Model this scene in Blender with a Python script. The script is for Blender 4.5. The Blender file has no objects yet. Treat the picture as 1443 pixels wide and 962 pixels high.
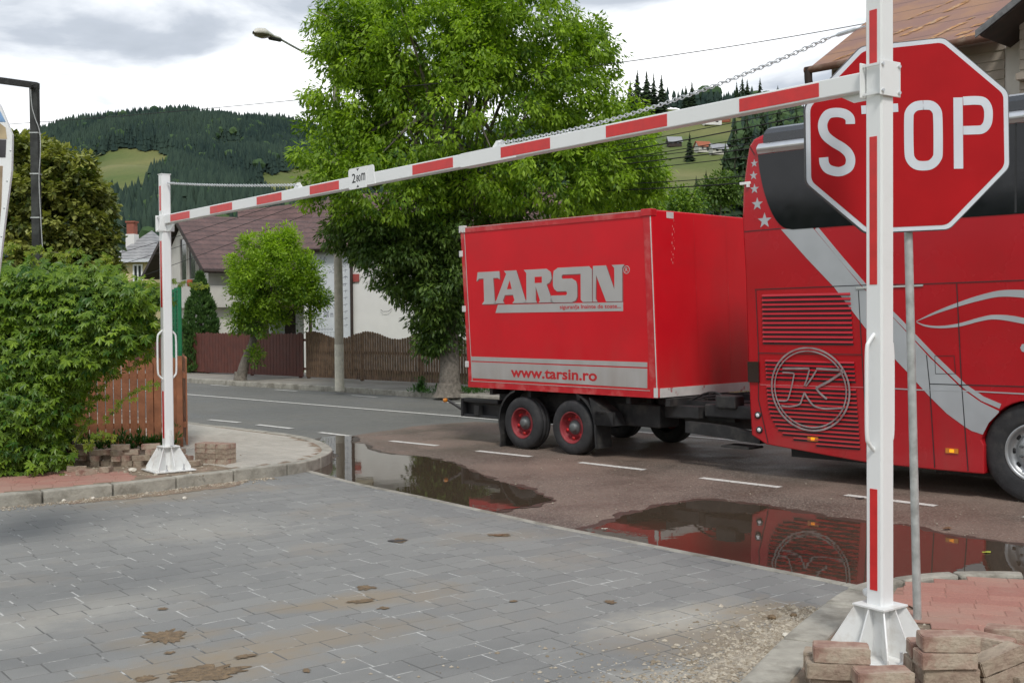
import bpy, bmesh, math, random
import numpy as np
from mathutils import Vector, Matrix, noise
random.seed(7); RNG = np.random.default_rng(7)
R = math.radians
scene = bpy.context.scene
COL = scene.collection

# ------------------------------------------------------------------ camera
CH = 1.86
ROLL, PITCH = R(0.45), R(1.25)
fwd = Vector((0, math.cos(PITCH), -math.sin(PITCH)))
u0 = Vector((1, 0, 0)).cross(fwd)
rgt = Vector((1, 0, 0)) * math.cos(ROLL) - u0 * math.sin(ROLL)
upv = rgt.cross(fwd)
cam = bpy.data.cameras.new('camera'); camo = bpy.data.objects.new('camera', cam); COL.objects.link(camo)
cam.sensor_width = 36; cam.lens = 36 * 1600 / 1443; cam.clip_start = 0.05; cam.clip_end = 9000
m = Matrix((rgt, upv, -fwd)).transposed().to_4x4(); m.translation = (0, 0, CH); camo.matrix_world = m
scene.camera = camo

# ------------------------------------------------------------------ sky and sun (bright broken overcast)
SUN_EL, SUN_AZ = R(52), R(172)          # azimuth measured clockwise from +Y
world = bpy.data.worlds.new('World'); scene.world = world; world.use_nodes = True
nt = world.node_tree; nt.nodes.clear(); N = nt.nodes.new; L = nt.links.new
wo = N('ShaderNodeOutputWorld'); sky = N('ShaderNodeTexSky'); sky.sky_type = 'NISHITA'; sky.sun_disc = False
sky.sun_elevation = SUN_EL; sky.sun_rotation = SUN_AZ
b1 = N('ShaderNodeBackground'); b1.inputs[1].default_value = 0.07; L(sky.outputs[0], b1.inputs[0])
tc = N('ShaderNodeTexCoord'); sep = N('ShaderNodeSeparateXYZ'); L(tc.outputs['Generated'], sep.inputs[0])
def mth(op, a, b=None, clamp=False):
    n = N('ShaderNodeMath'); n.operation = op; n.use_clamp = clamp
    for i, v in enumerate((a, b)):
        if v is None: continue
        if isinstance(v, (int, float)): n.inputs[i].default_value = v
        else: L(v, n.inputs[i])
    return n.outputs[0]
den = mth('ADD', mth('MAXIMUM', sep.outputs[2], 0.0), 0.16)
cmb = N('ShaderNodeCombineXYZ'); L(mth('DIVIDE', sep.outputs[0], den), cmb.inputs[0]); L(mth('DIVIDE', sep.outputs[1], den), cmb.inputs[1]); L(mth('MULTIPLY', sep.outputs[2], 5.0), cmb.inputs[2])
n1 = N('ShaderNodeTexNoise'); n1.inputs['Scale'].default_value = 1.35; n1.inputs['Detail'].default_value = 9; n1.inputs['Roughness'].default_value = 0.52
n1.inputs['Distortion'].default_value = 0.35
mp = N('ShaderNodeMapping'); mp.inputs['Location'].default_value = (3.1, 1.7, 0.4); L(cmb.outputs[0], mp.inputs[0]); L(mp.outputs[0], n1.inputs['Vector'])
cr = N('ShaderNodeValToRGB'); e = cr.color_ramp
e.elements[0].position = 0.38; e.elements[0].color = (0.34, 0.38, 0.43, 1)
e.elements[1].position = 0.64; e.elements[1].color = (1.15, 1.16, 1.17, 1)
x = e.elements.new(0.51); x.color = (0.48, 0.52, 0.58, 1)
x = e.elements.new(0.58); x.color = (0.80, 0.83, 0.87, 1)
# clouds thin out and brighten towards the horizon
lowb = mth('MULTIPLY', mth('SUBTRACT', 1.0, mth('DIVIDE', sep.outputs[2], 0.29), True), 0.35)
L(mth('ADD', n1.outputs[0], lowb), cr.inputs[0])
b2 = N('ShaderNodeBackground'); b2.inputs[1].default_value = 0.92; L(cr.outputs[0], b2.inputs[0])
mx = N('ShaderNodeMixShader'); mx.inputs[0].default_value = 0.93; L(b1.outputs[0], mx.inputs[1]); L(b2.outputs[0], mx.inputs[2]); L(mx.outputs[0], wo.inputs[0])
sl = bpy.data.lights.new('sun', 'SUN'); sl.energy = 1.5; sl.angle = R(12); sl.color = (1, 0.965, 0.91)
so = bpy.data.objects.new('sun', sl); COL.objects.link(so)
sd = Vector((math.sin(SUN_AZ) * math.cos(SUN_EL), math.cos(SUN_AZ) * math.cos(SUN_EL), math.sin(SUN_EL)))
so.rotation_euler = sd.to_track_quat('Z', 'Y').to_euler(); so.location = (0, -10, 30)
scene.view_settings.view_transform = 'Standard'; scene.view_settings.look = 'None'
scene.view_settings.exposure = 0.52; scene.view_settings.gamma = 1

# ------------------------------------------------------------------ helpers
def ray(px, py): return fwd + rgt * ((px - 721.5) / 1600) - upv * ((py - 481) / 1600)
def G(px, py, z=0.0):
    d = ray(px, py); t = (z - CH) / d.z; return Vector((d.x * t, d.y * t, z))
def W(px, py, dist):
    d = ray(px, py); t = dist / d.y; return Vector((d.x * t, dist, CH + d.z * t))
def tag(o, label=None, cat=None, group=None, kind=None):
    if label: o['label'] = label
    if cat: o['category'] = cat
    if group: o['group'] = group
    if kind: o['kind'] = kind
    return o
def empty(name, loc=(0, 0, 0), rz=0.0, label=None, cat=None, group=None):
    o = bpy.data.objects.new(name, None); COL.objects.link(o); o.location = loc; o.rotation_euler = (0, 0, rz); o.empty_display_size = .2
    return tag(o, label, cat, group)
class MB:
    """collects faces of one mesh object"""
    def __init__(s): s.v = []; s.f = []; s.m = []; s.sm = []
    def add(s, vs, fs, mi=0, smooth=False):
        b = len(s.v); s.v += [tuple(q) for q in vs]
        for f in fs: s.f.append(tuple(b + i for i in f)); s.m.append(mi); s.sm.append(smooth)
    def box(s, x0, x1, y0, y1, z0, z1, mi=0, M=None):
        vs = [Vector((x, y, z)) for z in (z0, z1) for y in (y0, y1) for x in (x0, x1)]
        if M is not None: vs = [M @ v for v in vs]
        s.add(vs, [(0, 2, 3, 1), (4, 5, 7, 6), (0, 1, 5, 4), (2, 6, 7, 3), (0, 4, 6, 2), (1, 3, 7, 5)], mi)
    def quadbox(s, a, b, c, d, off, mi=0):
        vs = [Vector(q) for q in (a, b, c, d)]; o = Vector(off); vs += [v + o for v in vs]
        s.add(vs, [(0, 1, 2, 3), (7, 6, 5, 4), (0, 4, 5, 1), (1, 5, 6, 2), (2, 6, 7, 3), (3, 7, 4, 0)], mi)
    def prism(s, pts, off, mi=0):
        """pts: planar polygon of 3d points, extruded by off"""
        n = len(pts); o = Vector(off); vs = [Vector(p) for p in pts]; vs += [v + o for v in vs]
        s.add(vs, [tuple(range(n)), tuple(range(2 * n - 1, n - 1, -1))] + [(i, i + n, (i + 1) % n + n, (i + 1) % n) for i in range(n)], mi)
    def tube(s, pts, r, seg=8, mi=0, caps=True, smooth=True):
        pts = [Vector(p) for p in pts]; n = len(pts); rs = r if isinstance(r, (list, tuple)) else [r] * n
        b = []; prev = None
        for i, p in enumerate(pts):
            t = (pts[min(i + 1, n - 1)] - pts[max(i - 1, 0)]).normalized()
            if prev is None:
                a = Vector((0, 0, 1)) if abs(t.z) < .9 else Vector((1, 0, 0)); u = t.cross(a).normalized()
            else: u = (prev - t * prev.dot(t)).normalized()
            prev = u; w = t.cross(u)
            b += [p + (u * math.cos(2 * math.pi * k / seg) + w * math.sin(2 * math.pi * k / seg)) * rs[i] for k in range(seg)]
        fs = [(i * seg + k, i * seg + (k + 1) % seg, (i + 1) * seg + (k + 1) % seg, (i + 1) * seg + k) for i in range(n - 1) for k in range(seg)]
        s.add(b, fs, mi, smooth)
        if caps:
            s.add(b[:seg], [tuple(range(seg - 1, -1, -1))], mi); s.add(b[-seg:], [tuple(range(seg))], mi)
    def lathe(s, prof, seg=40, mi=0, axis='y', c=(0, 0, 0), smooth=True):
        """prof: list of (radius, along)"""
        vs = []; c = Vector(c)
        for r, a in prof:
            for k in range(seg):
                t = 2 * math.pi * k / seg
                q = Vector((r * math.cos(t), a, r * math.sin(t))) if axis == 'y' else Vector((r * math.cos(t), r * math.sin(t), a))
                vs.append(q + c)
        n = len(prof)
        s.add(vs, [(i * seg + k, (i + 1) * seg + k, (i + 1) * seg + (k + 1) % seg, i * seg + (k + 1) % seg) for i in range(n - 1) for k in range(seg)], mi, smooth)
    def ribbon(s, pts, w, y, th, mi=0):
        """flat stroke in the local x,z plane at y, thickness th towards -y; w a width or a list"""
        P = [Vector((p[0], p[1])) for p in pts]; n = len(P); ws = w if isinstance(w, (list, tuple)) else [w] * n
        l, r = [], []
        for i in range(n):
            t = (P[min(i + 1, n - 1)] - P[max(i - 1, 0)]).normalized(); q = Vector((-t.y, t.x)) * ws[i] / 2
            l.append(P[i] + q); r.append(P[i] - q)
        for i in range(n - 1):
            a, b, c, d = l[i], r[i], r[i + 1], l[i + 1]
            s.add([(q.x, y - th, q.y) for q in (a, b, c, d)], [(0, 1, 2, 3)], mi)
            s.add([(a.x, y - th, a.y), (d.x, y - th, d.y), (d.x, y, d.y), (a.x, y, a.y)], [(0, 1, 2, 3)], mi)
            s.add([(b.x, y - th, b.y), (c.x, y - th, c.y), (c.x, y, c.y), (b.x, y, b.y)], [(3, 2, 1, 0)], mi)
    def build(s, name, mats, parent=None, bevel=0, seg=2, recalc=False, sm_all=False):
        me = bpy.data.meshes.new(name); me.from_pydata(s.v, [], s.f)
        if not isinstance(mats, (list, tuple)): mats = [mats]
        for q in mats: me.materials.append(q)
        me.polygons.foreach_set('material_index', s.m); me.polygons.foreach_set('use_smooth', [True] * len(s.m) if sm_all else s.sm)
        if recalc or bevel:
            bm = bmesh.new(); bm.from_mesh(me); bmesh.ops.remove_doubles(bm, verts=bm.verts, dist=1e-5); bmesh.ops.recalc_face_normals(bm, faces=bm.faces); bm.to_mesh(me); bm.free()
        me.update()
        o = bpy.data.objects.new(name, me); COL.objects.link(o); o.parent = parent
        if bevel:
            md = o.modifiers.new('bevel', 'BEVEL'); md.width = bevel; md.segments = seg; md.limit_method = 'ANGLE'; md.angle_limit = R(35); md.harden_normals = False
        return o
def smooth_path(pts, k=6):
    P = [Vector(p) for p in pts]; out = []
    for i in range(len(P) - 1):
        p0, p1, p2, p3 = P[max(i - 1, 0)], P[i], P[i + 1], P[min(i + 2, len(P) - 1)]
        for j in range(k):
            t = j / k
            out.append(0.5 * ((2 * p1) + (p2 - p0) * t + (2 * p0 - 5 * p1 + 4 * p2 - p3) * t * t + (3 * p1 - p0 - 3 * p2 + p3) * t ** 3))
    out.append(P[-1]); return out
def lerp(a, b, t): return a + (b - a) * t

# ------------------------------------------------------------------ materials
def new_mat(name):
    m = bpy.data.materials.new(name); m.use_nodes = True; t = m.node_tree; b = t.nodes['Principled BSDF']; return m, t, b
def mat(name, col, rough=.5, metal=0., var=.08, scale=6., bump=0., bscale=60., dirt=None, dirt_amt=.5, dscale=3., coat=0., spec=.5, dpos=(.5, .7)):
    m, t, b = new_mat(name); N = t.nodes.new; L = t.links.new
    tcn = N('ShaderNodeTexCoord'); co = tcn.outputs['Object']
    nz = N('ShaderNodeTexNoise'); nz.inputs['Scale'].default_value = scale; nz.inputs['Detail'].default_value = 6; L(co, nz.inputs['Vector'])
    mr = N('ShaderNodeMapRange'); mr.inputs[3].default_value = 1 - var * 1.6; mr.inputs[4].default_value = 1 + var * 1.6; mr.inputs[1].default_value = .25; mr.inputs[2].default_value = .75; L(nz.outputs[0], mr.inputs[0])
    mu = N('ShaderNodeVectorMath'); mu.operation = 'SCALE'; mu.inputs[0].default_value = col[:3]; L(mr.outputs[0], mu.inputs['Scale'])
    out = mu.outputs[0]
    if dirt:
        n2 = N('ShaderNodeTexNoise'); n2.inputs['Scale'].default_value = dscale; n2.inputs['Detail'].default_value = 8; n2.inputs['Roughness'].default_value = .65; L(co, n2.inputs['Vector'])
        m2 = N('ShaderNodeMapRange'); m2.inputs[1].default_value = dpos[0]; m2.inputs[2].default_value = dpos[1]; m2.inputs[4].default_value = dirt_amt; L(n2.outputs[0], m2.inputs[0])
        mi = N('ShaderNodeMix'); mi.data_type = 'RGBA'; L(m2.outputs[0], mi.inputs[0]); L(out, mi.inputs[6]); mi.inputs[7].default_value = (*dirt[:3], 1); out = mi.outputs[2]
    L(out, b.inputs['Base Color'])
    r2 = N('ShaderNodeMapRange'); r2.inputs[3].default_value = max(rough - .08, .02); r2.inputs[4].default_value = min(rough + .1, 1); L(nz.outputs[0], r2.inputs[0]); L(r2.outputs[0], b.inputs['Roughness'])
    b.inputs['Metallic'].default_value = metal; b.inputs['Coat Weight'].default_value = coat; b.inputs['Coat Roughness'].default_value = .08; b.inputs['Specular IOR Level'].default_value = spec
    if bump:
        n3 = N('ShaderNodeTexNoise'); n3.inputs['Scale'].default_value = bscale; n3.inputs['Detail'].default_value = 5; L(co, n3.inputs['Vector'])
        bp = N('ShaderNodeBump'); bp.inputs['Strength'].default_value = bump; bp.inputs['Distance'].default_value = .01; L(n3.outputs[0], bp.inputs['Height']); L(bp.outputs[0], b.inputs['Normal'])
    return m
def attr_mat(name, c0, c1, rough=.85, bump=.3, bscale=90, trans=0., dirt=None, dirt_amt=.6, dscale=1.2, dpos=(.52, .72), fine=0.1, fscale=120, spec=.5):
    """colour between c0 and c1 by the face attribute 'v'"""
    m, t, b = new_mat(name); N = t.nodes.new; L = t.links.new
    at = N('ShaderNodeAttribute'); at.attribute_name = 'v'
    mi = N('ShaderNodeMix'); mi.data_type = 'RGBA'; L(at.outputs['Fac'], mi.inputs[0]); mi.inputs[6].default_value = (*c0, 1); mi.inputs[7].default_value = (*c1, 1); out = mi.outputs[2]
    tcn = N('ShaderNodeTexCoord'); co = tcn.outputs['Object']
    if fine:
        nf = N('ShaderNodeTexNoise'); nf.inputs['Scale'].default_value = fscale; nf.inputs['Detail'].default_value = 4; L(co, nf.inputs['Vector'])
        mr = N('ShaderNodeMapRange'); mr.inputs[1].default_value = .25; mr.inputs[2].default_value = .75; mr.inputs[3].default_value = 1 - fine * 1.5; mr.inputs[4].default_value = 1 + fine * 1.5; L(nf.outputs[0], mr.inputs[0])
        vm = N('ShaderNodeVectorMath'); vm.operation = 'SCALE'; L(out, vm.inputs[0]); L(mr.outputs[0], vm.inputs['Scale']); out = vm.outputs[0]
    if dirt:
        n2 = N('ShaderNodeTexNoise'); n2.inputs['Scale'].default_value = dscale; n2.inputs['Detail'].default_value = 8; n2.inputs['Roughness'].default_value = .6; L(co, n2.inputs['Vector'])
        m2 = N('ShaderNodeMapRange'); m2.inputs[1].default_value = dpos[0]; m2.inputs[2].default_value = dpos[1]; m2.inputs[4].default_value = dirt_amt; L(n2.outputs[0], m2.inputs[0])
        mi = N('ShaderNodeMix'); mi.data_type = 'RGBA'; L(m2.outputs[0], mi.inputs[0]); L(out, mi.inputs[6]); mi.inputs[7].default_value = (*dirt, 1); out = mi.outputs[2]
    L(out, b.inputs['Base Color']); b.inputs['Roughness'].default_value = rough; b.inputs['Specular IOR Level'].default_value = spec
    if bump:
        n3 = N('ShaderNodeTexNoise'); n3.inputs['Scale'].default_value = bscale; n3.inputs['Detail'].default_value = 5; L(co, n3.inputs['Vector'])
        bp = N('ShaderNodeBump'); bp.inputs['Strength'].default_value = bump; bp.inputs['Distance'].default_value = .006; L(n3.outputs[0], bp.inputs['Height']); L(bp.outputs[0], b.inputs['Normal'])
    if trans:
        tr = N('ShaderNodeBsdfTranslucent'); sc = N('ShaderNodeVectorMath'); sc.operation = 'MULTIPLY'; L(out, sc.inputs[0]); sc.inputs[1].default_value = (1.5, 1.6, .7); L(sc.outputs[0], tr.inputs[0])
        ms = N('ShaderNodeMixShader'); ms.inputs[0].default_value = trans; L(b.outputs[0], ms.inputs[1]); L(tr.outputs[0], ms.inputs[2]); L(ms.outputs[0], t.nodes['Material Output'].inputs[0])
    return m
M = {}
M['white'] = mat('white_powder_coat', (.80, .81, .81), .38, var=.02, scale=2, dirt=(.52, .50, .46), dirt_amt=.25, dscale=4, dpos=(.55, .8))
M['white_foot'] = mat('grimy_white_steel', (.76, .77, .76), .45, var=.03, scale=3, dirt=(.40, .34, .27), dirt_amt=.55, dscale=7, dpos=(.48, .72))
M['red_strip'] = mat('red_reflective_strip', (.62, .022, .022), .32, var=.08, scale=14)
M['zinc'] = mat('galvanised_steel', (.66, .68, .70), .42, .6, var=.12, scale=20)
M['zinc_pole'] = mat('weathered_zinc_pole', (.46, .48, .47), .55, .35, var=.16, scale=16, dirt=(.20, .19, .17), dirt_amt=.5, dscale=9, bump=.15)
M['sign_red'] = mat('sign_red_sheeting', (.40, .004, .008), .40, var=.05, scale=5, dirt=(.48, .06, .06), dirt_amt=.2, dscale=7, dpos=(.62, .8), spec=.22)
M['sign_white'] = mat('sign_white_sheeting', (.64, .68, .74), .35, var=.04)
M['sign_edge'] = mat('sign_edge_dark', (.12, .12, .13), .5, .5)
M['black'] = mat('black_paint', (.018, .018, .02), .45, var=.2)
M['trailer_red'] = mat('trailer_red_panel', (.62, .007, .017), .38, var=.05, scale=1.5, dirt=(.46, .025, .03), dirt_amt=.35, dscale=1.3, coat=.05, spec=.3)
M['bus_red'] = mat('bus_red_paint', (.42, .003, .011), .25, var=.05, scale=1.2, dirt=(.27, .018, .02), dirt_amt=.35, dscale=1.6, coat=.25, spec=.35, dpos=(.5, .75))
M['bus_slat'] = mat('bus_red_louvre', (.40, .006, .014), .3, var=.05, coat=.3)
M['silver'] = mat('silver_grey_vinyl', (.42, .41, .40), .40, .0, var=.05, scale=3)
M['bus_silver'] = mat('bus_silver_vinyl', (.40, .42, .44), .3, .1, var=.06, scale=3, coat=.3)
M['chrome'] = mat('brushed_aluminium', (.75, .76, .78), .28, .9, var=.04)
M['white_scuff'] = mat('scuffed_white_rail', (.62, .62, .60), .5, var=.08, dirt=(.40, .05, .05), dirt_amt=.9, dscale=5, dpos=(.60, .66))
M['tyre'] = mat('tyre_rubber', (.026, .026, .028), .8, var=.25, scale=9, dirt=(.07, .065, .06), dirt_amt=.6, dscale=6, bump=.3, bscale=70)
M['rim_red'] = mat('dusty_red_rim', (.25, .022, .03), .6, var=.15, scale=8, dirt=(.26, .12, .10), dirt_amt=.6, dscale=9)
M['rim_alu'] = mat('alloy_rim', (.40, .41, .42), .42, .8, var=.06)
M['hub'] = mat('grey_hub', (.13, .14, .14), .55, .4, var=.2)
M['chassis'] = mat('sooty_chassis', (.020, .020, .021), .65, var=.3, scale=8, dirt=(.07, .065, .055), dirt_amt=.6, dscale=4)
M['glass_dark'] = mat('tinted_glass', (.004, .005, .008), .03, var=.0, spec=.38)
M['glass_win'] = mat('window_glass', (.03, .035, .04), .08, var=.1, spec=.7)
M['roof_dark'] = mat('bus_roof_dark', (.02, .023, .03), .25, var=.1, coat=.5)
M['tail'] = mat('dark_red_lamp', (.016, .005, .007), .12, coat=.8)
M['lens'] = mat('clear_lamp_lens', (.75, .76, .78), .12, coat=.5)
M['concrete'] = mat('pole_concrete', (.46, .42, .34), .85, var=.12, scale=10, bump=.4, dirt=(.22, .21, .19), dirt_amt=.5, dscale=5)
M['limewash'] = mat('limewash_band', (.64, .61, .51), .85, var=.1, scale=9, bump=.3, dirt=(.30, .28, .25), dirt_amt=.5, dscale=4)
M['kerb'] = mat('kerb_concrete', (.36, .34, .29), .9, var=.14, scale=9, bump=.7, bscale=45, dirt=(.17, .155, .125), dirt_amt=.75, dscale=3.2, dpos=(.47, .62))
M['bark'] = mat('bark', (.17, .15, .125), .95, var=.3, scale=14, bump=1., bscale=25, dirt=(.08, .075, .06), dirt_amt=.7, dscale=9)
M['wall_white'] = mat('white_render', (.74, .73, .71), .9, var=.03, scale=2, bump=.2, bscale=40, dirt=(.58, .56, .53), dirt_amt=.5, dscale=.8)
M['wall_grey'] = mat('grey_render', (.60, .58, .53), .9, var=.06, scale=2, bump=.2, dirt=(.46, .44, .40), dirt_amt=.6, dscale=.9)
M['wall_yellow'] = mat('yellow_render', (.62, .52, .30), .9, var=.05)
M['dark_wood'] = mat('dark_stained_wood', (.035, .022, .018), .7, var=.3)
M['cable'] = mat('black_cable', (.02, .02, .021), .7, var=.2)
M['green_wire'] = mat('green_plastic_wire', (.01, .17, .07), .45, var=.1)
M['mud'] = mat('wet_mud', (.17, .115, .062), .6, var=.3, scale=25, bump=.9, bscale=60)
M['sand'] = mat('joint_sand', (.46, .46, .44), .95, var=.2, scale=4, bump=.4, dirt=(.125, .125, .12), dirt_amt=1., dscale=3.1, dpos=(.44, .50))
M['brown_dirt'] = mat('sidewalk_dirt', (.22, .17, .12), .95, var=.25, scale=8, bump=.9, bscale=40, dirt=(.30, .17, .13), dirt_amt=.7, dscale=5)
def em(name, col, s):
    m, t, b = new_mat(name); b.inputs['Base Color'].default_value = (*col, 1); b.inputs['Emission Color'].default_value = (*col, 1); b.inputs['Emission Strength'].default_value = s; b.inputs['Roughness'].default_value = .25; return m
M['amber'] = em('amber_marker_lamp', (1.0, .34, .01), .55)
M['amber_off'] = mat('amber_lens', (.55, .19, .01), .2, coat=.5)

def font_mesh(name, text, material, parent, x0, x1, z0, z1, y, th, bold=.0, shear=0., flip=False):
    """text turned into a real extruded mesh filling x0..x1, z0..z1 of the local x,z plane"""
    cu = bpy.data.curves.new(name, 'FONT'); cu.body = text; cu.size = 1; cu.offset = bold; cu.shear = shear; cu.resolution_u = 3
    to = bpy.data.objects.new(name, cu); COL.objects.link(to); bpy.context.view_layer.update()
    dg = bpy.context.evaluated_depsgraph_get(); me = bpy.data.meshes.new_from_object(to.evaluated_get(dg)); bpy.data.objects.remove(to); bpy.data.curves.remove(cu)
    vs = [v.co.copy() for v in me.vertices]; xs = [v.x for v in vs]; ys = [v.y for v in vs]
    a, b, c, d = min(xs), max(xs), min(ys), max(ys)
    bm = bmesh.new(); bm.from_mesh(me)
    for v in bm.verts:
        v.co = Vector((lerp(x0, x1, (v.co.x - a) / (b - a)), y, lerp(z0, z1, (v.co.y - c) / (d - c))))
    g = bmesh.ops.extrude_face_region(bm, geom=bm.faces[:]); 
    for v in g['geom']:
        if isinstance(v, bmesh.types.BMVert): v.co.y -= th
    bmesh.ops.recalc_face_normals(bm, faces=bm.faces); bm.to_mesh(me); bm.free(); me.materials.clear(); me.materials.append(material)
    for p in me.polygons: p.material_index = 0; p.use_smooth = False
    o = bpy.data.objects.new(name, me); COL.objects.link(o); o.parent = parent; return o

def fast_mesh(name, verts, faces, mats, parent=None, v=None, smooth=False, mi=None):
    """verts (n,3), faces (m,k) numpy; v one value per face"""
    me = bpy.data.meshes.new(name); n, k = faces.shape
    me.vertices.add(len(verts)); me.vertices.foreach_set('co', np.ascontiguousarray(verts, dtype=np.float32).ravel())
    me.loops.add(n * k); me.loops.foreach_set('vertex_index', np.ascontiguousarray(faces, dtype=np.int32).ravel())
    me.polygons.add(n); me.polygons.foreach_set('loop_start', np.arange(0, n * k, k, dtype=np.int32))
    me.polygons.foreach_set('use_smooth', np.full(n, smooth))
    for q in (mats if isinstance(mats, (list, tuple)) else [mats]): me.materials.append(q)
    if mi is not None: me.polygons.foreach_set('material_index', np.asarray(mi, dtype=np.int32))
    if v is not None:
        a = me.attributes.new('v', 'FLOAT', 'FACE'); a.data.foreach_set('value', np.asarray(v, dtype=np.float32))
    me.update(calc_edges=True); me.validate()
    o = bpy.data.objects.new(name, me); COL.objects.link(o); o.parent = parent; return o

# ------------------------------------------------------------------ terrain with the wooded hills
def ridge(px):       # (elevation slope of the ridge, distance of the ridge)
    xs = [-3000, -400, 0, 60, 110, 160, 200, 240, 300, 350, 400, 440, 520, 640, 760, 880, 930, 1000, 1050, 1130, 1200, 1443, 1900, 4000]
    ys = [400, 300, 212, 199, 187, 175, 169, 168, 174, 177, 182, 192, 215, 225, 190, 158, 150, 152, 152, 172, 190, 250, 330, 400]
    rs = [1500, 1400, 1300, 1300, 1250, 1200, 1200, 1200, 1200, 1200, 1200, 1200, 1150, 1000, 820, 700, 690, 690, 690, 700, 720, 800, 1000, 1500]
    y = np.interp(px, xs, ys); r = np.interp(px, xs, rs)
    hor = 446 - (np.clip(px, -2500, 3500) - 721) * 0.00785
    return (hor - y) / 1600, r
def terr_z(x, y):
    x = np.asarray(x, float); y = np.asarray(y, float)
    r = np.hypot(x, y); az = np.arctan2(x, y)
    px = 721.5 + 1600 * np.tan(np.clip(az, -1.15, 1.15)); back = np.abs(az) > 1.15
    E, RR = ridge(px); cs = np.cos(np.clip(az, -1.15, 1.15)); RR = np.where(back, 1400, RR); E = np.where(back, .10, E * cs)
    r0 = 95.
    t = (r - r0) / (RR - r0)
    el = E * np.clip(t, 0, 1) ** 0.75
    z = np.where(r < r0, -.06, CH + el * r - (CH + .06) * np.clip(1 - t * 6, 0, 1))
    z = np.where(t > 1, CH + E * RR - (r - RR) * .25, z)
    wob = (np.sin(x * .021 + 1.3) * np.cos(y * .017) + .5 * np.sin(x * .05 + y * .043)) * 5 * np.clip(t * 3, 0, 1) * np.clip(RR / 1200, .3, 1) * np.clip((1 - t) * 4, 0, 1)
    return z + wob
def forest_px(px, py):
    """share of forest cover on the hills as seen from the road"""
    f = np.ones_like(px)
    def hole(cx, cy, rx, ry, p=2.5):
        nonlocal f
        nz = .16 * np.sin(px * .13 + py * .21) + .12 * np.sin(px * .31 - py * .17)
        d = (np.abs((px - cx) / rx) ** p + np.abs((py - cy) / ry) ** p) + nz
        f = np.where(d < 1, 0, f)
    hole(185, 238, 62, 27); hole(160, 270, 56, 34); hole(322, 212, 24, 13); hole(440, 268, 82, 30); hole(385, 292, 50, 20)
    hole(950, 245, 92, 66, 4); hole(955, 185, 110, 25, 4); hole(925, 162, 42, 9); hole(880, 220, 60, 90, 4)
    f = np.where((px > 1050) & (py > 185), .55, f)
    return f
def hit(px, py):
    d = ray(px, py); k = math.hypot(d.x, d.y); last = 60
    for r in np.arange(60, 1500, 4.):
        if CH + d.z / k * r < float(terr_z(d.x / k * r, d.y / k * r)): return Vector((d.x / k * r, d.y / k * r, float(terr_z(d.x / k * r, d.y / k * r))))
    r = 700.; return Vector((d.x / k * r, d.y / k * r, float(terr_z(d.x / k * r, d.y / k * r))))
nr, na = 150, 640
rr = np.concatenate([[0.], np.geomspace(20, 3000, nr - 1)])
aa = np.concatenate([np.linspace(-.62, .62, 440), np.linspace(.62, 2 * math.pi - .62, 202)[1:-1]]); na = len(aa)
X = rr[:, None] * np.sin(aa)[None]; Y = rr[:, None] * np.cos(aa)[None]; Z = terr_z(X, Y)
V = np.stack([X, Y, Z], -1).reshape(-1, 3)
i, j = np.meshgrid(np.arange(nr - 1), np.arange(na), indexing='ij'); j2 = (j + 1) % na
F = np.stack([i * na + j, i * na + j2, (i + 1) * na + j2, (i + 1) * na + j], -1).reshape(-1, 4)[:, ::-1]
mt, t, b = new_mat('hill_grass'); Nn = t.nodes.new; Ln = t.links.new
g_ = Nn('ShaderNodeNewGeometry'); a1 = Nn('ShaderNodeTexNoise'); a1.inputs['Scale'].default_value = .012; a1.inputs['Detail'].default_value = 8; Ln(g_.outputs['Position'], a1.inputs['Vector'])
cr_ = Nn('ShaderNodeValToRGB'); Ln(a1.outputs[0], cr_.inputs[0]); q = cr_.color_ramp; q.elements[0].position = .35; q.elements[0].color = (.075, .115, .022, 1); q.elements[1].position = .68; q.elements[1].color = (.17, .17, .055, 1)
a2 = Nn('ShaderNodeTexNoise'); a2.inputs['Scale'].default_value = .4; a2.inputs['Detail'].default_value = 6; Ln(g_.outputs['Position'], a2.inputs['Vector'])
mr_ = Nn('ShaderNodeMapRange'); mr_.inputs[3].default_value = .75; mr_.inputs[4].default_value = 1.25; Ln(a2.outputs[0], mr_.inputs[0])
vm_ = Nn('ShaderNodeVectorMath'); vm_.operation = 'SCALE'; Ln(cr_.outputs[0], vm_.inputs[0]); Ln(mr_.outputs[0], vm_.inputs['Scale']); Ln(vm_.outputs[0], b.inputs['Base Color']); b.inputs['Roughness'].default_value = 1
tag(fast_mesh('terrain', V, F, mt, smooth=True), kind='structure')

def px_of(p):   # world -> picture, used only to choose where woods begin and end
    w = p - np.array([0, 0, CH]); f = w @ np.array(fwd)
    return 721.5 + 1600 * (w @ np.array(rgt)) / f, 481 - 1600 * (w @ np.array(upv)) / f

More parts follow.
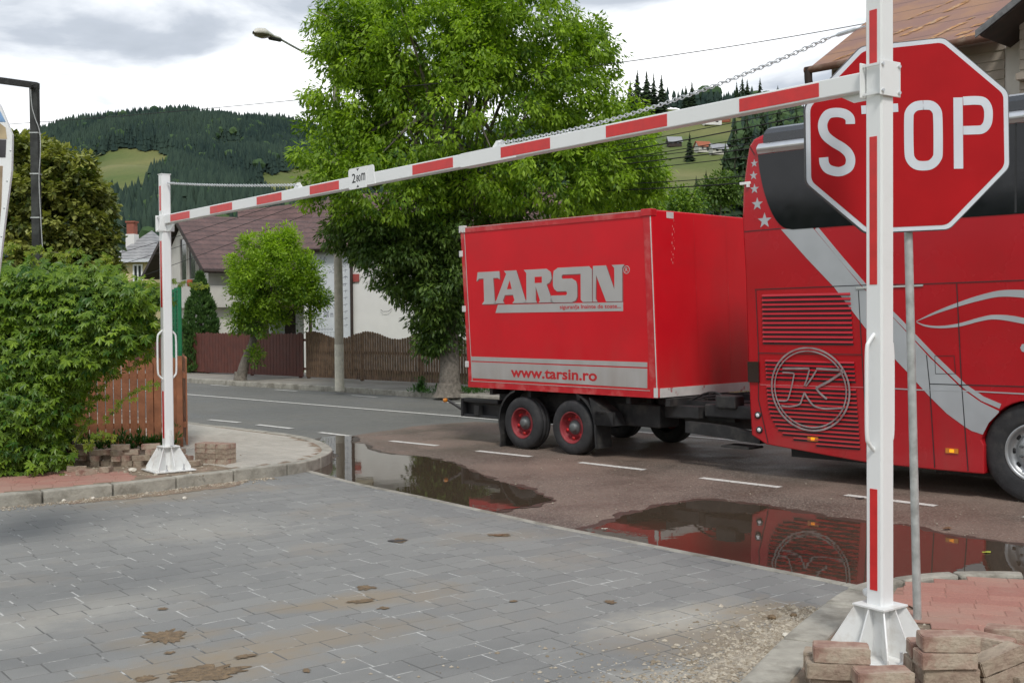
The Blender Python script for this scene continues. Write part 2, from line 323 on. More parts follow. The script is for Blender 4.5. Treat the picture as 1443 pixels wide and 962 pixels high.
def conifers(pos, hgt, name, mat_, tiers=4, seg=6, parent=None, sh0=None):
    """low fir trees merged in one mesh: stacked ragged cones"""
    n = len(pos); vs = []; fs = []; vv = []
    shade = RNG.random(n) * .55 + (sh0 if sh0 is not None else .25)
    base = 0
    for k in range(tiers):
        z0 = .06 + .80 * k / tiers; z1 = z0 + (1.06 - z0) * (.62 if k < tiers - 1 else .9); z1 = min(z1, 1.0) if k < tiers - 1 else 1.0
        rad = .20 * (1 - z0) ** .9 + .012
        ang = RNG.random(n)[:, None] * 6.28 + np.arange(seg)[None] * 2 * math.pi / seg
        rj = rad * (.65 + .7 * RNG.random((n, seg))); zj = z0 + (RNG.random((n, seg)) - .6) * .05
        ring = np.stack([pos[:, 0:1] + np.cos(ang) * rj * hgt[:, None], pos[:, 1:2] + np.sin(ang) * rj * hgt[:, None], pos[:, 2:3] + zj * hgt[:, None]], -1)
        top = pos.copy(); top[:, 2] += z1 * hgt
        vs.append(np.concatenate([ring, top[:, None]], 1).reshape(-1, 3))
        idx = base + np.arange(n)[:, None, None] * (seg + 1); a = np.arange(seg)[None, :, None]
        f = np.concatenate([idx + a, idx + (a + 1) % seg, idx + seg + 0 * a], -1).reshape(-1, 3); fs.append(f)
        vv.append(np.repeat(np.clip(shade + .25 * (RNG.random(n) - .5), 0, 1), seg)); base += n * (seg + 1)
    return fast_mesh(name, np.concatenate(vs), np.concatenate(fs), mat_, parent, v=np.concatenate(vv))
M['forest'] = attr_mat('conifer_needles_far', (.020, .038, .036), (.050, .080, .058), .95, 0, fine=0, spec=.15)
M['spruce'] = attr_mat('spruce_needles', (.014, .030, .016), (.045, .072, .030), .9, 0, fine=0, spec=.2)
pts = []
need = 26000
cand_az = np.concatenate([RNG.uniform(math.atan(-760 / 1600), math.atan(-180 / 1600), 60000), RNG.uniform(math.atan(-180 / 1600), math.atan(780 / 1600), 52000), RNG.uniform(-3.14, 3.14, 9000)])
cand_r = np.sqrt(RNG.uniform(170 ** 2, 1340 ** 2, len(cand_az)))
cx_, cy_ = cand_r * np.sin(cand_az), cand_r * np.cos(cand_az); cz_ = terr_z(cx_, cy_)
P3 = np.stack([cx_, cy_, cz_], -1); pxx, pyy = px_of(P3)
infront = np.abs(cand_az) < .6
E_, R_ = ridge(pxx)
fr = np.where(infront, forest_px(pxx, pyy), (RNG.random(len(pxx)) < .5))
keep = (RNG.random(len(pxx)) < fr) & (cand_r < np.where(infront, R_ + 25, 1350)) & (cand_r > np.where(pxx < 560, 420, 330))
P3 = P3[keep]; rk = cand_r[keep]
nzf = np.array([noise.noise(Vector((p[0] * .012, p[1] * .012, 3.))) for p in P3])
kp = RNG.random(len(P3)) < .94 + .5 * nzf; P3 = P3[kp]; nzf = nzf[kp]
hh = RNG.uniform(6, 17, len(P3)) * (1 + .35 * nzf) * np.where(P3[:, 0] > 0, .80, 1.0)
tag(conifers(P3, hh, 'forest', M['forest'], tiers=3, seg=5, sh0=np.clip(.25 + .9 * nzf, 0, .6)), 'dark mass of conifer forest covering the hills behind the town', 'forest', kind='stuff')

# scattered round broadleaf crowns among the firs
bi = [i_ for i_ in range(len(P3)) if (nzf[i_] > .12 and random.random() < .10) or random.random() < .012]
ic = bmesh.new(); bmesh.ops.create_icosphere(ic, subdivisions=2, radius=1); iv = np.array([v.co[:] for v in ic.verts]); if_ = np.array([[v.index for v in f.verts] for f in ic.faces]); ic.free()
bp_ = P3[bi]; bs = RNG.uniform(2.6, 5.2, len(bi)); vv_ = iv[None] * (1 + .45 * (RNG.random((len(bi), len(iv), 1)) - .5)) * bs[:, None, None] * np.array([1, 1, .95]) + bp_[:, None] + np.array([0, 0, 1.]) * (bs * 1.1)[:, None, None] + np.array([0, 0, 3.])
ff_ = (if_[None] + (np.arange(len(bi)) * len(iv))[:, None, None]).reshape(-1, 3)
M['woods'] = attr_mat('broadleaf_far', (.035, .070, .035), (.075, .12, .050), .95, 0, fine=0, spec=.1)
tag(fast_mesh('broadleaf_woods', vv_.reshape(-1, 3), ff_, M['woods'], v=np.clip(np.repeat(RNG.random(len(bi)), len(if_)) + .3 * (RNG.random(len(ff_)) - .5), 0, 1)), 'paler round broadleaf crowns mixed into the conifer forest', 'woods', kind='stuff')
def spruce_mesh(h, n_lay=26, seed=0, spread=.22):
    """a fir of drooping ragged boughs"""
    r = np.random.default_rng(seed); vs = []; fs = []; v = []; b = 0
    for k in range(n_lay):
        t = k / (n_lay - 1); z = h * (.06 + .92 * t); L_ = h * spread * (1 - t) ** .85 + .03 * h * (1 - t) + .01 * h
        nb = int(13 - 6 * t)
        for q in range(nb):
            a = 6.283 * (q + r.random()) / nb; l = L_ * r.uniform(.65, 1.2); dr = -l * r.uniform(.15, .5)
            d = np.array([math.cos(a), math.sin(a), 0]); s = np.array([-d[1], d[0], 0]) * l * .30
            z_ = z + r.uniform(-.02, .02) * h
            o = np.array([0, 0, z_ + .03 * h]); mid = d * l * .55 + np.array([0, 0, z_ + dr * .35]); tip = d * l + np.array([0, 0, z_ + dr])
            vs += [o, mid - s + (0, 0, -.02 * h), tip, mid + s + (0, 0, -.02 * h)]; fs.append((b, b + 1, b + 2, b + 3)); v.append(r.random() * .8 + .2 * t); b += 4
    return np.array(vs), np.array(fs), v
SP = []
for k in range(4):
    a, b_, c_ = spruce_mesh(1.0, 24 + k * 2, k + 3, .17 + .02 * k); o = fast_mesh('crown', a, b_, M['spruce'], v=c_); SP.append(o.data); bpy.data.objects.remove(o)
tb = MB(); tb.tube([(0, 0, -.02), (0, 0, .95)], [.022, .003], 6); _o = tb.build('trunk', M['bark']); TRK = _o.data; bpy.data.objects.remove(_o)
def spruce(p, h, kind, label, group='spruces standing on the hillside'):
    e = empty('spruce_tree', p, random.uniform(0, 6), label, 'tree', group)
    for nm, me in (('crown', SP[kind % 4]), ('trunk', TRK)):
        o = bpy.data.objects.new(nm, me); COL.objects.link(o); o.parent = e; o.scale = (h, h, h)
    return e
# stem, top, distance, label
for k, (px, top, dist, lab) in enumerate([
    (1036, 165, 150, 'tall dark spruce beside the meadow, just left of the red bus rear'),
    (1052, 155, 165, 'tall dark spruce rising behind the rear top corner of the red bus'),
    (1075, 150, 170, 'dark spruce behind the bus roof, under the barrier boom'),
    (1098, 146, 175, 'dark spruce behind the bus roof between two others, close to the stop sign'),
    (1122, 150, 168, 'dark spruce seen right at the left edge of the stop sign'),
    (1022, 200, 140, 'smaller dark spruce at the left foot of the tall spruces by the bus'),
    (981, 249, 130, 'small pointed spruce low on the meadow above the trailer roof'),
    (995, 242, 140, 'small leafy spruce low on the meadow, nearer the bus'),
    (1009, 252, 135, 'bushy small spruce low on the meadow beside the bus corner'),
    (898, 97, 640, 'tallest spruce of the left clump on the right ridge'), (888, 112, 650, 'spruce at the left end of the clump on the right ridge'),
    (911, 99, 640, 'spruce in the middle of the clump on the right ridge'), (921, 103, 645, 'spruce second from the right in the ridge clump'),
    (932, 104, 640, 'spruce at the right end of the ridge clump'),
    (1046, 108, 640, 'tall spruce on the right ridge above the red and white boom'), (1053, 112, 640, 'second tall spruce on the ridge above the boom'),
    (1038, 115, 640, 'spruce at the left of the ridge group above the boom'),
    (1071, 109, 640, 'lone spruce on the ridge just right of the group above the boom'), (1096, 120, 640, 'small lone spruce on the ridge furthest to the right'),
    (975, 114, 650, 'spruce poking above the wood under the chain'), (966, 120, 650, 'smaller spruce poking above the wood beneath the chain')]):
    q = W(px, top, dist); gz = float(terr_z(q.x, q.y)); spruce((q.x, q.y, gz - .3), q.z - gz + .3, k, lab)
g = hit(972, 228); t_ = W(972, 186, g.y); spruce(tuple(g), t_.z - g.z, 1, 'single dark spruce standing alone in the middle of the green meadow')

# tiny farmhouses on the meadow
def tiny_house(px, py, dist, w, d, h, rz, wall, roof, label):
    q = hit(px, py + 3); e = empty('farmhouse', (q.x, q.y, q.z - .5), rz, label, 'house', 'farmhouses on the meadow')
    a = MB(); a.box(-w / 2, w / 2, -d / 2, d / 2, 0, h + .5); a.prism([(-w / 2, -d / 2, h + .5), (-w / 2, d / 2, h + .5), (-w / 2, 0, h + .5 + d * .42)], (w, 0, 0)); a.build('wall', wall, e)
    a = MB()
    for s in (-1, 1): a.quadbox((-w / 2 - .5, s * (d / 2 + .5), h + .2), (w / 2 + .5, s * (d / 2 + .5), h + .2), (w / 2 + .5, 0, h + .75 + d * .42), (-w / 2 - .5, 0, h + .75 + d * .42), (0, 0, .2))
    a.build('roof', roof, e)
    for u in (-.2, .2): a = MB(); a.box(w * (u - .08), w * (u + .08), -d / 2 - .06, -d / 2 + .05, 1.4, 2.7); a.build('window', M['glass_win'], e)
rf_g = mat('grey_far_roof', (.30, .31, .33), .6); rf_r = mat('rust_far_roof', (.32, .10, .05), .8)
tiny_house(1003, 173, 420, 9, 6, 3, .2, M['wall_white'], rf_g, 'white farmhouse with pale roof high on the meadow under the boom')
tiny_house(1021, 169, 430, 6, 5, 3.5, -.3, rf_r, rf_r, 'rust-red shed high on the meadow, right of the white farmhouse')
tiny_house(990, 213, 330, 6, 5, 2.2, .3, M['wall_grey'], rf_r, 'low shed with reddish roof mid-meadow right of the lone spruce')
tiny_house(1012, 215, 330, 7, 5, 2.0, .2, M['wall_grey'], rf_g, 'low hut with pale roof mid-meadow beside the dark spruces')
tiny_house(950, 205, 330, 6, 5, 2.0, .1, M['dark_wood'], rf_g, 'dark wooden hut on the meadow left of the lone spruce')

# ------------------------------------------------------------------ road, pavements, kerbs
def sheet(name, pts, z, material, kind='structure', th=0.0):
    a = MB(); a.add([(p[0], p[1], z) for p in pts], [tuple(range(len(pts)))]); o = a.build(name, material, recalc=False)
    me = o.data
    if me.polygons[0].normal.z < 0: me.flip_normals()
    return tag(o, kind=kind)
def asphalt(name, c, speck, dirt, dirt_amt, rough):
    m, t, b = new_mat(name); N = t.nodes.new; L = t.links.new; g = N('ShaderNodeNewGeometry'); P = g.outputs['Position']
    def nz(s, d=5, r=.55):
        n = N('ShaderNodeTexNoise'); n.inputs['Scale'].default_value = s; n.inputs['Detail'].default_value = d; n.inputs['Roughness'].default_value = r; L(P, n.inputs['Vector']); return n.outputs[0]
    v = N('ShaderNodeTexVoronoi'); v.inputs['Scale'].default_value = 75; L(P, v.inputs['Vector'])
    cr = N('ShaderNodeValToRGB'); L(nz(48, 6, .75), cr.inputs[0]); e = cr.color_ramp; e.elements[0].position = .40; e.elements[0].color = (*[q * .55 for q in c], 1); e.elements[1].position = .64; e.elements[1].color = (*speck, 1); x = e.elements.new(.52); x.color = (*c, 1)
    m2 = N('ShaderNodeMapRange'); m2.inputs[1].default_value = .40; m2.inputs[2].default_value = .66; m2.inputs[4].default_value = dirt_amt; L(nz(.55, 8, .6), m2.inputs[0])
    mi = N('ShaderNodeMix'); mi.data_type = 'RGBA'; L(m2.outputs[0], mi.inputs[0]); L(cr.outputs[0], mi.inputs[6]); mi.inputs[7].default_value = (*dirt, 1); L(mi.outputs[2], b.inputs['Base Color'])
    m3 = N('ShaderNodeMapRange'); m3.inputs[1].default_value = .35; m3.inputs[2].default_value = .65; m3.inputs[3].default_value = rough[0]; m3.inputs[4].default_value = rough[1]; L(nz(1.1, 7), m3.inputs[0]); L(m3.outputs[0], b.inputs['Roughness'])
    bp = N('ShaderNodeBump'); bp.inputs['Strength'].default_value = .7; bp.inputs['Distance'].default_value = .008; L(v.outputs['Distance'], bp.inputs['Height']); L(bp.outputs[0], b.inputs['Normal']); return m
rd = Vector((.694, -.72, 0)); rn = Vector((.72, .694, 0))          # along the road towards the right, and away from the camera
FK = [Vector(q) for q in ((-70, 91, 0), (-30, 52.5, 0), (-9.6, 33.6, 0), (-5.4, 29.8, 0), (-1.54, 26.1, 0), (4, 20.6 + .2, 0), (12, 12.6, 0), (40, -16, 0), (80, -58, 0))]  # far kerb line
RZ = -.02
M['asph'] = asphalt('grey_asphalt', (.140, .140, .130), (.27, .27, .245), (.18, .175, .155), .6, (.55, .85))
M['asph_b'] = asphalt('silty_brown_asphalt', (.130, .100, .080), (.36, .30, .25), (.245, .172, .135), .72, (.38, .8))
nl = [Vector((-75, 83, 0)), Vector((-30, 41, 0)), Vector((-7, 17, 0)), Vector((-5, 11, 0)), Vector((1.0, 4.5, 0)), Vector((6, 2, 0)), Vector((35, -27, 0)), Vector((75, -66, 0))]
a = MB(); a.v = [(p.x, p.y, RZ) for p in FK[:3] + FK[4:]] + [(p.x, p.y, RZ) for p in reversed(nl)]; n = len(nl)
tot = len(a.v); 
for k in range(n - 1): a.f.append((k, tot - 1 - k, tot - 2 - k, k + 1)); a.m.append(0); a.sm.append(False)
o = a.build('road', M['asph']); 
if o.data.polygons[0].normal.z < 0: o.data.flip_normals()
tag(o, kind='structure')
# brown silted surface of the junction, ragged towards the grey lane
edge = [(-3.0, 17.3), (-2.6, 17.99), (-2.2, 18.7), (-1.77, 19.5), (-1.2, 19.95), (-.68, 20.3), (.6, 19.6), (2.2, 18.3), (4, 16.9), (6.5, 14.4), (9.5, 11.6), (14, 7.1), (22, -1), (20, -5), (6, 5), (2.3, 7.0), (-2.9, 13.2), (-3.4, 16)]
pl = []
for k, p in enumerate(edge):
    q = edge[(k + 1) % len(edge)]; d = math.dist(p, q); s = max(int(d / .35), 1)
    for i in range(s):
        u = i / s; x, y = lerp(p[0], q[0], u), lerp(p[1], q[1], u); pl.append((x + .10 * noise.noise(Vector((x * 2.3, y * 2.3, 1))), y + .10 * noise.noise(Vector((x * 2.3, y * 2.3, 7)))))
o = sheet('junction_surface', pl, RZ + .004, M['asph_b'])
M['paint'] = mat('worn_road_paint', (.62, .61, .57), .7, var=.1, scale=20, dirt=(.22, .19, .165), dirt_amt=.8, dscale=16, dpos=(.56, .66))
def stripe(name, a, b, w, z=RZ + .008, group=None):
    a, b = Vector(a), Vector(b); d = (b - a).normalized(); nn = Vector((-d.y, d.x)) * w / 2; L_ = (b - a).length; s = max(int(L_ / .08), 2); A = []; B = []
    for i in range(s + 1):
        p = a.lerp(b, i / s); j = random.uniform(-.006, .006); A.append(p + nn * (1 + j / w)); B.append(p - nn * (1 + random.uniform(-.006, .006) / w))
    return sheet(name, [(q.x, q.y) for q in A] + [(q.x, q.y) for q in reversed(B)], z, M['paint'])
for a_, b_ in [((-5.67, 21.14), (-4.94, 20.51)), ((-4.52, 20.06), (-3.76, 19.3)), ((-3.17, 18.62), (-2.6, 18.02)), ((-1.86, 17.25), (-1.1, 16.55)), ((-.50, 15.88), (.24, 15.17)), ((.86, 14.53), (1.60, 13.78)), ((2.17, 13.06), (2.90, 12.30)), ((3.45, 11.74), (4.12, 11.03)), ((4.7, 10.42), (5.4, 9.7)), ((6.0, 9.05), (6.7, 8.35)), ((-7.0, 22.4), (-6.3, 21.75)), ((-8.3, 23.7), (-7.6, 23.05))]:
    stripe('edge_dash', a_, b_, .115)
stripe('lane_line', (-60, 78.5), (-8.22, 28.4), .12); stripe('lane_line', (-8.22, 28.4), (-.75, 21.16), .12); stripe('lane_line', (-.75, 21.16), (14, 6.0), .12)
for s in range(-6, 8):
    p = Vector((-3.6, 28.0, 0)) + rd * (s * 3.4); stripe('far_dash', (p.x - .3, p.y - .5), (p.x + .4, p.y - 1.22), .1)

def noisy(pts, step=.06, amp=.035, f=3.5, closed=True):
    out = []
    for k, p in enumerate(pts):
        if not closed and k == len(pts) - 1: out.append(tuple(p)); break
        q = pts[(k + 1) % len(pts)]; s = max(int(math.dist(p, q) / step), 1)
        for i in range(s):
            u = i / s; x, y = lerp(p[0], q[0], u), lerp(p[1], q[1], u)
            out.append((x + amp * (noise.noise(Vector((x * f, y * f, 1))) + .6 * noise.noise(Vector((x * f * 3.1, y * f * 3.1, 5)))), y + amp * (noise.noise(Vector((x * f, y * f, 9))) + .6 * noise.noise(Vector((x * f * 3.1, y * f * 3.1, 3))))))
    return out
# ---- puddles
m, t, b = new_mat('puddle_water'); N = t.nodes.new; L = t.links.new
g = N('ShaderNodeNewGeometry'); nz_ = N('ShaderNodeTexNoise'); nz_.inputs['Scale'].default_value = 5; nz_.inputs['Detail'].default_value = 3; L(g.outputs['Position'], nz_.inputs['Vector'])
bp = N('ShaderNodeBump'); bp.inputs['Strength'].default_value = .05; bp.inputs['Distance'].default_value = .012; L(nz_.outputs[0], bp.inputs['Height']); L(bp.outputs[0], b.inputs['Normal'])
n2_ = N('ShaderNodeTexNoise'); n2_.inputs['Scale'].default_value = 70; n2_.inputs['Detail'].default_value = 4; L(g.outputs['Position'], n2_.inputs['Vector'])
cr_ = N('ShaderNodeValToRGB'); L(n2_.outputs[0], cr_.inputs[0]); q = cr_.color_ramp; q.elements[0].position = .4; q.elements[0].color = (.052, .038, .026, 1); q.elements[1].position = .7; q.elements[1].color = (.085, .062, .044, 1); L(cr_.outputs[0], b.inputs['Base Color'])
b.inputs['Roughness'].default_value = .012; b.inputs['IOR'].default_value = 1.33; b.inputs['Specular IOR Level'].default_value = .5; M['water'] = m
m, t, b = new_mat('wet_asphalt_rim'); b.inputs['Base Color'].default_value = (.062, .045, .034, 1); b.inputs['Roughness'].default_value = .42; M['wet'] = m
p1 = [(-2.66, 13.9), (-2.50, 14.4), (-2.36, 14.9), (-2.36, 15.4), (-2.6, 16.2), (-2.95, 16.8), (-3.0, 17.6), (-2.85, 18.1), (-2.50, 17.85), (-2.42, 17.0), (-2.16, 16.75), (-2.06, 16.1), (-1.74, 15.55), (-1.22, 15.2), (-.8, 14.6), (-.47, 13.6), (-.18, 12.85), (.13, 12.36), (.40, 11.58), (.22, 11.25), (-.23, 10.85), (-.9, 11.66), (-1.77, 12.72)]
p2 = [(.60, 9.9), (.88, 10.2), (1.02, 10.6), (1.18, 10.75), (1.45, 11.1), (1.70, 11.3), (1.94, 11.48), (2.2, 11.3), (2.47, 11.04), (2.8, 10.55), (2.95, 10.32), (3.2, 10.1), (3.45, 10.0), (3.6, 9.6), (3.85, 9.3), (4.5, 8.7), (5.5, 7.6), (5.2, 7.0), (4.2, 7.8), (3.6, 7.9), (3.0, 7.9), (2.6, 7.75), (2.35, 7.62), (1.5, 8.62), (.75, 9.5)]
def grow(p, s):
    c = (sum(q[0] for q in p) / len(p), sum(q[1] for q in p) / len(p)); out = []
    for i, q in enumerate(p):
        a, b_ = Vector(p[i - 1]), Vector(p[(i + 1) % len(p)]); d = (b_ - a).normalized(); n_ = Vector((-d.y, d.x)); out.append((q[0] + n_.x * s, q[1] + n_.y * s))
    return out
for k, p in enumerate((p1, p2)):
    sheet('wet_rim', noisy(grow(p, .07 if k == 0 else .10), step=.03, amp=.085, f=4.5), RZ + .010 + .001 * k, M['wet'])
    sheet('puddle_water', noisy(p, step=.03, amp=.06, f=3.4), RZ + .013, M['water'])

# ---- block paving as real blocks
def clip_half(poly, a, b):
    """keep the part left of a->b"""
    out = []; n = len(poly); dx, dy = b[0] - a[0], b[1] - a[1]
    sd_ = [dx * (p[1] - a[1]) - dy * (p[0] - a[0]) for p in poly]
    for i in range(n):
        p, q = poly[i], poly[(i + 1) % n]; s, r_ = sd_[i], sd_[(i + 1) % n]
        if s >= 0: out.append(p)
        if s * r_ < 0: u = s / (s - r_); out.append((lerp(p[0], q[0], u), lerp(p[1], q[1], u)))
    return out
def paving(name, ang, x0, x1, y0, y1, row, lengths, z, material, inside, gap=.0035, ch=.004, clip=None, tilt=.0012, seed=1):
    rg = random.Random(seed); vs = []; fs = []; vv = []; c, s = math.cos(ang), math.sin(ang)
    v = y0; 
    while v < y1:
        u = x0 - rg.random() * .3
        while u < x1:
            l = rg.choice(lengths); q = [(u + gap, v + gap), (u + l - gap, v + gap), (u + l - gap, v + row - gap), (u + gap, v + row - gap)]; u += l
            w = [(a * c - b_ * s, a * s + b_ * c) for a, b_ in q]; cx, cy = sum(p[0] for p in w) / 4, sum(p[1] for p in w) / 4
            if not inside(cx, cy): continue
            if clip:
                w = clip(w, cx)
                if len(w) < 3: continue
            zz = z + rg.uniform(-tilt, tilt); tx, ty = rg.uniform(-.006, .006), rg.uniform(-.006, .006); n = len(w); b0 = len(vs)
            j = .0015
            w = [(p[0] + rg.uniform(-j, j), p[1] + rg.uniform(-j, j)) for p in w]
            cx, cy = sum(p[0] for p in w) / n, sum(p[1] for p in w) / n
            for p in w: vs.append((p[0], p[1], z - .012))
            for p in w: vs.append((p[0], p[1], zz - ch * .8 + (p[0] - cx) * tx + (p[1] - cy) * ty))
            for p in w:
                d = math.dist(p, (cx, cy)); k = 1 - ch * 1.3 / d; vs.append((cx + (p[0] - cx) * k, cy + (p[1] - cy) * k, zz + (p[0] - cx) * tx + (p[1] - cy) * ty))
            fs.append(tuple(range(b0 + 2 * n, b0 + 3 * n))); r_ = rg.random(); cnt = 1
            for i in range(n):
                k = (i + 1) % n; fs.append((b0 + n + i, b0 + n + k, b0 + 2 * n + k, b0 + 2 * n + i)); fs.append((b0 + i, b0 + k, b0 + n + k, b0 + n + i)); cnt += 2
            vv += [r_] * cnt
        v += row
    me = bpy.data.meshes.new(name); me.from_pydata(vs, [], fs); me.materials.append(material); a = me.attributes.new('v', 'FLOAT', 'FACE'); a.data.foreach_set('value', vv)
    o = bpy.data.objects.new(name, me); COL.objects.link(o); return tag(o, kind='structure')
M['paver'] = attr_mat('grey_concrete_pavers', (.205, .205, .197), (.240, .239, .227), .72, .35, 160, dirt=(.30, .255, .20), dirt_amt=.55, dscale=.9, dpos=(.54, .75), fine=.10, fscale=190)
def add_film(m, z0, z1, col, amt, scale=2.5, vertical=True):
    t = m.node_tree; N = t.nodes.new; L = t.links.new; b = t.nodes['Principled BSDF']; src = b.inputs['Base Color'].links[0].from_socket
    tcn = N('ShaderNodeTexCoord'); mp_ = N('ShaderNodeMapping'); mp_.inputs['Scale'].default_value = (1, 1, .18 if vertical else 1); L(tcn.outputs['Object'], mp_.inputs[0]); nz = N('ShaderNodeTexNoise'); nz.inputs['Scale'].default_value = scale; nz.inputs['Detail'].default_value = 8; L(mp_.outputs[0], nz.inputs['Vector'])
    sp = N('ShaderNodeSeparateXYZ'); L(tcn.outputs['Object'], sp.inputs[0]); mr = N('ShaderNodeMapRange'); mr.inputs[1].default_value = z1; mr.inputs[2].default_value = z0; mr.inputs[4].default_value = 1; L(sp.outputs[2], mr.inputs[0])
    m1 = N('ShaderNodeMath'); m1.operation = 'MULTIPLY'; L(mr.outputs[0], m1.inputs[0]); m2 = N('ShaderNodeMapRange'); m2.inputs[1].default_value = .3; m2.inputs[2].default_value = .7; m2.inputs[4].default_value = amt * 1.6; L(nz.outputs[0], m2.inputs[0]); L(m2.outputs[0], m1.inputs[1])
    mi = N('ShaderNodeMix'); mi.data_type = 'RGBA'; L(m1.outputs[0], mi.inputs[0]); L(src, mi.inputs[6]); mi.inputs[7].default_value = (*col, 1); L(mi.outputs[2], b.inputs['Base Color'])
for k_ in ('bus_red', 'bus_slat', 'bus_silver'): add_film(M[k_], .2, 1.3, (.20, .10, .08), .24)
for k_ in ('trailer_red', 'rail_red') if 'rail_red' in M else ('trailer_red',): add_film(M[k_], .8, 1.7, (.34, .12, .09), .20, 4)
add_film(M['silver'], .9, 1.6, (.26, .21, .17), .35, 4)
def add_stains(m, spots):
    t = m.node_tree; N = t.nodes.new; L = t.links.new; b = t.nodes['Principled BSDF']; g = N('ShaderNodeNewGeometry'); nz = N('ShaderNodeTexNoise'); nz.inputs['Scale'].default_value = 3.2; nz.inputs['Detail'].default_value = 9; nz.inputs['Roughness'].default_value = .68; L(g.outputs['Position'], nz.inputs['Vector'])
    for x, y, rx, ry, ang, col, amt in spots:
        src = b.inputs['Base Color'].links[0].from_socket; mp_ = N('ShaderNodeMapping'); mp_.vector_type = 'TEXTURE'; mp_.inputs['Location'].default_value = (x, y, 0); mp_.inputs['Rotation'].default_value = (0, 0, ang); mp_.inputs['Scale'].default_value = (rx, ry, 1); L(g.outputs['Position'], mp_.inputs[0])
        ln_ = N('ShaderNodeVectorMath'); ln_.operation = 'LENGTH'; L(mp_.outputs[0], ln_.inputs[0]); ad = N('ShaderNodeMath'); ad.operation = 'MULTIPLY_ADD'; L(nz.outputs[0], ad.inputs[0]); ad.inputs[1].default_value = 2.6; L(ln_.outputs['Value'], ad.inputs[2])
        mr = N('ShaderNodeMapRange'); mr.inputs[1].default_value = 2.55; mr.inputs[2].default_value = 1.55; mr.inputs[4].default_value = amt; L(ad.outputs[0], mr.inputs[0]); mi = N('ShaderNodeMix'); mi.data_type = 'RGBA'; L(mr.outputs[0], mi.inputs[0]); L(src, mi.inputs[6]); mi.inputs[7].default_value = (*col, 1); L(mi.outputs[2], b.inputs['Base Color'])
tan_, pale_, damp_ = (.27, .215, .145), (.42, .40, .35), (.12, .125, .125)
SPOTS = []
for px, py, rx, ry, an_, c_, am in ((505, 845, .55, .16, .45, tan_, .75), (420, 905, .75, .20, .5, tan_, .6), (270, 945, .55, .22, .4, tan_, .7), (235, 900, .3, .12, .4, tan_, .6), (120, 860, .75, .25, .9, pale_, .45), (290, 745, .7, .5, .3, pale_, .35), (180, 820, .9, .5, .4, damp_, .4), (900, 940, .5, .35, .6, damp_, .35), (1010, 900, .45, .45, .5, tan_, .7), (960, 870, .5, .22, .5, pale_, .7), (1080, 865, .3, .3, .6, tan_, .8), (940, 955, .35, .2, .5, pale_, .6), (700, 755, .5, .2, .3, tan_, .35), (620, 930, .7, .2, .5, damp_, .3), (60, 930, .5, .2, .5, damp_, .35), (230, 700, .8, .3, .6, tan_, .5)):
    q = G(px, py); SPOTS.append((q.x, q.y, rx * 1.3, ry * 1.3, an_, c_, am))
add_stains(M['paver'], SPOTS)
M['paver_r'] = attr_mat('red_brick_pavers', (.33, .145, .115), (.40, .205, .16), .9, .6, 90, dirt=(.36, .235, .185), dirt_amt=.85, dscale=1.6, dpos=(.42, .66), fine=.12)
M['paver_b'] = attr_mat('pale_sidewalk_pavers', (.40, .375, .325), (.46, .43, .375), .85, .4, 120, dirt=(.34, .31, .26), dirt_amt=.7, dscale=1.2, fine=.1)
M['paver_f'] = attr_mat('far_grey_pavers', (.27, .25, .22), (.33, .31, .275), .88, .4, 100, dirt=(.20, .17, .13), dirt_amt=.9, dscale=.5, dpos=(.45, .65))
DE = [(-4.0, 15.6), (-2.71, 14.04), (-1.77, 12.67), (-.9, 11.59), (.17, 10.19), (.75, 9.51), (1.5, 8.64), (2.35, 7.64), (3.2, 6.6)]   # edge of the driveway towards the road
def de_seg(x):
    for i in range(len(DE) - 1):
        if x <= DE[i + 1][0]: return DE[i], DE[i + 1]
    return DE[-2], DE[-1]
def clip_drive(w, cx):
    a, b_ = de_seg(cx); return clip_half(w, b_, a)
KL = [(-14, 4.9), (-9.5, 8.2), (-6.8, 10.05), (-5.12, 11.25), (-4.76, 11.51), (-4.36, 11.85), (-3.97, 12.15), (-3.60, 12.55), (-3.30, 12.85), (-3.03, 13.12), (-2.74, 13.38), (-2.50, 13.75), (-2.36, 14.35), (-2.40, 15.05), (-2.70, 15.95), (-3.24, 16.85), (-4.27, 17.95), (-5.51, 19.15), (-9.5, 22.8), (-20, 32.5), (-60, 71)]
KRo = [(.2, 4.0), (.8, 5.0), (1.17, 5.72), (1.57, 6.48), (2.0, 7.2), (2.2, 7.49), (2.42, 7.68), (2.70, 7.83), (2.98, 7.93), (3.34, 7.95), (3.7, 7.85), (4.6, 7.2), (6, 5.9), (14, -2.2)]
def left_of_line(pts, x, y, sgn):
    return True
def in_poly(poly, x, y):
    r_ = False; n = len(poly)
    for i in range(n):
        a, b_ = poly[i], poly[i - 1]
        if (a[1] > y) != (b_[1] > y) and x < (b_[0] - a[0]) * (y - a[1]) / (b_[1] - a[1]) + a[0]: r_ = not r_
    return r_
drv = [(-14, 4.9), (-9.5, 8.2), (-5.0, 11.5), (-2.9, 13.5), (-3.1, 14.6), (-2.4, 14.1), (2.9, 7.3), (2.2, 6.9), (0.3, 3.9), (-1, 1), (-6, -1), (-14, 0)]
paving('driveway_pavers', R(38.3), -12, 14, -3, 16, .20, [.20, .30, .30, .30, .40], 0.0, M['paver'], lambda x, y: in_poly(drv, x, y) and (abs(x) < y * .52 + 1.0 and y > 2.2), clip=clip_drive, seed=5, gap=.0050, ch=.0022, tilt=.0008)
def edge_clip_poly(): return [(-14, 4.9), (-5.0, 11.5), (-2.95, 13.5), (-2.80, 14.1)] + [(x - .03, y - .03) for x, y in DE[2:8]] + [(1.0, 5.0), (-1, 0), (-14, -1)]
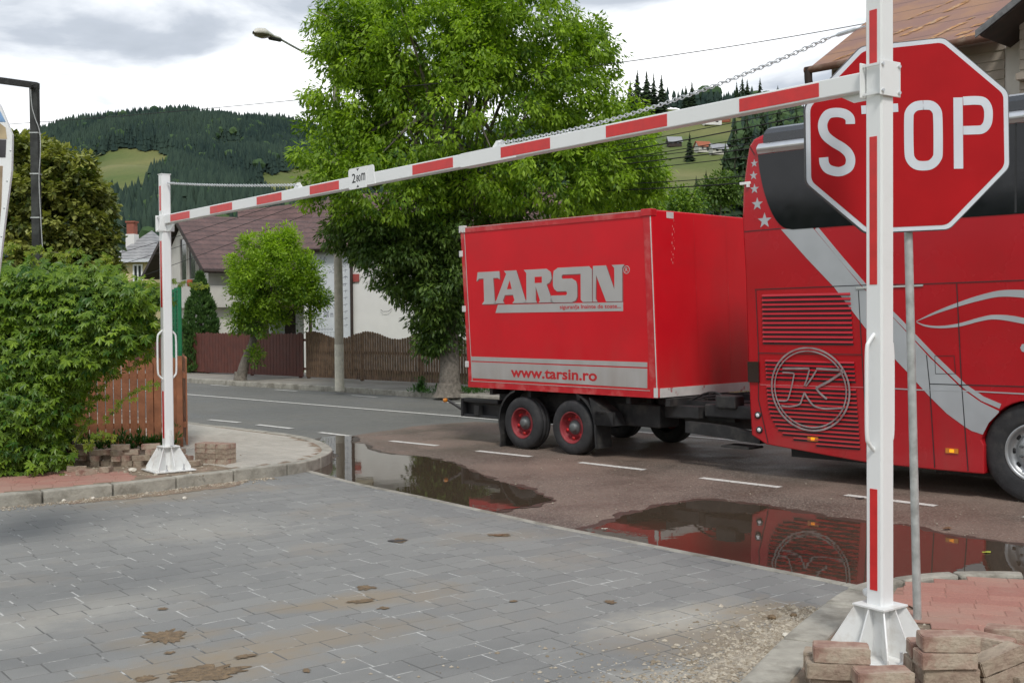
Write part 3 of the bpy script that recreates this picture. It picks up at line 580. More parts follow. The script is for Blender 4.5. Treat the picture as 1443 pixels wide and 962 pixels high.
sheet('driveway_bed', edge_clip_poly(), -.0021, M['sand'])
def strip(name, pts, w, z0, z1, material, side=1, stone=None, gap=.006, kind='structure', bevel=.012, lens=None, jit=0.):
    """kerb of separate stones following pts; the width lies to the left (side=1) or right of the path"""
    P = smooth_path([Vector((p[0], p[1], 0)) for p in pts], 8); cum = [0.]
    for i in range(1, len(P)): cum.append(cum[-1] + (P[i] - P[i - 1]).length)
    def at(s):
        for i in range(1, len(P)):
            if cum[i] >= s: u = (s - cum[i - 1]) / max(cum[i] - cum[i - 1], 1e-6); return P[i - 1].lerp(P[i], u), (P[i] - P[i - 1]).normalized()
        return P[-1], (P[-1] - P[-2]).normalized()
    m = MB(); s = 0.; T = cum[-1]
    while s < T - .01:
        l = min(stone or T, T - s); n = max(int(l / .12), 1) if l < 6 else int(l / .2); A = []; B = []; dz = random.uniform(-jit, jit); dy = random.uniform(-jit, jit)
        for i in range(n + 1):
            p, d = at(s + gap / 2 + (l - gap) * i / n); nn = Vector((-d.y, d.x, 0)) * side; A.append(p + nn * dy); B.append(p + nn * (w + dy))
        vs = [(q.x, q.y, z) for z in (z0, z1 + dz) for q in A + B]; k = n + 1; N2 = 2 * k; fs = []
        for i in range(n):
            fs += [(N2 + i, N2 + i + 1, N2 + k + i + 1, N2 + k + i), (i, i + 1, N2 + i + 1, N2 + i), (k + i + 1, k + i, N2 + k + i, N2 + k + i + 1)]
        fs += [(0, N2, N2 + k, k), (n, k + n, N2 + k + n, N2 + n)]
        m.add(vs, fs); s += l
    return tag(m.build(name, material, recalc=True, bevel=bevel), kind=kind)
strip('driveway_edging', DE[1:8], .085, -.1, .004, M['kerb'], 1, 1.0, bevel=.008, jit=.002)
# left pavement
LS = KL + [(-60, 60), (-30, 20), (-30, 8)]
def inset(pts, w):
    out = []
    for i, p in enumerate(pts):
        a, b_ = Vector(pts[max(i - 1, 0)]), Vector(pts[min(i + 1, len(pts) - 1)]); d = (b_ - a).normalized(); out.append((p[0] - d.y * w, p[1] + d.x * w))
    return out
KLi = inset(KL, .10)
sheet('sidewalk_bed', KLi + [(-60, 60), (-30, 20), (-30, 8)], .1225, M['brown_dirt'])
strip('kerb', KL[1:-2], .14, -.1, .13, M['kerb'], 1, .72, bevel=.014, jit=.004, gap=.016)
redz = [(-14, 6.5), (-9, 9.6), (-5.2, 11.45), (-4.35, 12.1), (-4.05, 12.45), (-4.5, 12.9), (-5.3, 13.1), (-9, 13.2), (-14, 13)]
paving('brick_pavement', R(20), -16, 6, 6, 20, .10, [.20], .127, M['paver_r'], lambda x, y: in_poly(redz, x, y) and in_poly(inset(KL, .2) + [(-60, 60), (-30, 20), (-30, 8)], x, y) and abs(x) < y * .62, seed=8, tilt=.001, gap=.0018)
biz = inset(KL, .19)
biz = biz[9:18] + [(-7.5, 20.3), (-5.0, 16.0), (-4.5, 14.9), (-4.15, 13.9), (-3.9, 13.6), (-3.2, 13.25)]
paving('pale_pavement', R(-46), -22, -8, 5, 14, .10, [.20], .127, M['paver_b'], lambda x, y: in_poly(biz, x, y), gap=.002, seed=9, tilt=.001)
# right pavement
M['bed_red'] = mat('red_grit_bed', (.30, .16, .12), .95, var=.2, scale=20, bump=.5, dirt=(.32, .24, .19), dirt_amt=.7, dscale=3)
RS = inset(KRo, -.22)
sheet('sidewalk_bed', [(x, y) for x, y in RS] + [(14, -6), (2, 2)], .030, M['brown_dirt'])
sheet('brick_bed', [(2.45, 7.3)] + RS[6:] + [(12, -4), (2.95, 5.7), (2.5, 6.45)], .0425, M['bed_red'])
strip('kerb', KRo[0:6], .23, -.1, .045, M['kerb'], -1, .9, bevel=.02, jit=.003, gap=.012)
strip('kerb', KRo[5:12], .13, -.1, .05, M['kerb'], -1, .5, bevel=.02, jit=.004, gap=.012)
rz_ = RS[6:] + [(12, -4), (2.9, 5.6), (2.45, 6.35), (2.35, 6.9), (2.42, 7.3)]
paving('brick_pavement', R(-17), -6, 12, 2, 12, .13, [.26], .0465, M['paver_r'], lambda x, y: in_poly(rz_, x, y) and x < y * .55 + .6, seed=10, tilt=.001, gap=.002)
# far pavement
far_in = [p + rn * .14 for p in FK]; far_bk = [p + rn * 4.2 for p in FK]
strip('kerb', [(p.x, p.y) for p in FK[1:7]], .14, -.1, .11, M['kerb'], 1, 1.0, bevel=.015, jit=.004)
a = MB(); n = len(FK); a.v = [(p.x, p.y, .106) for p in far_in] + [(p.x, p.y, .106) for p in far_bk]
for k in range(n - 1): a.f.append((k, k + 1, n + k + 1, n + k)); a.m.append(0); a.sm.append(False)
o = a.build('far_sidewalk', mat('worn_far_pavement', (.27, .25, .22), .9, var=.15, scale=2, bump=.5, bscale=30, dirt=(.17, .145, .11), dirt_amt=.8, dscale=.7)); tag(o, kind='structure')
if o.data.polygons[0].normal.z < 0: o.data.flip_normals()

# ---- mud, gravel, small litter on the ground
def blob(cx, cy, rx, ry, ang, seed, n=90, rag=.6):
    out = []
    for k in range(n):
        t_ = 2 * math.pi * k / n; q = 1 + rag * noise.noise(Vector((math.cos(t_) * 1.7 + seed, math.sin(t_) * 1.7, seed * 3.3))) + rag * .8 * noise.noise(Vector((math.cos(t_) * 6 + seed, math.sin(t_) * 6, seed)))
        x, y = rx * q * math.cos(t_), ry * q * math.sin(t_); out.append((cx + x * math.cos(ang) - y * math.sin(ang), cy + x * math.sin(ang) + y * math.cos(ang)))
    return out
for k, (px, py, wx, sy, ang) in enumerate([(231, 896, .105, .085, .3), (285, 948, .17, .075, .4), (205, 956, .05, .03, .2), (515, 828, .06, .035, .2), (508, 847, .09, .028, .4), (860, 848, .036, .026, 0), (724, 847, .022, .02, 0), (703, 754, .10, .035, 0), (238, 906 + 14, .03, .014, .4), (432, 945, .02, .02, 0), (562, 762, .055, .045, 0), (229, 858, .03, .02, 0), (540, 857, .03, .02, 0), (345, 925, .06, .02, .5)]):
    q = G(px, py); o = sheet('mud_patch', blob(q.x, q.y, wx, sy * 1.6, ang, k + 1.5), .0032 + .0002 * k, M['mud']); tag(o, 'brown mud smeared over the grey paving', 'mud', kind='stuff')
M['gravel'] = attr_mat('loose_gravel', (.20, .16, .11), (.46, .41, .33), .95, 0, fine=.15)
def gravel(name, pos, size, label, material=None, cat='gravel'):
    n = len(pos); ico = np.array([(0, 0, 1), (.9, 0, .1), (.28, .85, 0), (-.72, .53, .1), (-.72, -.53, 0), (.28, -.85, .1), (0, 0, -.8)]); fc = np.array([(0, 1, 2), (0, 2, 3), (0, 3, 4), (0, 4, 5), (0, 5, 1), (6, 2, 1), (6, 3, 2), (6, 4, 3), (6, 5, 4), (6, 1, 5)])
    j = ico[None] * (1 + .5 * (RNG.random((n, 7, 3)) - .5)) * size[:, None, None] * np.array([1, 1, .6]); a = RNG.random(n) * 6.28; c, s = np.cos(a)[:, None], np.sin(a)[:, None]
    x = j[..., 0] * c - j[..., 1] * s; y = j[..., 0] * s + j[..., 1] * c; v = np.stack([x, y, j[..., 2]], -1) + pos[:, None]
    f = (fc[None] + (np.arange(n) * 7)[:, None, None]).reshape(-1, 3); return tag(fast_mesh(name, v.reshape(-1, 3), f, material or M['gravel'], v=np.repeat(RNG.random(n), 10)), label, cat, kind='stuff')
def scatter_px(n, cx, cy, sx, sy, z):
    out = []
    for _ in range(n):
        p = G(random.gauss(cx, sx), min(random.gauss(cy, sy), 1050), z); out.append(p[:])
    return np.array(out)
g1 = []
for _ in range(6500):
    u = abs(random.gauss(0, .30)) if random.random() < .8 else abs(random.gauss(0, .7)); s = random.uniform(0, 1); kx, ky = lerp(.75, 1.95, s), lerp(5.0, 7.1, s); w = u * (1.1 - .75 * s); g1.append((kx - w * .8, ky + w * .45 + random.uniform(-.08, .08), .001))
g1 = np.array(g1); gravel('gravel', g1, RNG.gamma(2.0, .0030, len(g1)) + .0015, 'pale gravel and grit swept against the kerb beside the front barrier post')
sheet_p = blob(1.40, 6.35, .13, .70, R(-30), 4.4, 90, .9); tag(sheet('sand_patch', sheet_p, .0026, mat('spilled_sand', (.33, .29, .23), .95, var=.3, scale=22, bump=1, bscale=60, dirt=(.16, .12, .08), dirt_amt=.9, dscale=5)), 'sandy dirt spilled along the kerb', 'sand', kind='stuff')
g2 = []
for _ in range(1500):
    s = random.random(); q = Vector((lerp(-5.2, -2.85, s), 0, 0)); i = 0
    for i in range(3, 11):
        if KL[i][0] <= q.x <= KL[i + 1][0]: break
    u = (q.x - KL[i][0]) / (KL[i + 1][0] - KL[i][0]); yy = lerp(KL[i][1], KL[i + 1][1], min(max(u, 0), 1)); w = abs(random.gauss(0, .11)); g2.append((q.x + w * .6, yy - w * .8, .002))
g2 = np.array(g2); gravel('gravel', g2, RNG.gamma(2.2, .0028, len(g2)) + .002, 'loose grit lying along the foot of the left kerb')
tag(sheet('dirt_line', noisy([(-4.7, 11.54), (-3.95, 12.15), (-3.3, 12.84), (-3.0, 12.95), (-3.1, 12.55), (-3.5, 12.1), (-4.0, 11.75), (-4.5, 11.45)], amp=.08), .0024, M['brown_dirt']), 'brown grit along the left kerb', 'dirt', kind='stuff')
g3 = np.array([(lerp(1.42, 2.5, random.random()), 0, .03) for _ in range(1900)]); g3[:, 1] = 5.0 + RNG.random(1900) * 2.35; ok = (g3[:, 0] > (g3[:, 1] - 3.6) * .62 + .42) & (g3[:, 0] < 2.9); g3 = g3[ok]
gravel('gravel', g3, RNG.gamma(2.2, .003, len(g3)) + .002, 'stony soil around the foot of the front barrier post')
g4 = np.array([(random.uniform(-5.4, -3.4), random.uniform(12.6, 14.4), .118) for _ in range(900)]); gravel('gravel', g4, RNG.gamma(2.2, .005, 900) + .003, 'stony rubble around the foot of the far barrier post')
g5 = []
for _ in range(1600):
    s = random.random() * 9; q = Vector((-2.9, 14.2, 0)) + rd * s + rn * abs(random.gauss(0, 1.8))
    if not in_poly(p1, q.x, q.y) and not in_poly(p2, q.x, q.y): g5.append((q.x, q.y, RZ + .014))
g5 = np.array(g5); gravel('gravel', g5, RNG.gamma(2, .0016, len(g5)) + .001, 'fine grit scattered over the brown junction')

# ------------------------------------------------------------------ height barrier (two posts, boom, chains, clearance plate)
PL, PR = Vector((-3.96, 13.02, .13)), Vector((1.96, 6.05, .03))
bar = empty('height_barrier', (PR.x, PR.y, 0), 0, 'white steel height barrier with red strips, spanning the paved entrance', 'height barrier')
def child(o, loc, rz):
    o.location = loc; o.rotation_euler = (0, 0, rz); return o
def post(P, ang, top, strips, hz, base_z, side):
    """local x points along the gate away from the boom, local y away from the driveway face"""
    loc = Vector((P.x - PR.x, P.y - PR.y, 0)); h = .0525
    tube = MB()
    c = .010; prof = [(-h + c, -h), (h - c, -h), (h, -h + c), (h, h - c), (h - c, h), (-h + c, h), (-h, h - c), (-h, -h + c)]
    tube.prism([(x, y, base_z + .28) for x, y in prof], (0, 0, top - base_z - .28))
    po = tube.build('post', M['white'], bar, recalc=True); child(po, loc, ang)
    a = MB(); a.box(-h - .004, h + .004, -h - .004, h + .004, top, top + .008); a.build('cap', M['white'], po)
    for z0, z1 in strips:
        a = MB(); x = 0; a.box(x - .023, x + .023, -h - .0022, -h + .001, z0, z1); a.build('reflective_strip', M['red_strip'], po)
    a = MB(); a.prism([(-.102, -.102, base_z + .268), (.102, -.102, base_z + .268), (.102, .102, base_z + .268), (-.102, .102, base_z + .268)], (0, 0, .012)); a.build('collar_plate', M['white_foot'], po, bevel=.002)
    a = MB(); a.prism([(-.235, -.235, base_z), (.235, -.235, base_z), (.235, .235, base_z), (-.235, .235, base_z)], (0, 0, .014)); a.build('base_plate', M['white_foot'], po, bevel=.002)
    a = MB()      # ribs: four diagonal and four across, plus the tapered core
    a.prism([(-.06, -.06, base_z + .014), (.06, -.06, base_z + .014), (.06, .06, base_z + .014), (-.06, .06, base_z + .014)], (0, 0, .254))
    a.build('core', M['white_foot'], po)
    for k in range(8):
        t_ = k * math.pi / 4; r0, r1 = (.055, .195) if k % 2 == 0 else (.08, .268); rt = .096 if k % 2 == 0 else .132
        d = Vector((math.cos(t_), math.sin(t_), 0)); s_ = Vector((-d.y, d.x, 0)) * .004; z = Vector((0, 0, 1))
        a = MB(); a.prism([d * r0 + z * (base_z + .014) - s_, d * r1 + z * (base_z + .014) - s_, d * r1 + z * (base_z + .05) - s_, d * rt + z * (base_z + .268) - s_, d * r0 + z * (base_z + .268) - s_], s_ * 2); a.build('rib', M['white_foot'], po)
    for sx in (-1, 1):
        for sy in (-1, 1):
            a = MB(); x, y = sx * .205, sy * .10; a.tube([(x, y, base_z - .05), (x, y, base_z + .085)], .008, 8); a.lathe([(.001, base_z + .03), (.015, base_z + .03), (.015, base_z + .014), (.001, base_z + .014)], 6, axis='z', c=(x, y, 0), smooth=False); a.build('anchor_bolt', M['zinc'], po)
    for s_ in (-1, 1):
        z0, z1 = hz; x = s_ * h; a = MB()
        a.tube(smooth_path([(x - s_ * .01, 0, z0), (x + s_ * .035, 0, z0 + .04), (x + s_ * .055, 0, z0 + .09), (x + s_ * .058, 0, (z0 + z1) / 2), (x + s_ * .055, 0, z1 - .09), (x + s_ * .035, 0, z1 - .04), (x - s_ * .01, 0, z1)], 6), .011, 10); hd = a.build('handle', M['white'], po)
    a = MB(); a.box(-.026 + side * .0, .026, -h - .006, -h - .001, base_z + .33, base_z + .50); 
    return po
angL, angR = R(-52), R(-54.5)
poL = post(PL, angL, 3.51, [(3.10, 3.38), (2.0, 2.755), (.50, 1.04)], (1.17, 1.74), .13, -1)
poR = post(PR, angR, 3.60, [(3.18, 3.46), (2.015, 2.795), (.39, .93)], (1.13, 1.755), .03, 1)
# the right post carries its handles on the driveway face and the far face
for c_ in [c for p_ in (poL, poR) for c in p_.children if c.name.startswith('handle')]: c_.rotation_euler = (0, 0, R(90))
# lock tab beside the left post, small cam beside the right
a = MB(); a.box(.054, .125, -.004, .004, .42, .60); a.box(.066, .110, -.009, -.004, .425, .54); a.build('lock_plate', M['white'], poL, bevel=.003)
a = MB(); a.lathe([(.001, -.02), (.022, -.02), (.022, .02), (.001, .02)], 14, c=(-.075, 0, .36)); a.build('stop_pin', M['white'], poR)
# boom
B0 = Vector((PL.x, PL.y, 2.995)); B1 = Vector((PR.x, PR.y, 3.100)); bd = (B1 - B0).normalized(); LB = (B1 - B0).length
bang = math.atan2(bd.y, bd.x)
bm_e = MB(); hh_, ww = .050, .040
bm_e.box(.075, LB - .075, -ww, ww, -hh_, hh_); boom = bm_e.build('boom', M['white'], bar, bevel=.006)
boom.location = (B0.x - PR.x, B0.y - PR.y, B0.z); boom.rotation_euler = (0, -math.asin(bd.z), bang)
def boom_s(px):      # distance along the boom of a picture column
    lo, hi = 0., LB
    for _ in range(40):
        mi = (lo + hi) / 2; q = B0 + bd * mi; w = q - Vector((0, 0, CH)); x = 721.5 + 1600 * w.dot(rgt) / w.dot(fwd)
        if x < px: lo = mi
        else: hi = mi
    return lo
BS = [(245, 272), (301, 332), (367, 402), (442, 483), (587, 644), (711.6, 781), (860, 946), (1048, 1160)]
for x0, x1 in BS:
    s0, s1 = boom_s(x0), boom_s(x1); a = MB(); a.box(s0, s1, -ww - .0022, -ww + .001, -hh_ + .012, hh_ - .012); a.build('reflective_strip', M['red_strip'], boom)
# joints on the boom
for px in (703, 420):
    s0 = boom_s(px); a = MB(); a.prism([(s0 - .09, 0, hh_ - .002), (s0 + .09, 0, hh_ - .002), (s0 + .03, 0, hh_ + .055), (s0 - .03, 0, hh_ + .055)], (0, .006, 0)); a.tube([(s0, -.008, hh_ + .035), (s0, .014, hh_ + .035)], .011, 10); a.build('lug', M['white'], boom)
s0 = boom_s(720); a = MB(); a.box(s0 - .55, s0 + .1, -ww - .005, ww + .005, -hh_ - .004, hh_ + .003); a.build('sleeve', M['white'], boom, bevel=.002)
for o in [c for c in boom.children if c.name.startswith('sleeve')]: o.location = (0, .004, 0)
# clearance plate
s0, s1, s2 = boom_s(498), boom_s(523.5), boom_s(533); PZ0, PZ1 = -.065, .115
cp = MB(); c = .018
cp.prism([(s0 + c, -ww - .004, PZ0), (s1 - .004, -ww - .004, PZ0), (s1 - .004, -ww - .004, PZ1), (s0 + c, -ww - .004, PZ1), (s0, -ww - .004, PZ1 - c), (s0, -ww - .004, PZ0 + c)], (0, -.006, 0)); cpo = cp.build('clearance_plate', M['white'], boom, recalc=True)
a = MB(); a.prism([(s1 - .004, -ww - .003, -.05), (s2 + .02, -ww - .003, -.05), (s2, -ww - .003, .03), (s2, -ww - .003, PZ1 - .02), (s2 - .02, -ww - .003, PZ1), (s1 - .004, -ww - .003, PZ1)], (0, .006, 0)); a.build('clearance_bracket', M['white'], boom, recalc=True)
W_ = s1 - s0; y_ = -ww - .0102
font_mesh('lettering', '2', M['black'], cpo, s0 + W_ * .20, s0 + W_ * .40, -.012, .068, y_, .001, .01); font_mesh('lettering', '80', M['black'], cpo, s0 + W_ * .44, s0 + W_ * .68, -.008, .050, y_, .001, .008); font_mesh('lettering', 'm', M['black'], cpo, s0 + W_ * .72, s0 + W_ * .93, -.004, .060, y_, .001, .012)
for z0, z1 in ((.105, .085), (-.055, -.035)):
    a = MB(); cx = s0 + W_ * .52; a.prism([(cx - .022, y_, z0), (cx + .022, y_, z0), (cx, y_, z1)], (0, -.001, 0)); a.build('arrow', M['black'], cpo, recalc=True)
# brackets clamping the boom to the posts
for po, s_ in ((poL, 1), (poR, -1)):
    h = .0525; zc = 2.955 if s_ > 0 else 3.095; z0_, z1_ = zc - .093, zc + .093
    xo = -s_ * (h + .010)
    a = MB(); a.box(min(xo, xo - s_ * .007), max(xo, xo - s_ * .007), -h - .034, h + .034, z0_, z1_); a.build('clamp_plate', M['white'], po, bevel=.010)
    for y in (-1, 1):
        for z in (z0_ + .024, z1_ - .024):
            b_ = MB(); q = Vector((xo - s_ * .007, y * (h + .017), z)); b_.tube([q, q - Vector((s_ * .010, 0, 0))], .0095, 6, smooth=False); b_.build('bolt', M['zinc'], po)
    xi = s_ * (h + .003)
    a = MB(); a.box(min(xi, xi + s_ * .008), max(xi, xi + s_ * .008), -h - .034, h + .034, z0_, z1_); a.build('clamp_plate', M['white'], po, bevel=.010)
    for z in (z0_ + .012, z1_ - .024):
        for y in (-h - .018, h + .008):
            b_ = MB(); b_.box(min(xo, xi), max(xo, xi), y, y + .010, z, z + .012); b_.build('clamp_bar', M['white'], po)
    a = MB(); g0 = xi + s_ * .008; a.prism([(g0, -.003, zc - .02), (g0 + s_ * .24, -.003, zc - .02), (g0 + s_ * .10, -.003, z0_), (g0, -.003, z0_)], (0, .006, 0)); a.build('gusset', M['white'], po, recalc=True)
# chains
def chain(name, A, Bp, sag, pitch, rad, wire):
    m = MB(); L_ = (Bp - A).length; n = int(L_ / pitch)
    for i in range(n):
        t0 = (i + .5) / n; c = A.lerp(Bp, t0) - Vector((0, 0, 4 * sag * t0 * (1 - t0))); t1 = t0 + .01; c2 = A.lerp(Bp, t1) - Vector((0, 0, 4 * sag * t1 * (1 - t1)))
        d = (c2 - c).normalized(); u = d.cross(Vector((0, 0, 1))).normalized(); w = d.cross(u)
        if i % 2: u, w = w, u
        ring = []
        for k in range(12):
            t_ = 2 * math.pi * k / 12; ring.append(c + d * (math.cos(t_) * pitch * .72) + u * (math.sin(t_) * rad))
        m.tube(ring + [ring[0]], wire, 5, caps=False)
    return m.build(name, M['zinc'], bar)
off = Vector((PR.x, PR.y, 0))
cA = B0 + bd * boom_s(703) + Vector((0, 0, hh_ + .035)); cB = PR + Vector((-.06, .05, 3.36)); cB.z = 3.395
tens = cB + (cA - cB).normalized() * .22
chain('chain', cA - off, tens - off, .085, .030, .0115, .0032)
m = MB(); d_ = (tens - cB); m.tube([cB - off, cB - off + d_ * .25], .005, 6); m.tube([cB - off + d_ * .2, cB - off + d_ * .3, cB - off + d_ * .75, cB - off + d_ * .85], [.004, .012, .012, .004], 8); m.tube([cB - off + d_ * .8, tens - off], .005, 6); m.build('turnbuckle', M['zinc'], bar)
lA = PL + Vector((.055, -.05, 0)); lA.z = 3.41; lB = B0 + bd * boom_s(420) + Vector((0, 0, hh_ + .035))
chain('chain', lA - off, lB - off, .015, .030, .0115, .0036)
m = MB(); m.tube([lA - off, lA - off + (lB - lA) * .06], .012, 6); m.build('turnbuckle', M['zinc'], bar)

# ------------------------------------------------------------------ stop sign
SY = 6.62
def sg(px, py):      # local x,z of the sign plane (upright plane facing the street corner)
    p = W(px, py, SY); return (p.x, p.z)
so_ = empty('stop_sign', (2.36, 6.62, .04), 0, 'red octagonal STOP sign on a grey metal pole behind the right barrier post', 'road sign')
def k1(x, y): p = sg(860 + x / 2.467, y / 2.467); return (p[0] - 2.36, p[1] - .04)
octo = [k1(*q) for q in ((872, 163), (1160, 132), (1383, 320), (1387, 582), (1178, 797), (888, 810), (682, 637), (678, 368))]
def scal(poly, k):
    cx = sum(p[0] for p in poly) / len(poly); cy = sum(p[1] for p in poly) / len(poly); return [(cx + (p[0] - cx) * k, cy + (p[1] - cy) * k) for p in poly]
def rounded(poly, r_=.03):
    out = []
    for i, p in enumerate(poly):
        a, b = Vector(poly[i - 1]), Vector(poly[(i + 1) % len(poly)]); p = Vector(p); q0 = p + (a - p).normalized() * r_; q1 = p + (b - p).normalized() * r_
        for k in range(5): t_ = k / 4; out.append(tuple(q0.lerp(p, t_).lerp(p.lerp(q1, t_), t_)))
    return out
a = MB(); a.prism([(x, .004, z) for x, z in rounded(scal(octo, 1.008))], (0, .022, 0)); pls = a.build('sign_plate', M['sign_edge'], so_, recalc=True)
a = MB(); a.prism([(x, 0, z) for x, z in rounded(scal(octo, .998))], (0, .0038, 0)); a.build('border', M['sign_white'], pls, recalc=True)
a = MB(); a.prism([(x, -.002, z) for x, z in rounded(scal(octo, .952))], (0, .0018, 0)); a.build('red_face', M['sign_red'], pls, recalc=True)
def stroke(name, pts, w, closed=False, k=5, parent=None, mat_=None, y=-.0024, th=.0012, conv=None):
    conv = conv or k1; P = [Vector(conv(*p)) for p in pts]
    if closed: P = smooth_path(P + P[:1], k)
    elif k: P = smooth_path(P, k)
    a = MB(); a.ribbon([(p.x, p.y) for p in P], w, y, th); return a.build(name, mat_ or M['sign_white'], parent or pls)
lw = .0540
stroke('letter', [(834, 432), (832, 412), (815, 397), (786, 392), (757, 398), (741, 420), (738, 445), (748, 472), (775, 495), (808, 515), (828, 535), (835, 558), (828, 582), (806, 595), (785, 597), (757, 588), (744, 570), (741, 548)], lw)
stroke('letter', [(872, 383), (1000, 375)], lw * .9, k=0)
stroke('letter', [(938, 392), (944, 606)], lw, k=0)
stroke('letter', [(1087, 366), (1060, 371), (1041, 390), (1037, 420), (1038, 525), (1044, 555), (1062, 573), (1089, 577), (1115, 572), (1134, 552), (1139, 525), (1138, 415), (1133, 385), (1115, 368)], lw, closed=True)
stroke('letter', [(1208, 340), (1210, 587)], lw, k=0)
stroke('letter', [(1226, 352), (1268, 350), (1296, 354), (1311, 374), (1314, 403), (1309, 432), (1292, 450), (1262, 453), (1226, 454)], .050)
a = MB(); base = Vector((2.40 - 2.36, .10, 0)); topp = Vector((-.035, .055, 2.55)); a.tube([base, topp], .024, 16); a.build('pole', M['zinc_pole'], so_)

# ------------------------------------------------------------------ vehicles
def plate(name, pts, y, th, material, parent, conv=None):
    a = MB(); a.prism([(x, y - th, z) for x, z in pts], (0, th, 0)); return a.build(name, material, parent, recalc=True)
def wheel(parent, x, r, y, out, style, rimr):
    """out=-1: the disc faces the camera side"""
    e = bpy.data.objects.new('wheel', None); COL.objects.link(e); e.parent = parent; e.location = (x, y, r); e.empty_display_size = .2
    e.scale = (1, -out, 1)
    w = .245; m = MB()
    m.lathe([(rimr, -w / 2 + .015), (rimr + .02, -w / 2 + .002), (rimr + .05, -w / 2 - .004), (r - .06, -w / 2 - .002), (r - .02, -w / 2 + .012), (r - .004, -w / 2 + .03), (r, -w / 2 + .06), (r, -.045), (r - .008, -.040), (r - .008, -.030), (r, -.025), (r, .025), (r - .008, .03), (r - .008, .04), (r, .045), (r, w / 2 - .05), (r - .02, w / 2 - .01), (r - .08, w / 2), (rimr, w / 2)], 56)
    m.build('tyre', M['tyre'], e)
    m = MB()
    if style == 'trailer':
        m.lathe([(rimr + .003, -w / 2 + .008), (rimr - .012, -w / 2 + .004), (rimr - .018, -w / 2 + .03), (rimr - .035, -w / 2 + .10), (rimr - .05, -.005), (.145, -.005), (.135, -.035), (.09, -.035)], 48); m.build('rim', M['rim_red'], e)
        for k in range(6):
            t_ = k * math.pi / 3 + .3; a = MB(); q = Vector((.150 * math.cos(t_), 0, .150 * math.sin(t_))); a.lathe([(.001, -.045), (.022, -.045), (.026, -.005)], 10, c=q); a.build('spoke_clamp', M['trailer_red'], e)
        a = MB(); a.lathe([(.001, -.105), (.045, -.105), (.058, -.095), (.062, -.06), (.095, -.055), (.10, -.03), (.09, 0)], 24); a.build('hub', M['hub'], e)
    else:
        m.lathe([(rimr + .003, -w / 2 + .006), (rimr - .015, -w / 2 - .002), (rimr - .03, -w / 2 + .02), (rimr - .05, -.03), (.20, -.045), (.17, -.07), (.10, -.075), (.001, -.075)], 56); m.build('rim', M['rim_alu'], e)
        for k in range(10):
            t_ = k * math.pi / 5; a = MB(); q = Vector((.225 * math.cos(t_), 0, .225 * math.sin(t_))); a.lathe([(.001, -.041), (.026, -.041), (.030, -.030)], 12, c=q); a.build('vent_hole', M['chassis'], e)
            a = MB(); q = Vector((.155 * math.cos(t_ + .3), 0, .155 * math.sin(t_ + .3))); a.lathe([(.001, -.10), (.014, -.10), (.016, -.068)], 6, c=q, smooth=False); a.build('wheel_nut', M['hub'], e)
        a = MB(); a.lathe([(.001, -.125), (.06, -.125), (.075, -.11), (.08, -.07)], 24); a.build('hub', M['hub'], e)
    return e
# ---- box trailer.  local x forward (towards the bus), local y away from the camera side
tr = empty('box_trailer', (1.784, 14.27, RZ), -R(46.8), 'red two-axle box trailer with silver TARSIN lettering and website band, coupled behind the red bus', 'trailer')
TW = 2.3
def shear(z): return -.0475 * (z - .84)
body_prof = [(-3.55, .84), (.07, .84)] 
a = MB(); zt, zb = 3.215, .845
xr = lambda z: -3.548 + shear(z) * 1.45; xf = lambda z: .068 + shear(z) * .92
cs = [(0.0, 0)]
a.add([(xr(zb), 0, zb), (xf(zb), 0, zb), (xf(zt), 0, zt), (xr(zt), 0, zt), (xr(zb), TW, zb), (xf(zb), TW, zb), (xf(zt), TW, zt), (xr(zt), TW, zt)], [(0, 1, 2, 3), (1, 5, 6, 2), (5, 4, 7, 6), (4, 0, 3, 7), (3, 2, 6, 7), (4, 5, 1, 0)])
tb_ = a.build('box_body', M['trailer_red'], tr, bevel=.02, seg=3)
def rail(pts, w, t_, mat_, name, par=tb_):   # thin edge profile on the near side
    a = MB(); a.ribbon(pts, w, 0.0, t_); return a.build(name, mat_, par)
# edge profiles
M['rail_red'] = mat('red_edge_profile', (.52, .012, .020), .4, var=.08, dirt=(.55, .25, .22), dirt_amt=.5, dscale=3)
rail([(xf(zb) - .075, zb + .0), (xf(zt) - .075, zt - .01)], .11, .006, M['rail_red'], 'corner_post'); rail([(xr(zb) + .045, zb), (xr(zt) + .045, zt - .01)], .08, .006, M['rail_red'], 'corner_post')
rail([(xr(3.16) + .0, 3.165), (xf(3.16), 3.165)], .07, .010, M['rail_red'], 'top_rail'); rail([(xr(.9), .885), (xf(.9), .885)], .085, .012, M['rail_red'], 'bottom_rail')
rail([(xr(3.2) + .02, 3.203), (xf(3.2) - .02, 3.203)], .008, .013, M['silver'], 'rail_edge'); rail([(xr(.93) + .06, .9335), (xf(.93) - .12, .9335)], .009, .014, M['silver'], 'rail_edge')
rail([(xr(.85) + .085, .86), (xr(3.1) + .088, 3.12)], .006, .008, M['silver'], 'seam'); rail([(xf(.85) - .015, .85), (xf(3.1) - .018, 3.2)], .010, .008, M['white_scuff'], 'corner_edge')
a = MB(); a.box(xr(zt) - .02, xr(zt) + .12, -.02, .03, 3.13, 3.235); a.build('corner_cap', M['white_scuff'], tb_, bevel=.01)
a = MB(); a.box(xf(zt) - .16, xf(zt) + .01, -.018, .10, 3.13, 3.225); a.build('corner_cap', M['rail_red'], tb_, bevel=.01)
for z in (2.82, 2.0, 1.18):
    a = MB(); a.box(xr(z) - .045, xr(z) + .03, -.018, .02, z - .045, z + .045); a.build('hinge', M['white_scuff'], tb_, bevel=.006)
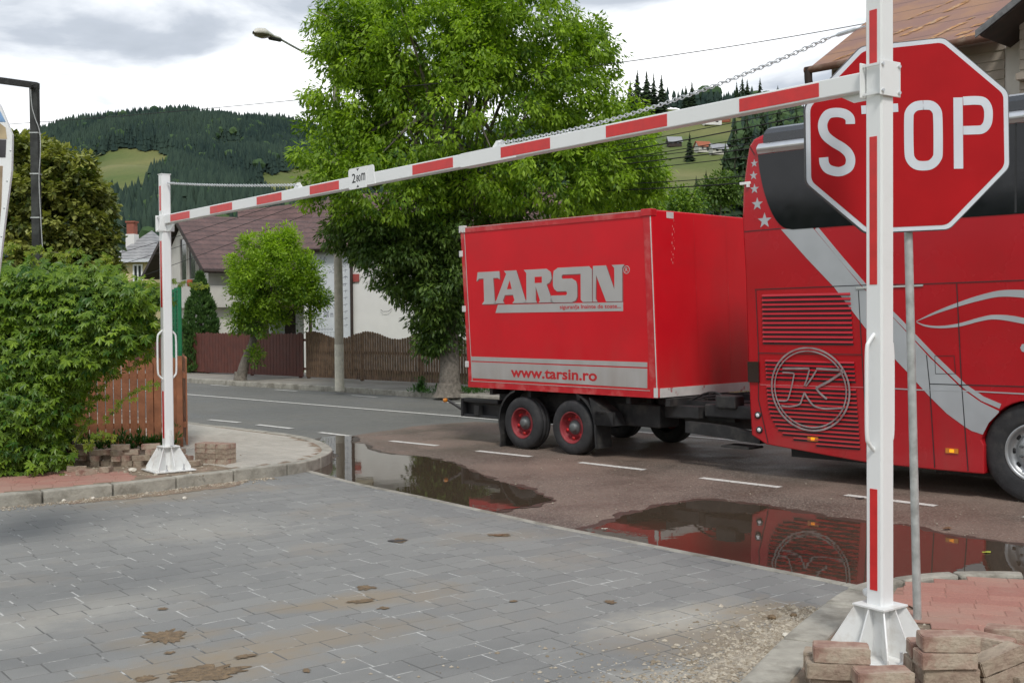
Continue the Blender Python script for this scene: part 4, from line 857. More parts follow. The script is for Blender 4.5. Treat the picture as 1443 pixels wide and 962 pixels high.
a = MB(); a.box(xf(.9) + .001, xf(.9) + .012, .03, TW - .03, .848, .965); a.build('front_rail', M['white_scuff'], tb_)
a = MB(); a.box(xf(.9) - .06, xf(.9) + .0, -.016, -.002, .85, .97); a.build('corner_cap', M['white_scuff'], tb_)
a = MB(); x = xf(zt); a.box(x - .02, x + .006, .30, .44, 3.12, 3.20); a.build('marker_plate', M['white_scuff'], tb_)
# scratches on the front wall
a = MB()
for k in range(16): z = 3.08 - k * .036; y = .44 + .03 * math.sin(k * 2.1) - k * .004; x = xf(z) + .001; a.box(x, x + .0015, y, y + .012 * random.random() + .003, z, z + .012 + .02 * random.random())
a.build('scratches', mat('pink_scratch', (.62, .22, .21), .6, var=.2), tb_)
for y in (.85, 1.55): a = MB(); a.add([(xf(z) + .0025, yy, z) for z in (.97, 3.15) for yy in (y, y + .006)], [(0, 1, 3, 2)]); a.build('panel_seam', M['rail_red'], tb_)
# silver bands and lettering
plate('band', [(-3.527, 1.233), (-.109, 1.228), (-.109, 1.290), (-3.527, 1.296)], 0, .0035, M['silver'], tb_); bandp = plate('band', [(-3.53, .979), (-.111, .962), (-.109, 1.211), (-3.527, 1.217)], 0, .0035, M['silver'], tb_)
M['letter_red'] = mat('red_lettering', (.50, .015, .022), .4, var=.05)
font_mesh('lettering', 'www.tarsin.ro', M['letter_red'], bandp, -2.632, -.968, 1.018, 1.160, -.0040, .001, .026)
T_ = [(-3.328, 2.535), (-2.858, 2.535), (-2.850, 2.418), (-2.895, 2.440), (-2.993, 2.440), (-2.961, 2.110), (-2.925, 2.066), (-3.24, 2.064), (-3.19, 2.110), (-3.20, 2.440), (-3.30, 2.440), (-3.355, 2.400)]
A_ = [(-2.760, 2.535), (-2.505, 2.535), (-2.33, 2.13), (-2.29, 2.072), (-2.590, 2.072), (-2.545, 2.11), (-2.575, 2.19), (-2.745, 2.19), (-2.79, 2.11), (-2.76, 2.072), (-2.985, 2.072), (-2.925, 2.12), (-2.715, 2.49)]
A_h = [(-2.70, 2.272), (-2.600, 2.272), (-2.640, 2.40)]
R_ = [(-2.350, 2.535), (-1.900, 2.535), (-1.82, 2.49), (-1.80, 2.40), (-1.84, 2.345), (-1.900, 2.320), (-1.800, 2.11), (-1.77, 2.072), (-2.06, 2.072), (-2.03, 2.10), (-2.115, 2.300), (-2.115, 2.11), (-2.09, 2.072), (-2.37, 2.072), (-2.30, 2.11), (-2.30, 2.49)]
R_h = [(-2.131, 2.430), (-1.990, 2.430), (-1.990, 2.345), (-2.131, 2.345)]
S_ = [(-1.775, 2.42), (-1.76, 2.50), (-1.68, 2.540), (-1.10, 2.540), (-1.05, 2.50), (-1.05, 2.068), (-1.22, 2.068), (-1.255, 2.10), (-1.255, 2.445), (-1.59, 2.445), (-1.61, 2.428), (-1.61, 2.400), (-1.59, 2.388), (-1.42, 2.388), (-1.34, 2.35), (-1.32, 2.29), (-1.32, 2.14), (-1.35, 2.09), (-1.42, 2.068), (-1.80, 2.068), (-1.83, 2.10), (-1.81, 2.165), (-1.53, 2.165), (-1.51, 2.178), (-1.51, 2.205), (-1.53, 2.220), (-1.70, 2.220), (-1.75, 2.25), (-1.775, 2.30)]
N_ = [(-1.030, 2.540), (-.800, 2.540), (-.655, 2.22), (-.655, 2.50), (-.700, 2.540), (-.480, 2.540), (-.520, 2.50), (-.520, 2.068), (-.80, 2.068), (-.975, 2.42), (-.985, 2.11), (-.955, 2.068), (-1.035, 2.068)]
BAR = [(-2.895, 2.052), (-.508, 2.056), (-.509, 1.941), (-2.948, 1.935)]
M['letter_shadow'] = mat('grey_red_outline', (.24, .07, .07), .4)
for P_, h_ in ((T_, None), (A_, A_h), (R_, R_h), (S_, None), (N_, None)):
    # dark thin outline set behind the silver letter, to the right and below
    cx = sum(p[0] for p in P_) / len(P_); cz = sum(p[1] for p in P_) / len(P_)
    plate('letter_outline', [(x + .016, z - .012) for x, z in P_], 0, .0016, M['letter_shadow'], tb_)
    lo = plate('letter', P_, 0, .0034, M['silver'], tb_)
    if h_: plate('letter_hole', h_, -.0034, .0006, M['trailer_red'], lo)
bo = plate('logo_bar', BAR, 0, .0034, M['silver'], tb_)
font_mesh('lettering', 'siguranța înainte de toate...', M['letter_red'], bo, -1.645, -.545, 1.962, 2.034, -.0040, .001, .014)
def ring_pts(cx, cz, r_, n=24, rz=None): return [(cx + r_ * math.cos(2 * math.pi * k / n), cz + (rz or r_) * math.sin(2 * math.pi * k / n)) for k in range(n + 1)]
a = MB(); a.ribbon(ring_pts(-.446, 2.470, .048), .009, 0, .0034); ro_ = a.build('registered_mark', M['silver'], tb_); font_mesh('lettering', 'R', M['silver'], ro_, -.465, -.425, 2.445, 2.497, 0, .0034, .006)
# running gear
a = MB()
for y in (.55, 1.65): a.box(-3.3, .35, y, y + .09, .58, .82)
for x in (-3.2, -2.4, -1.45, -.55, .1): a.box(x, x + .07, .1, TW - .1, .74, .835)
chs = a.build('chassis', M['chassis'], tr)
a = MB(); a.tube([(-2.44, .2, .375), (-2.44, TW - .2, .375)], .055, 10); a.build('axle', M['chassis'], tr); a = MB(); a.tube([(-1.47, .2, .375), (-1.47, TW - .2, .375)], .055, 10); a.build('axle', M['chassis'], tr)
for x in (-2.44, -1.47):
    for y in (.45, 1.75): a = MB(); a.prism([(x - .42, y, .56), (x + .42, y, .56), (x + .10, y, .40), (x - .10, y, .40)], (0, .08, 0)); a.build('leaf_spring', M['chassis'], tr)
a = MB(); a.box(-3.35, -.4, .42, .50, .50, .80); a.box(-.95, -.2, .35, .75, .42, .72); a.build('side_member', M['chassis'], tr, bevel=.02)
for x in (-2.44, -1.47):
    wheel(tr, x, .372, .135, -1, 'trailer', .215); wheel(tr, x, .372, TW - .135, 1, 'trailer', .215)
    wheel(tr, x, .372, .42, -1, 'trailer', .215) if False else None
def guard(x, t0, t1, y0=.0, y1=.30, r_=.47, drop=0):
    a = MB(); pts_ = [(x + r_ * math.cos(R(t_)), .385 + r_ * math.sin(R(t_))) for t_ in np.linspace(t0, t1, 9)]
    if drop: pts_.append((pts_[-1][0] + .02 * drop, pts_[-1][1] - .22))
    for p, q in zip(pts_[:-1], pts_[1:]): a.add([(p[0], y0, p[1]), (q[0], y0, q[1]), (q[0], y1, q[1]), (p[0], y1, p[1])], [(0, 1, 2, 3)])
    # face lip
    for p, q in zip(pts_[:-1], pts_[1:]): a.add([(p[0], y0, p[1]), (q[0], y0, q[1]), (q[0] * .94 + x * .06, y0, q[1] * .94 + .385 * .06), (p[0] * .94 + x * .06, y0, p[1] * .94 + .385 * .06)], [(0, 1, 2, 3)])
    return a.build('mudguard', M['chassis'], tr)
guard(-2.44, 105, 205, drop=-1); guard(-1.47, 75, -5, drop=1); guard(-1.47, 75, -5, y0=TW - .3, y1=TW)
a = MB(); a.box(-1.02, -.70, .0, .05, .44, .62); a.prism([(-1.12, .0, .80), (-.78, .0, .60), (-.70, .0, .44), (-1.02, .0, .44)], (0, .26, 0)); a.build('mudguard', M['chassis'], tr, recalc=True)
a = MB(); a.box(-3.86, -3.05, .12, .26, .60, .66); a.box(-3.86, -3.05, .12, .26, .38, .42); a.box(-3.86, -3.82, .10, .28, .38, .66); a.box(-3.80, -3.05, .20, .26, .40, .62); a.build('rear_coupling_frame', M['black'], tr, bevel=.01)
a = MB(); a.box(-3.55, -3.45, .1, TW - .1, .42, .56); a.build('underrun_bar', M['chassis'], tr)
a = MB(); a.tube([(-3.84, .16, .46), (-3.95, .06, .56), (-4.06, .02, .62)], .022, 8); a.build('lamp_arm', M['black'], tr); a = MB(); a.lathe([(.001, -.05), (.03, -.045), (.034, 0), (.001, .02)], 14, c=(-4.08, .0, .62)); a.build('marker_lamp', M['amber_off'], tr)
a = MB()
for s_ in (.62, 1.62): a.quadbox((.0, s_, .50), (.0, s_ + .09, .50), (1.35, 1.15 + (s_ - 1.15) * .15 + .06, .40), (1.35, 1.15 + (s_ - 1.15) * .15 - .06, .40), (0, 0, .14))
a.box(-.3, .9, .45, .57, .56, .80); a.box(.1, .5, .25, 1.9, .60, .74); a.box(1.2, 1.8, 1.05, 1.25, .40, .56); dbo = a.build('drawbar', M['chassis'], tr)
a = MB(); a.box(.55, 1.25, .30, .70, .62, .78); a.box(.75, 1.05, .25, .45, .74, .90); a.build('coupling_gear', M['chassis'], tr, bevel=.02)
a = MB(); a.prism([(.35, .18, .42), (1.45, .18, .36), (1.45, .18, .48), (.9, .18, .54), (.35, .18, .56)], (0, .10, 0)); a.build('draw_arm', M['chassis'], tr, recalc=True)
for k in range(3):
    a = MB(); a.tube(smooth_path([(.2, .5 + k * .1, .80), (.6, .45 + k * .12, .92 - k * .05), (1.0, .5 + k * .1, .72), (1.5, .6, .78)], 5), .014, 6); a.build('air_hose', M['cable'], tr)
a = MB(); a.box(.95, 1.35, .1, .4, .29, .315); a.build('foot_plate', M['chassis'], tr)

# ---- bus.  local frame like the trailer's
bus = empty('coach', (2.80, 13.20, RZ), -R(43.2), 'large red coach with silver swooshes and five stars, towing the red box trailer', 'coach')
BW, BLn = 2.5, 12.6
rear = [(.175, .385), (-.01, .48), (-.03, .80), (-.047, 1.23), (-.060, 1.6), (-.072, 1.97), (-.085, 2.40), (-.112, 2.85), (-.120, 3.05), (-.112, 3.30), (-.095, 3.46), (-.060, 3.68), (-.030, 3.83), (.03, 3.91), (.14, 3.955)]
cxw, czw, rw = 3.11, .50, .60
arch = [(cxw + rw * .80 * math.cos(R(t_)), max(czw + rw * math.sin(R(t_)) * .86, .27)) for t_ in np.linspace(200, -20, 23)]
arch = [(2.655, .262)] + [(cxw - .455, .55)] + [(cxw + .50 * math.cos(R(t_)), .46 + .56 * math.sin(R(t_))) for t_ in np.linspace(165, 15, 18)] + [(3.58, .27)]
fcx = 10.0; arch2 = [(fcx - .56, .27)] + [(fcx + .56 * math.cos(R(t_)), .46 + .56 * math.sin(R(t_))) for t_ in np.linspace(165, 15, 14)] + [(fcx + .56, .27)]
front = [(12.45, .27), (12.6, .6), (12.6, 1.4), (12.45, 2.6), (12.2, 3.4), (11.9, 3.8), (11.4, 3.96)]
out = [(.6, .345), (1.05, .305), (1.409, .275), (2.2, .262)] + arch + arch2 + front
prof = rear[::-1] + out                      # closed outline, front side seen with x to the right
a = MB(); rr_ = .10
# side faces are inset by a rounded roof: build as a loft of three outlines
def loft(prof, ys):
    n = len(prof); m = MB(); cx_, cz_ = 6.0, 2.0; rings = []
    for y, ins, top in ys:
        ring = []
        for x, z in prof:
            zz = min(z, top); xx = x
            if x < 2: xx = x + ins * max(0, 1 - max(x, 0) / .5)
            elif x > 11: xx = x - ins * 1.2
            ring.append((xx, y, zz))
        rings.append(ring)
    vs = [p for r_ in rings for p in r_]; fs = []
    for k in range(len(rings) - 1):
        for i in range(n): fs.append((k * n + i, k * n + (i + 1) % n, (k + 1) * n + (i + 1) % n, (k + 1) * n + i))
    fs.append(tuple(range(n))); fs.append(tuple(range((len(rings)) * n - 1, (len(rings) - 1) * n - 1, -1)))
    m.add(vs, fs); return m
a = loft(prof, [(0, .0, 3.90), (.03, -.025, 3.95), (.10, -.055, 3.99), (BW - .10, -.055, 3.99), (BW - .03, -.025, 3.95), (BW, 0, 3.90)])
bb = a.build('body', M['bus_red'], bus, recalc=True, bevel=.012, seg=2)
# curved dark roof above the strip
a = MB(); xs0 = .14
sec = [(.0, 3.885), (.02, 3.955), (.09, 4.02), (.22, 4.06), (.6, 4.085), (BW - .6, 4.085), (BW - .22, 4.06), (BW - .09, 4.02), (BW - .02, 3.955), (BW, 3.885)]
a.prism([(xs0, y - .002 if k < 5 else y + .002, z) for k, (y, z) in enumerate(sec)], (11.3, 0, 0)); rfo = a.build('roof', M['roof_dark'], bb, recalc=True)
def P2(name, pts, y, th, mm, par=bb): return plate(name, pts, y, th, mm, par)
a = MB(); n_ = 9; sec_ = [(-.004 - .045 * math.sin(math.pi * k / (n_ - 1)), -.060 + .120 * k / (n_ - 1)) for k in range(n_)]
for k in range(n_ - 1):
    (y0_, z0_), (y1_, z1_) = sec_[k], sec_[k + 1]; a.add([(.078 + (z0_ + .06) * .1, y0_, 3.789 + z0_), (11.5, y0_, 3.816 + z0_), (11.5, y1_, 3.816 + z1_), (.078 + (z1_ + .06) * .1, y1_, 3.789 + z1_)], [(0, 1, 2, 3)], 0, True)
a.build('roof_strip', M['chrome'], bb, recalc=True)
P2('roof_band', [(.15, 3.850), (11.4, 3.877), (11.3, 3.958), (.150, 3.952)], -.001, .006, M['roof_dark'])
win = smooth_path([(.079, 3.722), (.092, 3.60), (.108, 3.50), (.146, 3.335), (.190, 3.20), (.240, 3.08), (.306, 2.966), (.37, 2.895), (.43, 2.858), (.517, 2.838)], 4)
P2('window_band', [(p.x, p.y) for p in win] + [(2.473, 2.848), (11.9, 2.87), (11.7, 3.752), (.66, 3.727)], 0, .006, M['glass_dark'])
for x in (2.95, 4.75, 6.55, 8.35, 10.15): P2('window_seam', [(x, 2.86), (x + .02, 2.86), (x + .02, 3.75), (x, 3.75)], -.0062, .0012, M['black'])
def star(cx, cz, r_):
    return [(cx + (r_ if k % 2 == 0 else r_ * .40) * math.sin(math.pi * k / 5), cz + (r_ if k % 2 == 0 else r_ * .40) * math.cos(math.pi * k / 5)) for k in range(10)]
for cx, cz, r_ in ((.028, 3.629, .048), (.018, 3.490, .054), (.030, 3.334, .060), (.066, 3.157, .077), (.161, 2.960, .094)): P2('star', star(cx, cz, r_), 0, .003, M['bus_silver'])
a = MB(); a.box(-.16, -.02, -.015, .02, 3.395, 3.425); a.box(-.06, -.03, -.03, .0, 3.36, 3.42); a.build('marker_bracket', M['white'], bb)
def seam(pts, w=.009, mm=None, y=-.0035): a = MB(); a.ribbon(pts, w, y, .0012); return a.build('panel_seam', mm or M['black'], bb)
seam([(-.108, 2.849), (.372, 2.858)]); seam([(.032, 2.172), (1.413, 2.190), (2.032, 2.185), (3.3, 2.200), (11.8, 2.22)]); seam([(.071, 1.437), (1.353, 1.440)], y=-.0075); seam([(.045, 2.165), (.080, 1.40), (.075, .9), (.20, .40)]); seam([(.035, 3.725), (-.03, 3.83)])
seam([(1.312, 2.135), (1.353, 1.44), (1.405, .60), (1.412, .29)]); seam([(2.379, 2.18), (2.43, 1.16), (2.497, .28)]); seam([(2.065, 1.449), (2.098, 1.147), (2.153, .285)]); seam([(2.098, 1.150), (3.3, 1.158), (9.2, 1.17)])
for x in (4.6, 6.1, 7.6, 9.1): seam([(x, 2.19), (x + .03, .28)])
for p in ([(2.153, 1.44), (2.354, 1.447)], [(2.354, 1.447), (2.369, 1.263)], [(2.369, 1.263), (2.160, 1.257)], [(2.160, 1.257), (2.153, 1.44)]): seam(p, .005)
P2('trim_strip', [(1.29, 2.150), (2.032, 2.162), (2.032, 2.180), (1.29, 2.170)], 0, .014, M['chrome'])
sw = P2('silver_sweep', [(.373, 2.848), (.770, 2.842), (1.05, 2.52), (1.34, 2.185), (1.55, 1.98), (1.739, 1.80), (2.098, 1.422), (2.433, 1.110), (2.62, .985), (2.80, .905), (2.80, .890), (2.70, .78), (2.642, .660), (2.53, .690), (2.465, .726), (2.28, .85), (2.098, 1.018), (1.853, 1.271), (1.389, 1.73), (1.025, 2.177), (.70, 2.50)], 0, .003, M['bus_silver'])
a = MB(); a.ribbon([(.812, 2.838), (1.10, 2.50), (1.383, 2.185), (1.60, 1.975), (1.80, 1.78), (2.14, 1.435), (2.46, 1.14), (2.64, 1.02), (2.815, .952)], [.045, .047, .045, .045, .045, .045, .045, .05, .05], 0, .003); a.build('silver_line', M['bus_silver'], bb)
def wave(up, lo): return P2('silver_wave', up + lo[::-1], 0, .003, M['bus_silver'])
up = smooth_path([(1.954, 1.800), (2.15, 1.895), (2.379, 1.984), (2.63, 2.064), (2.874, 2.106), (3.2, 2.075), (3.7, 1.92)], 4); lo_ = smooth_path([(1.96, 1.797), (2.15, 1.870), (2.379, 1.942), (2.63, 2.008), (2.854, 2.040), (3.2, 2.00), (3.7, 1.90)], 4); wave([(p.x, p.y) for p in up], [(p.x, p.y) for p in lo_])
up = smooth_path([(1.960, 1.792), (2.05, 1.762), (2.207, 1.750), (2.40, 1.776), (2.61, 1.835), (2.773, 1.861), (3.039, 1.828), (3.6, 1.66)], 4); lo_ = smooth_path([(1.954, 1.789), (2.05, 1.745), (2.20, 1.727), (2.40, 1.742), (2.61, 1.795), (2.773, 1.815), (3.039, 1.770), (3.6, 1.655)], 4); wave([(p.x, p.y) for p in up], [(p.x, p.y) for p in lo_])
P2('silver_wave', [(3.004, 1.536), (3.02, 1.57), (3.06, 1.58), (3.3, 1.56), (3.5, 1.50), (3.3, 1.50), (3.06, 1.49), (3.02, 1.50)], 0, .003, M['bus_silver'])
seam([(1.40, 1.090), (2.0, 1.084), (2.443, 1.092), (3.5, 1.080)], .012, M['bus_silver'])
seam([(.10, 1.072), (1.39, 1.088)], .008, mat('pale_pinstripe', (.55, .16, .17), .4))
# louvred engine grilles
def grille(z_list, xl, xr_, zb_, zt_):
    a = MB()
    poly = [(xl(zb_), zb_), (xr_(zb_), zb_), (xr_(zt_), zt_), (xl(zt_), zt_)]
    for z, p in z_list:
        x0, x1 = xl(z), xr_(z)
        a.add([(x0, -.0015, z - .018), (x1, -.0015, z - .018), (x1, -.0015, z + .006), (x0, -.0015, z + .006)], [(0, 1, 2, 3)], 0)
        # red louvre blade bulging above each slot
        a.add([(x0, -.002, z + p - .020), (x1, -.002, z + p - .020), (x1, -.020, z + .008), (x0, -.020, z + .008), (x1, -.002, z + .000), (x0, -.002, z + .000)], [(0, 1, 2, 3), (3, 2, 4, 5), (0, 3, 5), (1, 4, 2)], 1)
    return a.build('grille', [M['black'], M['bus_slat']], bb)
zs = [(2.093 - .0525 * k - .012, .0525) for k in range(11)]
grille(zs, lambda z: .128 + (2.1 - z) * .019, lambda z: 1.216 + (2.1 - z) * .07, 1.515, 2.10)
zs = [(1.335 - .047 * k, .047) for k in range(5)]; grille(zs, lambda z: .166 + (1.346 - z) * .07, lambda z: 1.262 + (1.36 - z) * .08, 1.15, 1.35)
zs = [(1.040 - .0475 * k, .0475) for k in range(14)]
grille(zs, lambda z: float(np.interp(z, [.40, .44, .475, .53, .609, .70, .82, 1.1], [.95, .70, .50, .36, .299, .24, .205, .180])), lambda z: 1.285 + (1.05 - z) * .075, .40, 1.05)
M['emblem'] = mat('shaded_emblem_vinyl', (.27, .22, .22), .5, var=.2, scale=6, dirt=(.22, .05, .05), dirt_amt=.7, dscale=5)  # emblem colour darkened to carry the shade of the louvre slats
# round emblem painted over the louvres
def el(rx, rz, w): a = MB(); a.ribbon([(.738 + rx * math.cos(2 * math.pi * k / 60) + .03 * (-(1 if 0 else 0)) + (1.044 - 1.044 - rz * math.sin(2 * math.pi * k / 60)) * -.05 * -1, 1.044 + rz * math.sin(2 * math.pi * k / 60)) for k in range(61)], w, -.0205, .0015); return a.build('emblem_ring', M['emblem'], bb)
el(.478, .462, .021); el(.440, .426, .016)
def es(pts, w, k=4): P_ = smooth_path([Vector(p) for p in pts], k) if k else [Vector(p) for p in pts]; a = MB(); a.ribbon([(p.x, p.y) for p in P_], w * .8, -.0205, .0015); return a.build('emblem_letter', M['emblem'], bb)
es([(.399, 1.268), (.735, 1.276)], .030, 0); es([(.82, 1.276), (1.150, 1.266)], .030, 0); es([(.398, 1.222), (.535, 1.218), (.542, 1.19)], .020, 2); es([(.542, 1.19), (.515, 1.07), (.485, .97), (.45, .905), (.345, .900)], .020)
es([(.735, 1.262), (.705, 1.16), (.672, 1.082)], .022, 4); es([(.822, 1.258), (.76, 1.165), (.690, 1.075)], .022); es([(1.150, 1.255), (.98, 1.145), (.815, 1.060)], .034, 0); es([(.815, 1.060), (.87, 1.00), (.948, .944)], .028)
es([(.672, 1.005), (.640, .92), (.606, .866), (.48, .838), (.384, .843)], .024); es([(.672, 1.005), (.735, .915), (.80, .858), (.93, .836), (1.157, .856)], .024)
# lamps
P2('tail_lamp', [(-.062, 1.335), (.086, 1.338), (.091, 1.100), (-.054, 1.096)], .0, .020, M['tail'])
for x, z in ((.770, .488), (2.333, .473), (5.6, .46), (8.0, .46)):
    q = P2('side_marker', [(x - .065, z - .025), (x + .065, z - .025), (x + .065, z + .025), (x - .065, z + .025)], 0, .012, M['amber_off']); P2('bulb', [(x - .022, z - .016), (x + .022, z - .016), (x + .022, z + .016), (x - .022, z + .016)], -.012, .004, M['amber'], q)
for x, z in ((.068, .717), (.087, .548)):
    a = MB(); a.lathe([(.001, -.022), (.020, -.022), (.026, -.012)], 16, c=(x, 0, z)); q = a.build('rear_side_lamp', M['lens'], bb); a = MB(); a.lathe([(.024, -.016), (.040, -.014), (.042, 0)], 16, c=(x, 0, z)); a.build('bezel', M['black'], q)
a = MB(); a.box(.3, 1.6, .35, BW - .35, .22, .40); a.box(2.0, 11.8, .4, BW - .4, .18, .4); a.build('underbody', M['chassis'], bus)
a = MB()
for x0, x1 in ((2.45, 3.75), (9.2, 10.8)): a.box(x0, x1, .62, BW - .62, .25, 1.15); 
a.build('wheel_housing', M['chassis'], bus)
for x, w in ((3.13, 0), (10.0, 0)): 
    wheel(bus, x, .505, .17, -1, 'bus', .29); wheel(bus, x, .505, BW - .17, 1, 'bus', .29)
a = MB(); a.box(-.06, .1, .95, 1.25, .36, .60); a.build('tow_hitch', M['chassis'], bus)

#@@BG
# ------------------------------------------------------------------ loose paving bricks
M['brick'] = mat('used_red_paver', (.33, .20, .155), .92, var=.2, scale=14, bump=.8, bscale=60, dirt=(.42, .36, .28), dirt_amt=.9, dscale=7, dpos=(.42, .6))
M['brick2'] = mat('used_beige_paver', (.38, .31, .235), .92, var=.2, scale=14, bump=.8, bscale=60, dirt=(.24, .17, .13), dirt_amt=.8, dscale=8, dpos=(.45, .62))
BM = []
for k in range(5):
    bm = bmesh.new(); bmesh.ops.create_cube(bm, size=1)
    for v in bm.verts: v.co = Vector((v.co.x * .2, v.co.y * .1, v.co.z * .06))
    bmesh.ops.bevel(bm, geom=bm.edges[:], offset=.0035, segments=2, affect='EDGES'); bmesh.ops.subdivide_edges(bm, edges=[e for e in bm.edges if e.calc_length() > .03], cuts=3, use_grid_fill=True)
    for v in bm.verts: v.co += Vector([noise.noise(v.co * 34 + Vector((k * 7, c_ * 3, 0))) * .0036 for c_ in range(3)])
    me = bpy.data.meshes.new('loose_brick'); bm.to_mesh(me); bm.free(); me.materials.append(M['brick'] if k % 2 else M['brick2']); BM.append(me)
def brick(x, y, z, rz, label, group, kind=None, tx=0, ty=0, sc=None):
    sc = sc or ((1.32, 1.32, 1.24) if group == GR else (1.05, 1.05, 1.05))

    o = bpy.data.objects.new('loose_brick', BM[random.randrange(5) if kind is None else kind]); COL.objects.link(o); o.location = (x, y, z + .03 * sc[2]); o.rotation_euler = (tx, ty, rz); o.scale = sc
    return tag(o, label, 'brick', group)
# right heap, around the front post
GR = 'loose bricks heaped at the foot of the front barrier post'
def rb(px, py, z, rz, label, kind, tx=0, ty=0, dist=None):
    p = G(px, py, z); return brick(p.x, p.y, z, R(rz), label, GR, kind, R(tx), R(ty))
gz = .03
for c_, (px, py, n, rz, nm, kinds) in enumerate([(1180, 960, 3, -14, 'left stack in front of the barrier post', (0, 2, 1)), (1248, 974, 2, -6, 'middle stack in front of the barrier post', (3, 1)), (1331, 968, 4, -4, 'tall stack at the right of the barrier post', (1, 2, 3, 1))]):
    p = G(px, py + 14, gz)
    for k in range(n):
        pos = ['lowest', 'second from below', 'third from below', 'topmost'][k] if k < n - 1 else 'topmost'
        brick(p.x + random.uniform(-.02, .02), p.y + random.uniform(-.012, .012), gz + .0765 * k, R(rz + random.uniform(-9, 9)), f'loose brick, {pos} of the {nm}', GR, kinds[k])
    for k in range(n - 1):
        brick(p.x + random.uniform(-.02, .02) + .02, p.y + .15, gz + .0765 * k, R(rz + random.uniform(-5, 5)), f'brick behind the {nm}, {["lowest","second","third"][k]} course', GR, kinds[k])
p = G(1409, 972, gz); brick(p.x, p.y, gz + .035, R(14), 'tilted loose brick leaning below another, right of the tall stack', GR, 2, R(-6), R(-14)); brick(p.x - .016, p.y + .008, gz + .113, R(16), 'tilted loose brick lying on top of another, right of the tall stack', GR, 0, R(-6), R(-14))
for px, py, rz, ty, lab in ((1392, 912, -38, 3, 'red brick lying loose at the broken edge of the red pavement'), (1425, 900, -30, -2, 'red brick lying just inside the broken edge of the red pavement'), (1440, 935, -60, 5, 'red brick lying at the right edge behind the tilted bricks'), (1452, 965, 20, 0, 'beige brick cut by the right edge of the photo')):
    p = G(px, py, gz + .02); brick(p.x, p.y, gz + .01, R(rz), lab, GR, 1 if 'red' in lab else 2, 0, R(ty))
# left rows behind the far post
GL = 'used bricks stacked before the low wooden fence'
words = ['leftmost', 'second', 'third', 'fourth', 'fifth', 'sixth', 'seventh', 'eighth', 'ninth']
colx = [(118, 4), (137, 3), (152, 3), (167, 4), (184, 3), (199, 2), (214, 4), (228, 3), (250, 3)]
for c_, (px, n) in enumerate(colx):
    p = G(px - 2, 655 + (1 if c_ % 2 else 0), .13)
    for k in range(n):
        along = (k + c_) % 3 == 0
        nm = ['bottom', 'second', 'third', 'top'][k] if k < n - 1 else 'top'
        brick(p.x + random.uniform(-.025, .025), p.y + random.uniform(-.03, .03) + .06,   .122 + .0635 * k, R(random.uniform(-14, 14) + (4 if along else 86)), f'used brick, {nm} of the {words[c_]} stack along the low wooden fence', GL, None, 0, R(random.uniform(-2, 2)))
for k, (px, py, lab) in enumerate([(108, 663, 'used brick lying flat at the foot of the vine'), (122, 668, 'broken brick half covered by the vine'), (150, 664, 'brick lying flat before the second brick stack'), (262, 648, 'brick fallen beside the base of the far post'), (272, 655, 'flat brick between the far post and the neat pile')]):
    p = G(px, py, .13); brick(p.x, p.y, .12, R(20 + 37 * k), lab, GL, k % 5, 0, R(4))
GP = 'neat pile of bricks beside the far barrier post'
pc = G(300, 652, .13); ang_ = R(-24); dx, dy = Vector((math.cos(ang_), math.sin(ang_), 0)), Vector((-math.sin(ang_), math.cos(ang_), 0))
for i_ in range(3):
    for k in range(4):
        for j_ in range(2):
            q = pc + dx * ((i_ - 1) * .155) + dy * (j_ * .10); 
            o = brick(q.x, q.y, .124 + .0605 * k, ang_ + R(random.uniform(-2, 2)), f'{["lowest","second","third","top"][k]} brick, {["left","middle","right"][i_]} column, {["front","rear"][j_]} row of the neat pile', GP, 1 if k == 3 else None, sc=(.76, 1, .98))

# ------------------------------------------------------------------ timber fences
def picket(name, P0, P1, z0, h, w, gap, th, material, label, topf=None, group=None, rails=(.25, .8), pk='picket', rail_back=True, postm=None, maxn=10**9, var=.01):
    P0, P1 = Vector(P0), Vector(P1); d = (P1 - P0); L_ = d.length; d.normalize(); e = empty(name, (P0.x, P0.y, z0), math.atan2(d.y, d.x), label, 'fence', group)
    n = int(L_ / (w + gap)); pk_mb = None; cnt = 0
    rest = MB()
    for i in range(n):
        x = i * (w + gap); hh__ = (topf(x / L_) if topf else h) + random.uniform(-var, var); c_ = w * .28
        m = MB() if i < maxn else rest
        m.prism([(x, 0, .03), (x + w, 0, .03), (x + w, 0, hh__ - c_), (x + w * .72, 0, hh__ - c_ * .25), (x + w / 2, 0, hh__), (x + w * .28, 0, hh__ - c_ * .25), (x, 0, hh__ - c_)], (0, th, 0))
        if i < maxn: m.build(pk, material, e)
    if n > maxn: o = rest.build(pk, material, e); o['kind'] = 'stuff'
    for r_ in rails: a = MB(); a.box(0, L_, th + .002, th + .04, h * r_ - .035, h * r_ + .035); a.build('rail', material, e)
    x = 0
    while x <= L_ + .1: a = MB(); a.box(x - .04, x + .04, th + .042, th + .12, -.05, h + .02); a.build('fence_post', postm or material, e); x += 2.4
    return e
M['f_orange'] = mat('orange_brown_stained_pine', (.29, .115, .055), .7, var=.22, scale=5, bump=.4, bscale=30, dirt=(.24, .085, .036), dirt_amt=.6, dscale=4)
M['f_red'] = mat('dark_red_stained_boards', (.105, .030, .020), .65, var=.18, scale=4, dirt=(.12, .05, .04), dirt_amt=.5, dscale=3)
M['f_brown'] = mat('weathered_brown_boards', (.16, .10, .060), .8, var=.25, scale=6, dirt=(.06, .038, .026), dirt_amt=.7, dscale=5)
picket('picket_fence', (-7.2, 14.9, 0), (-4.50, 15.42, 0), .12, 1.22, .092, .012, .02, M['f_orange'], 'low orange-brown picket fence behind the far barrier post')
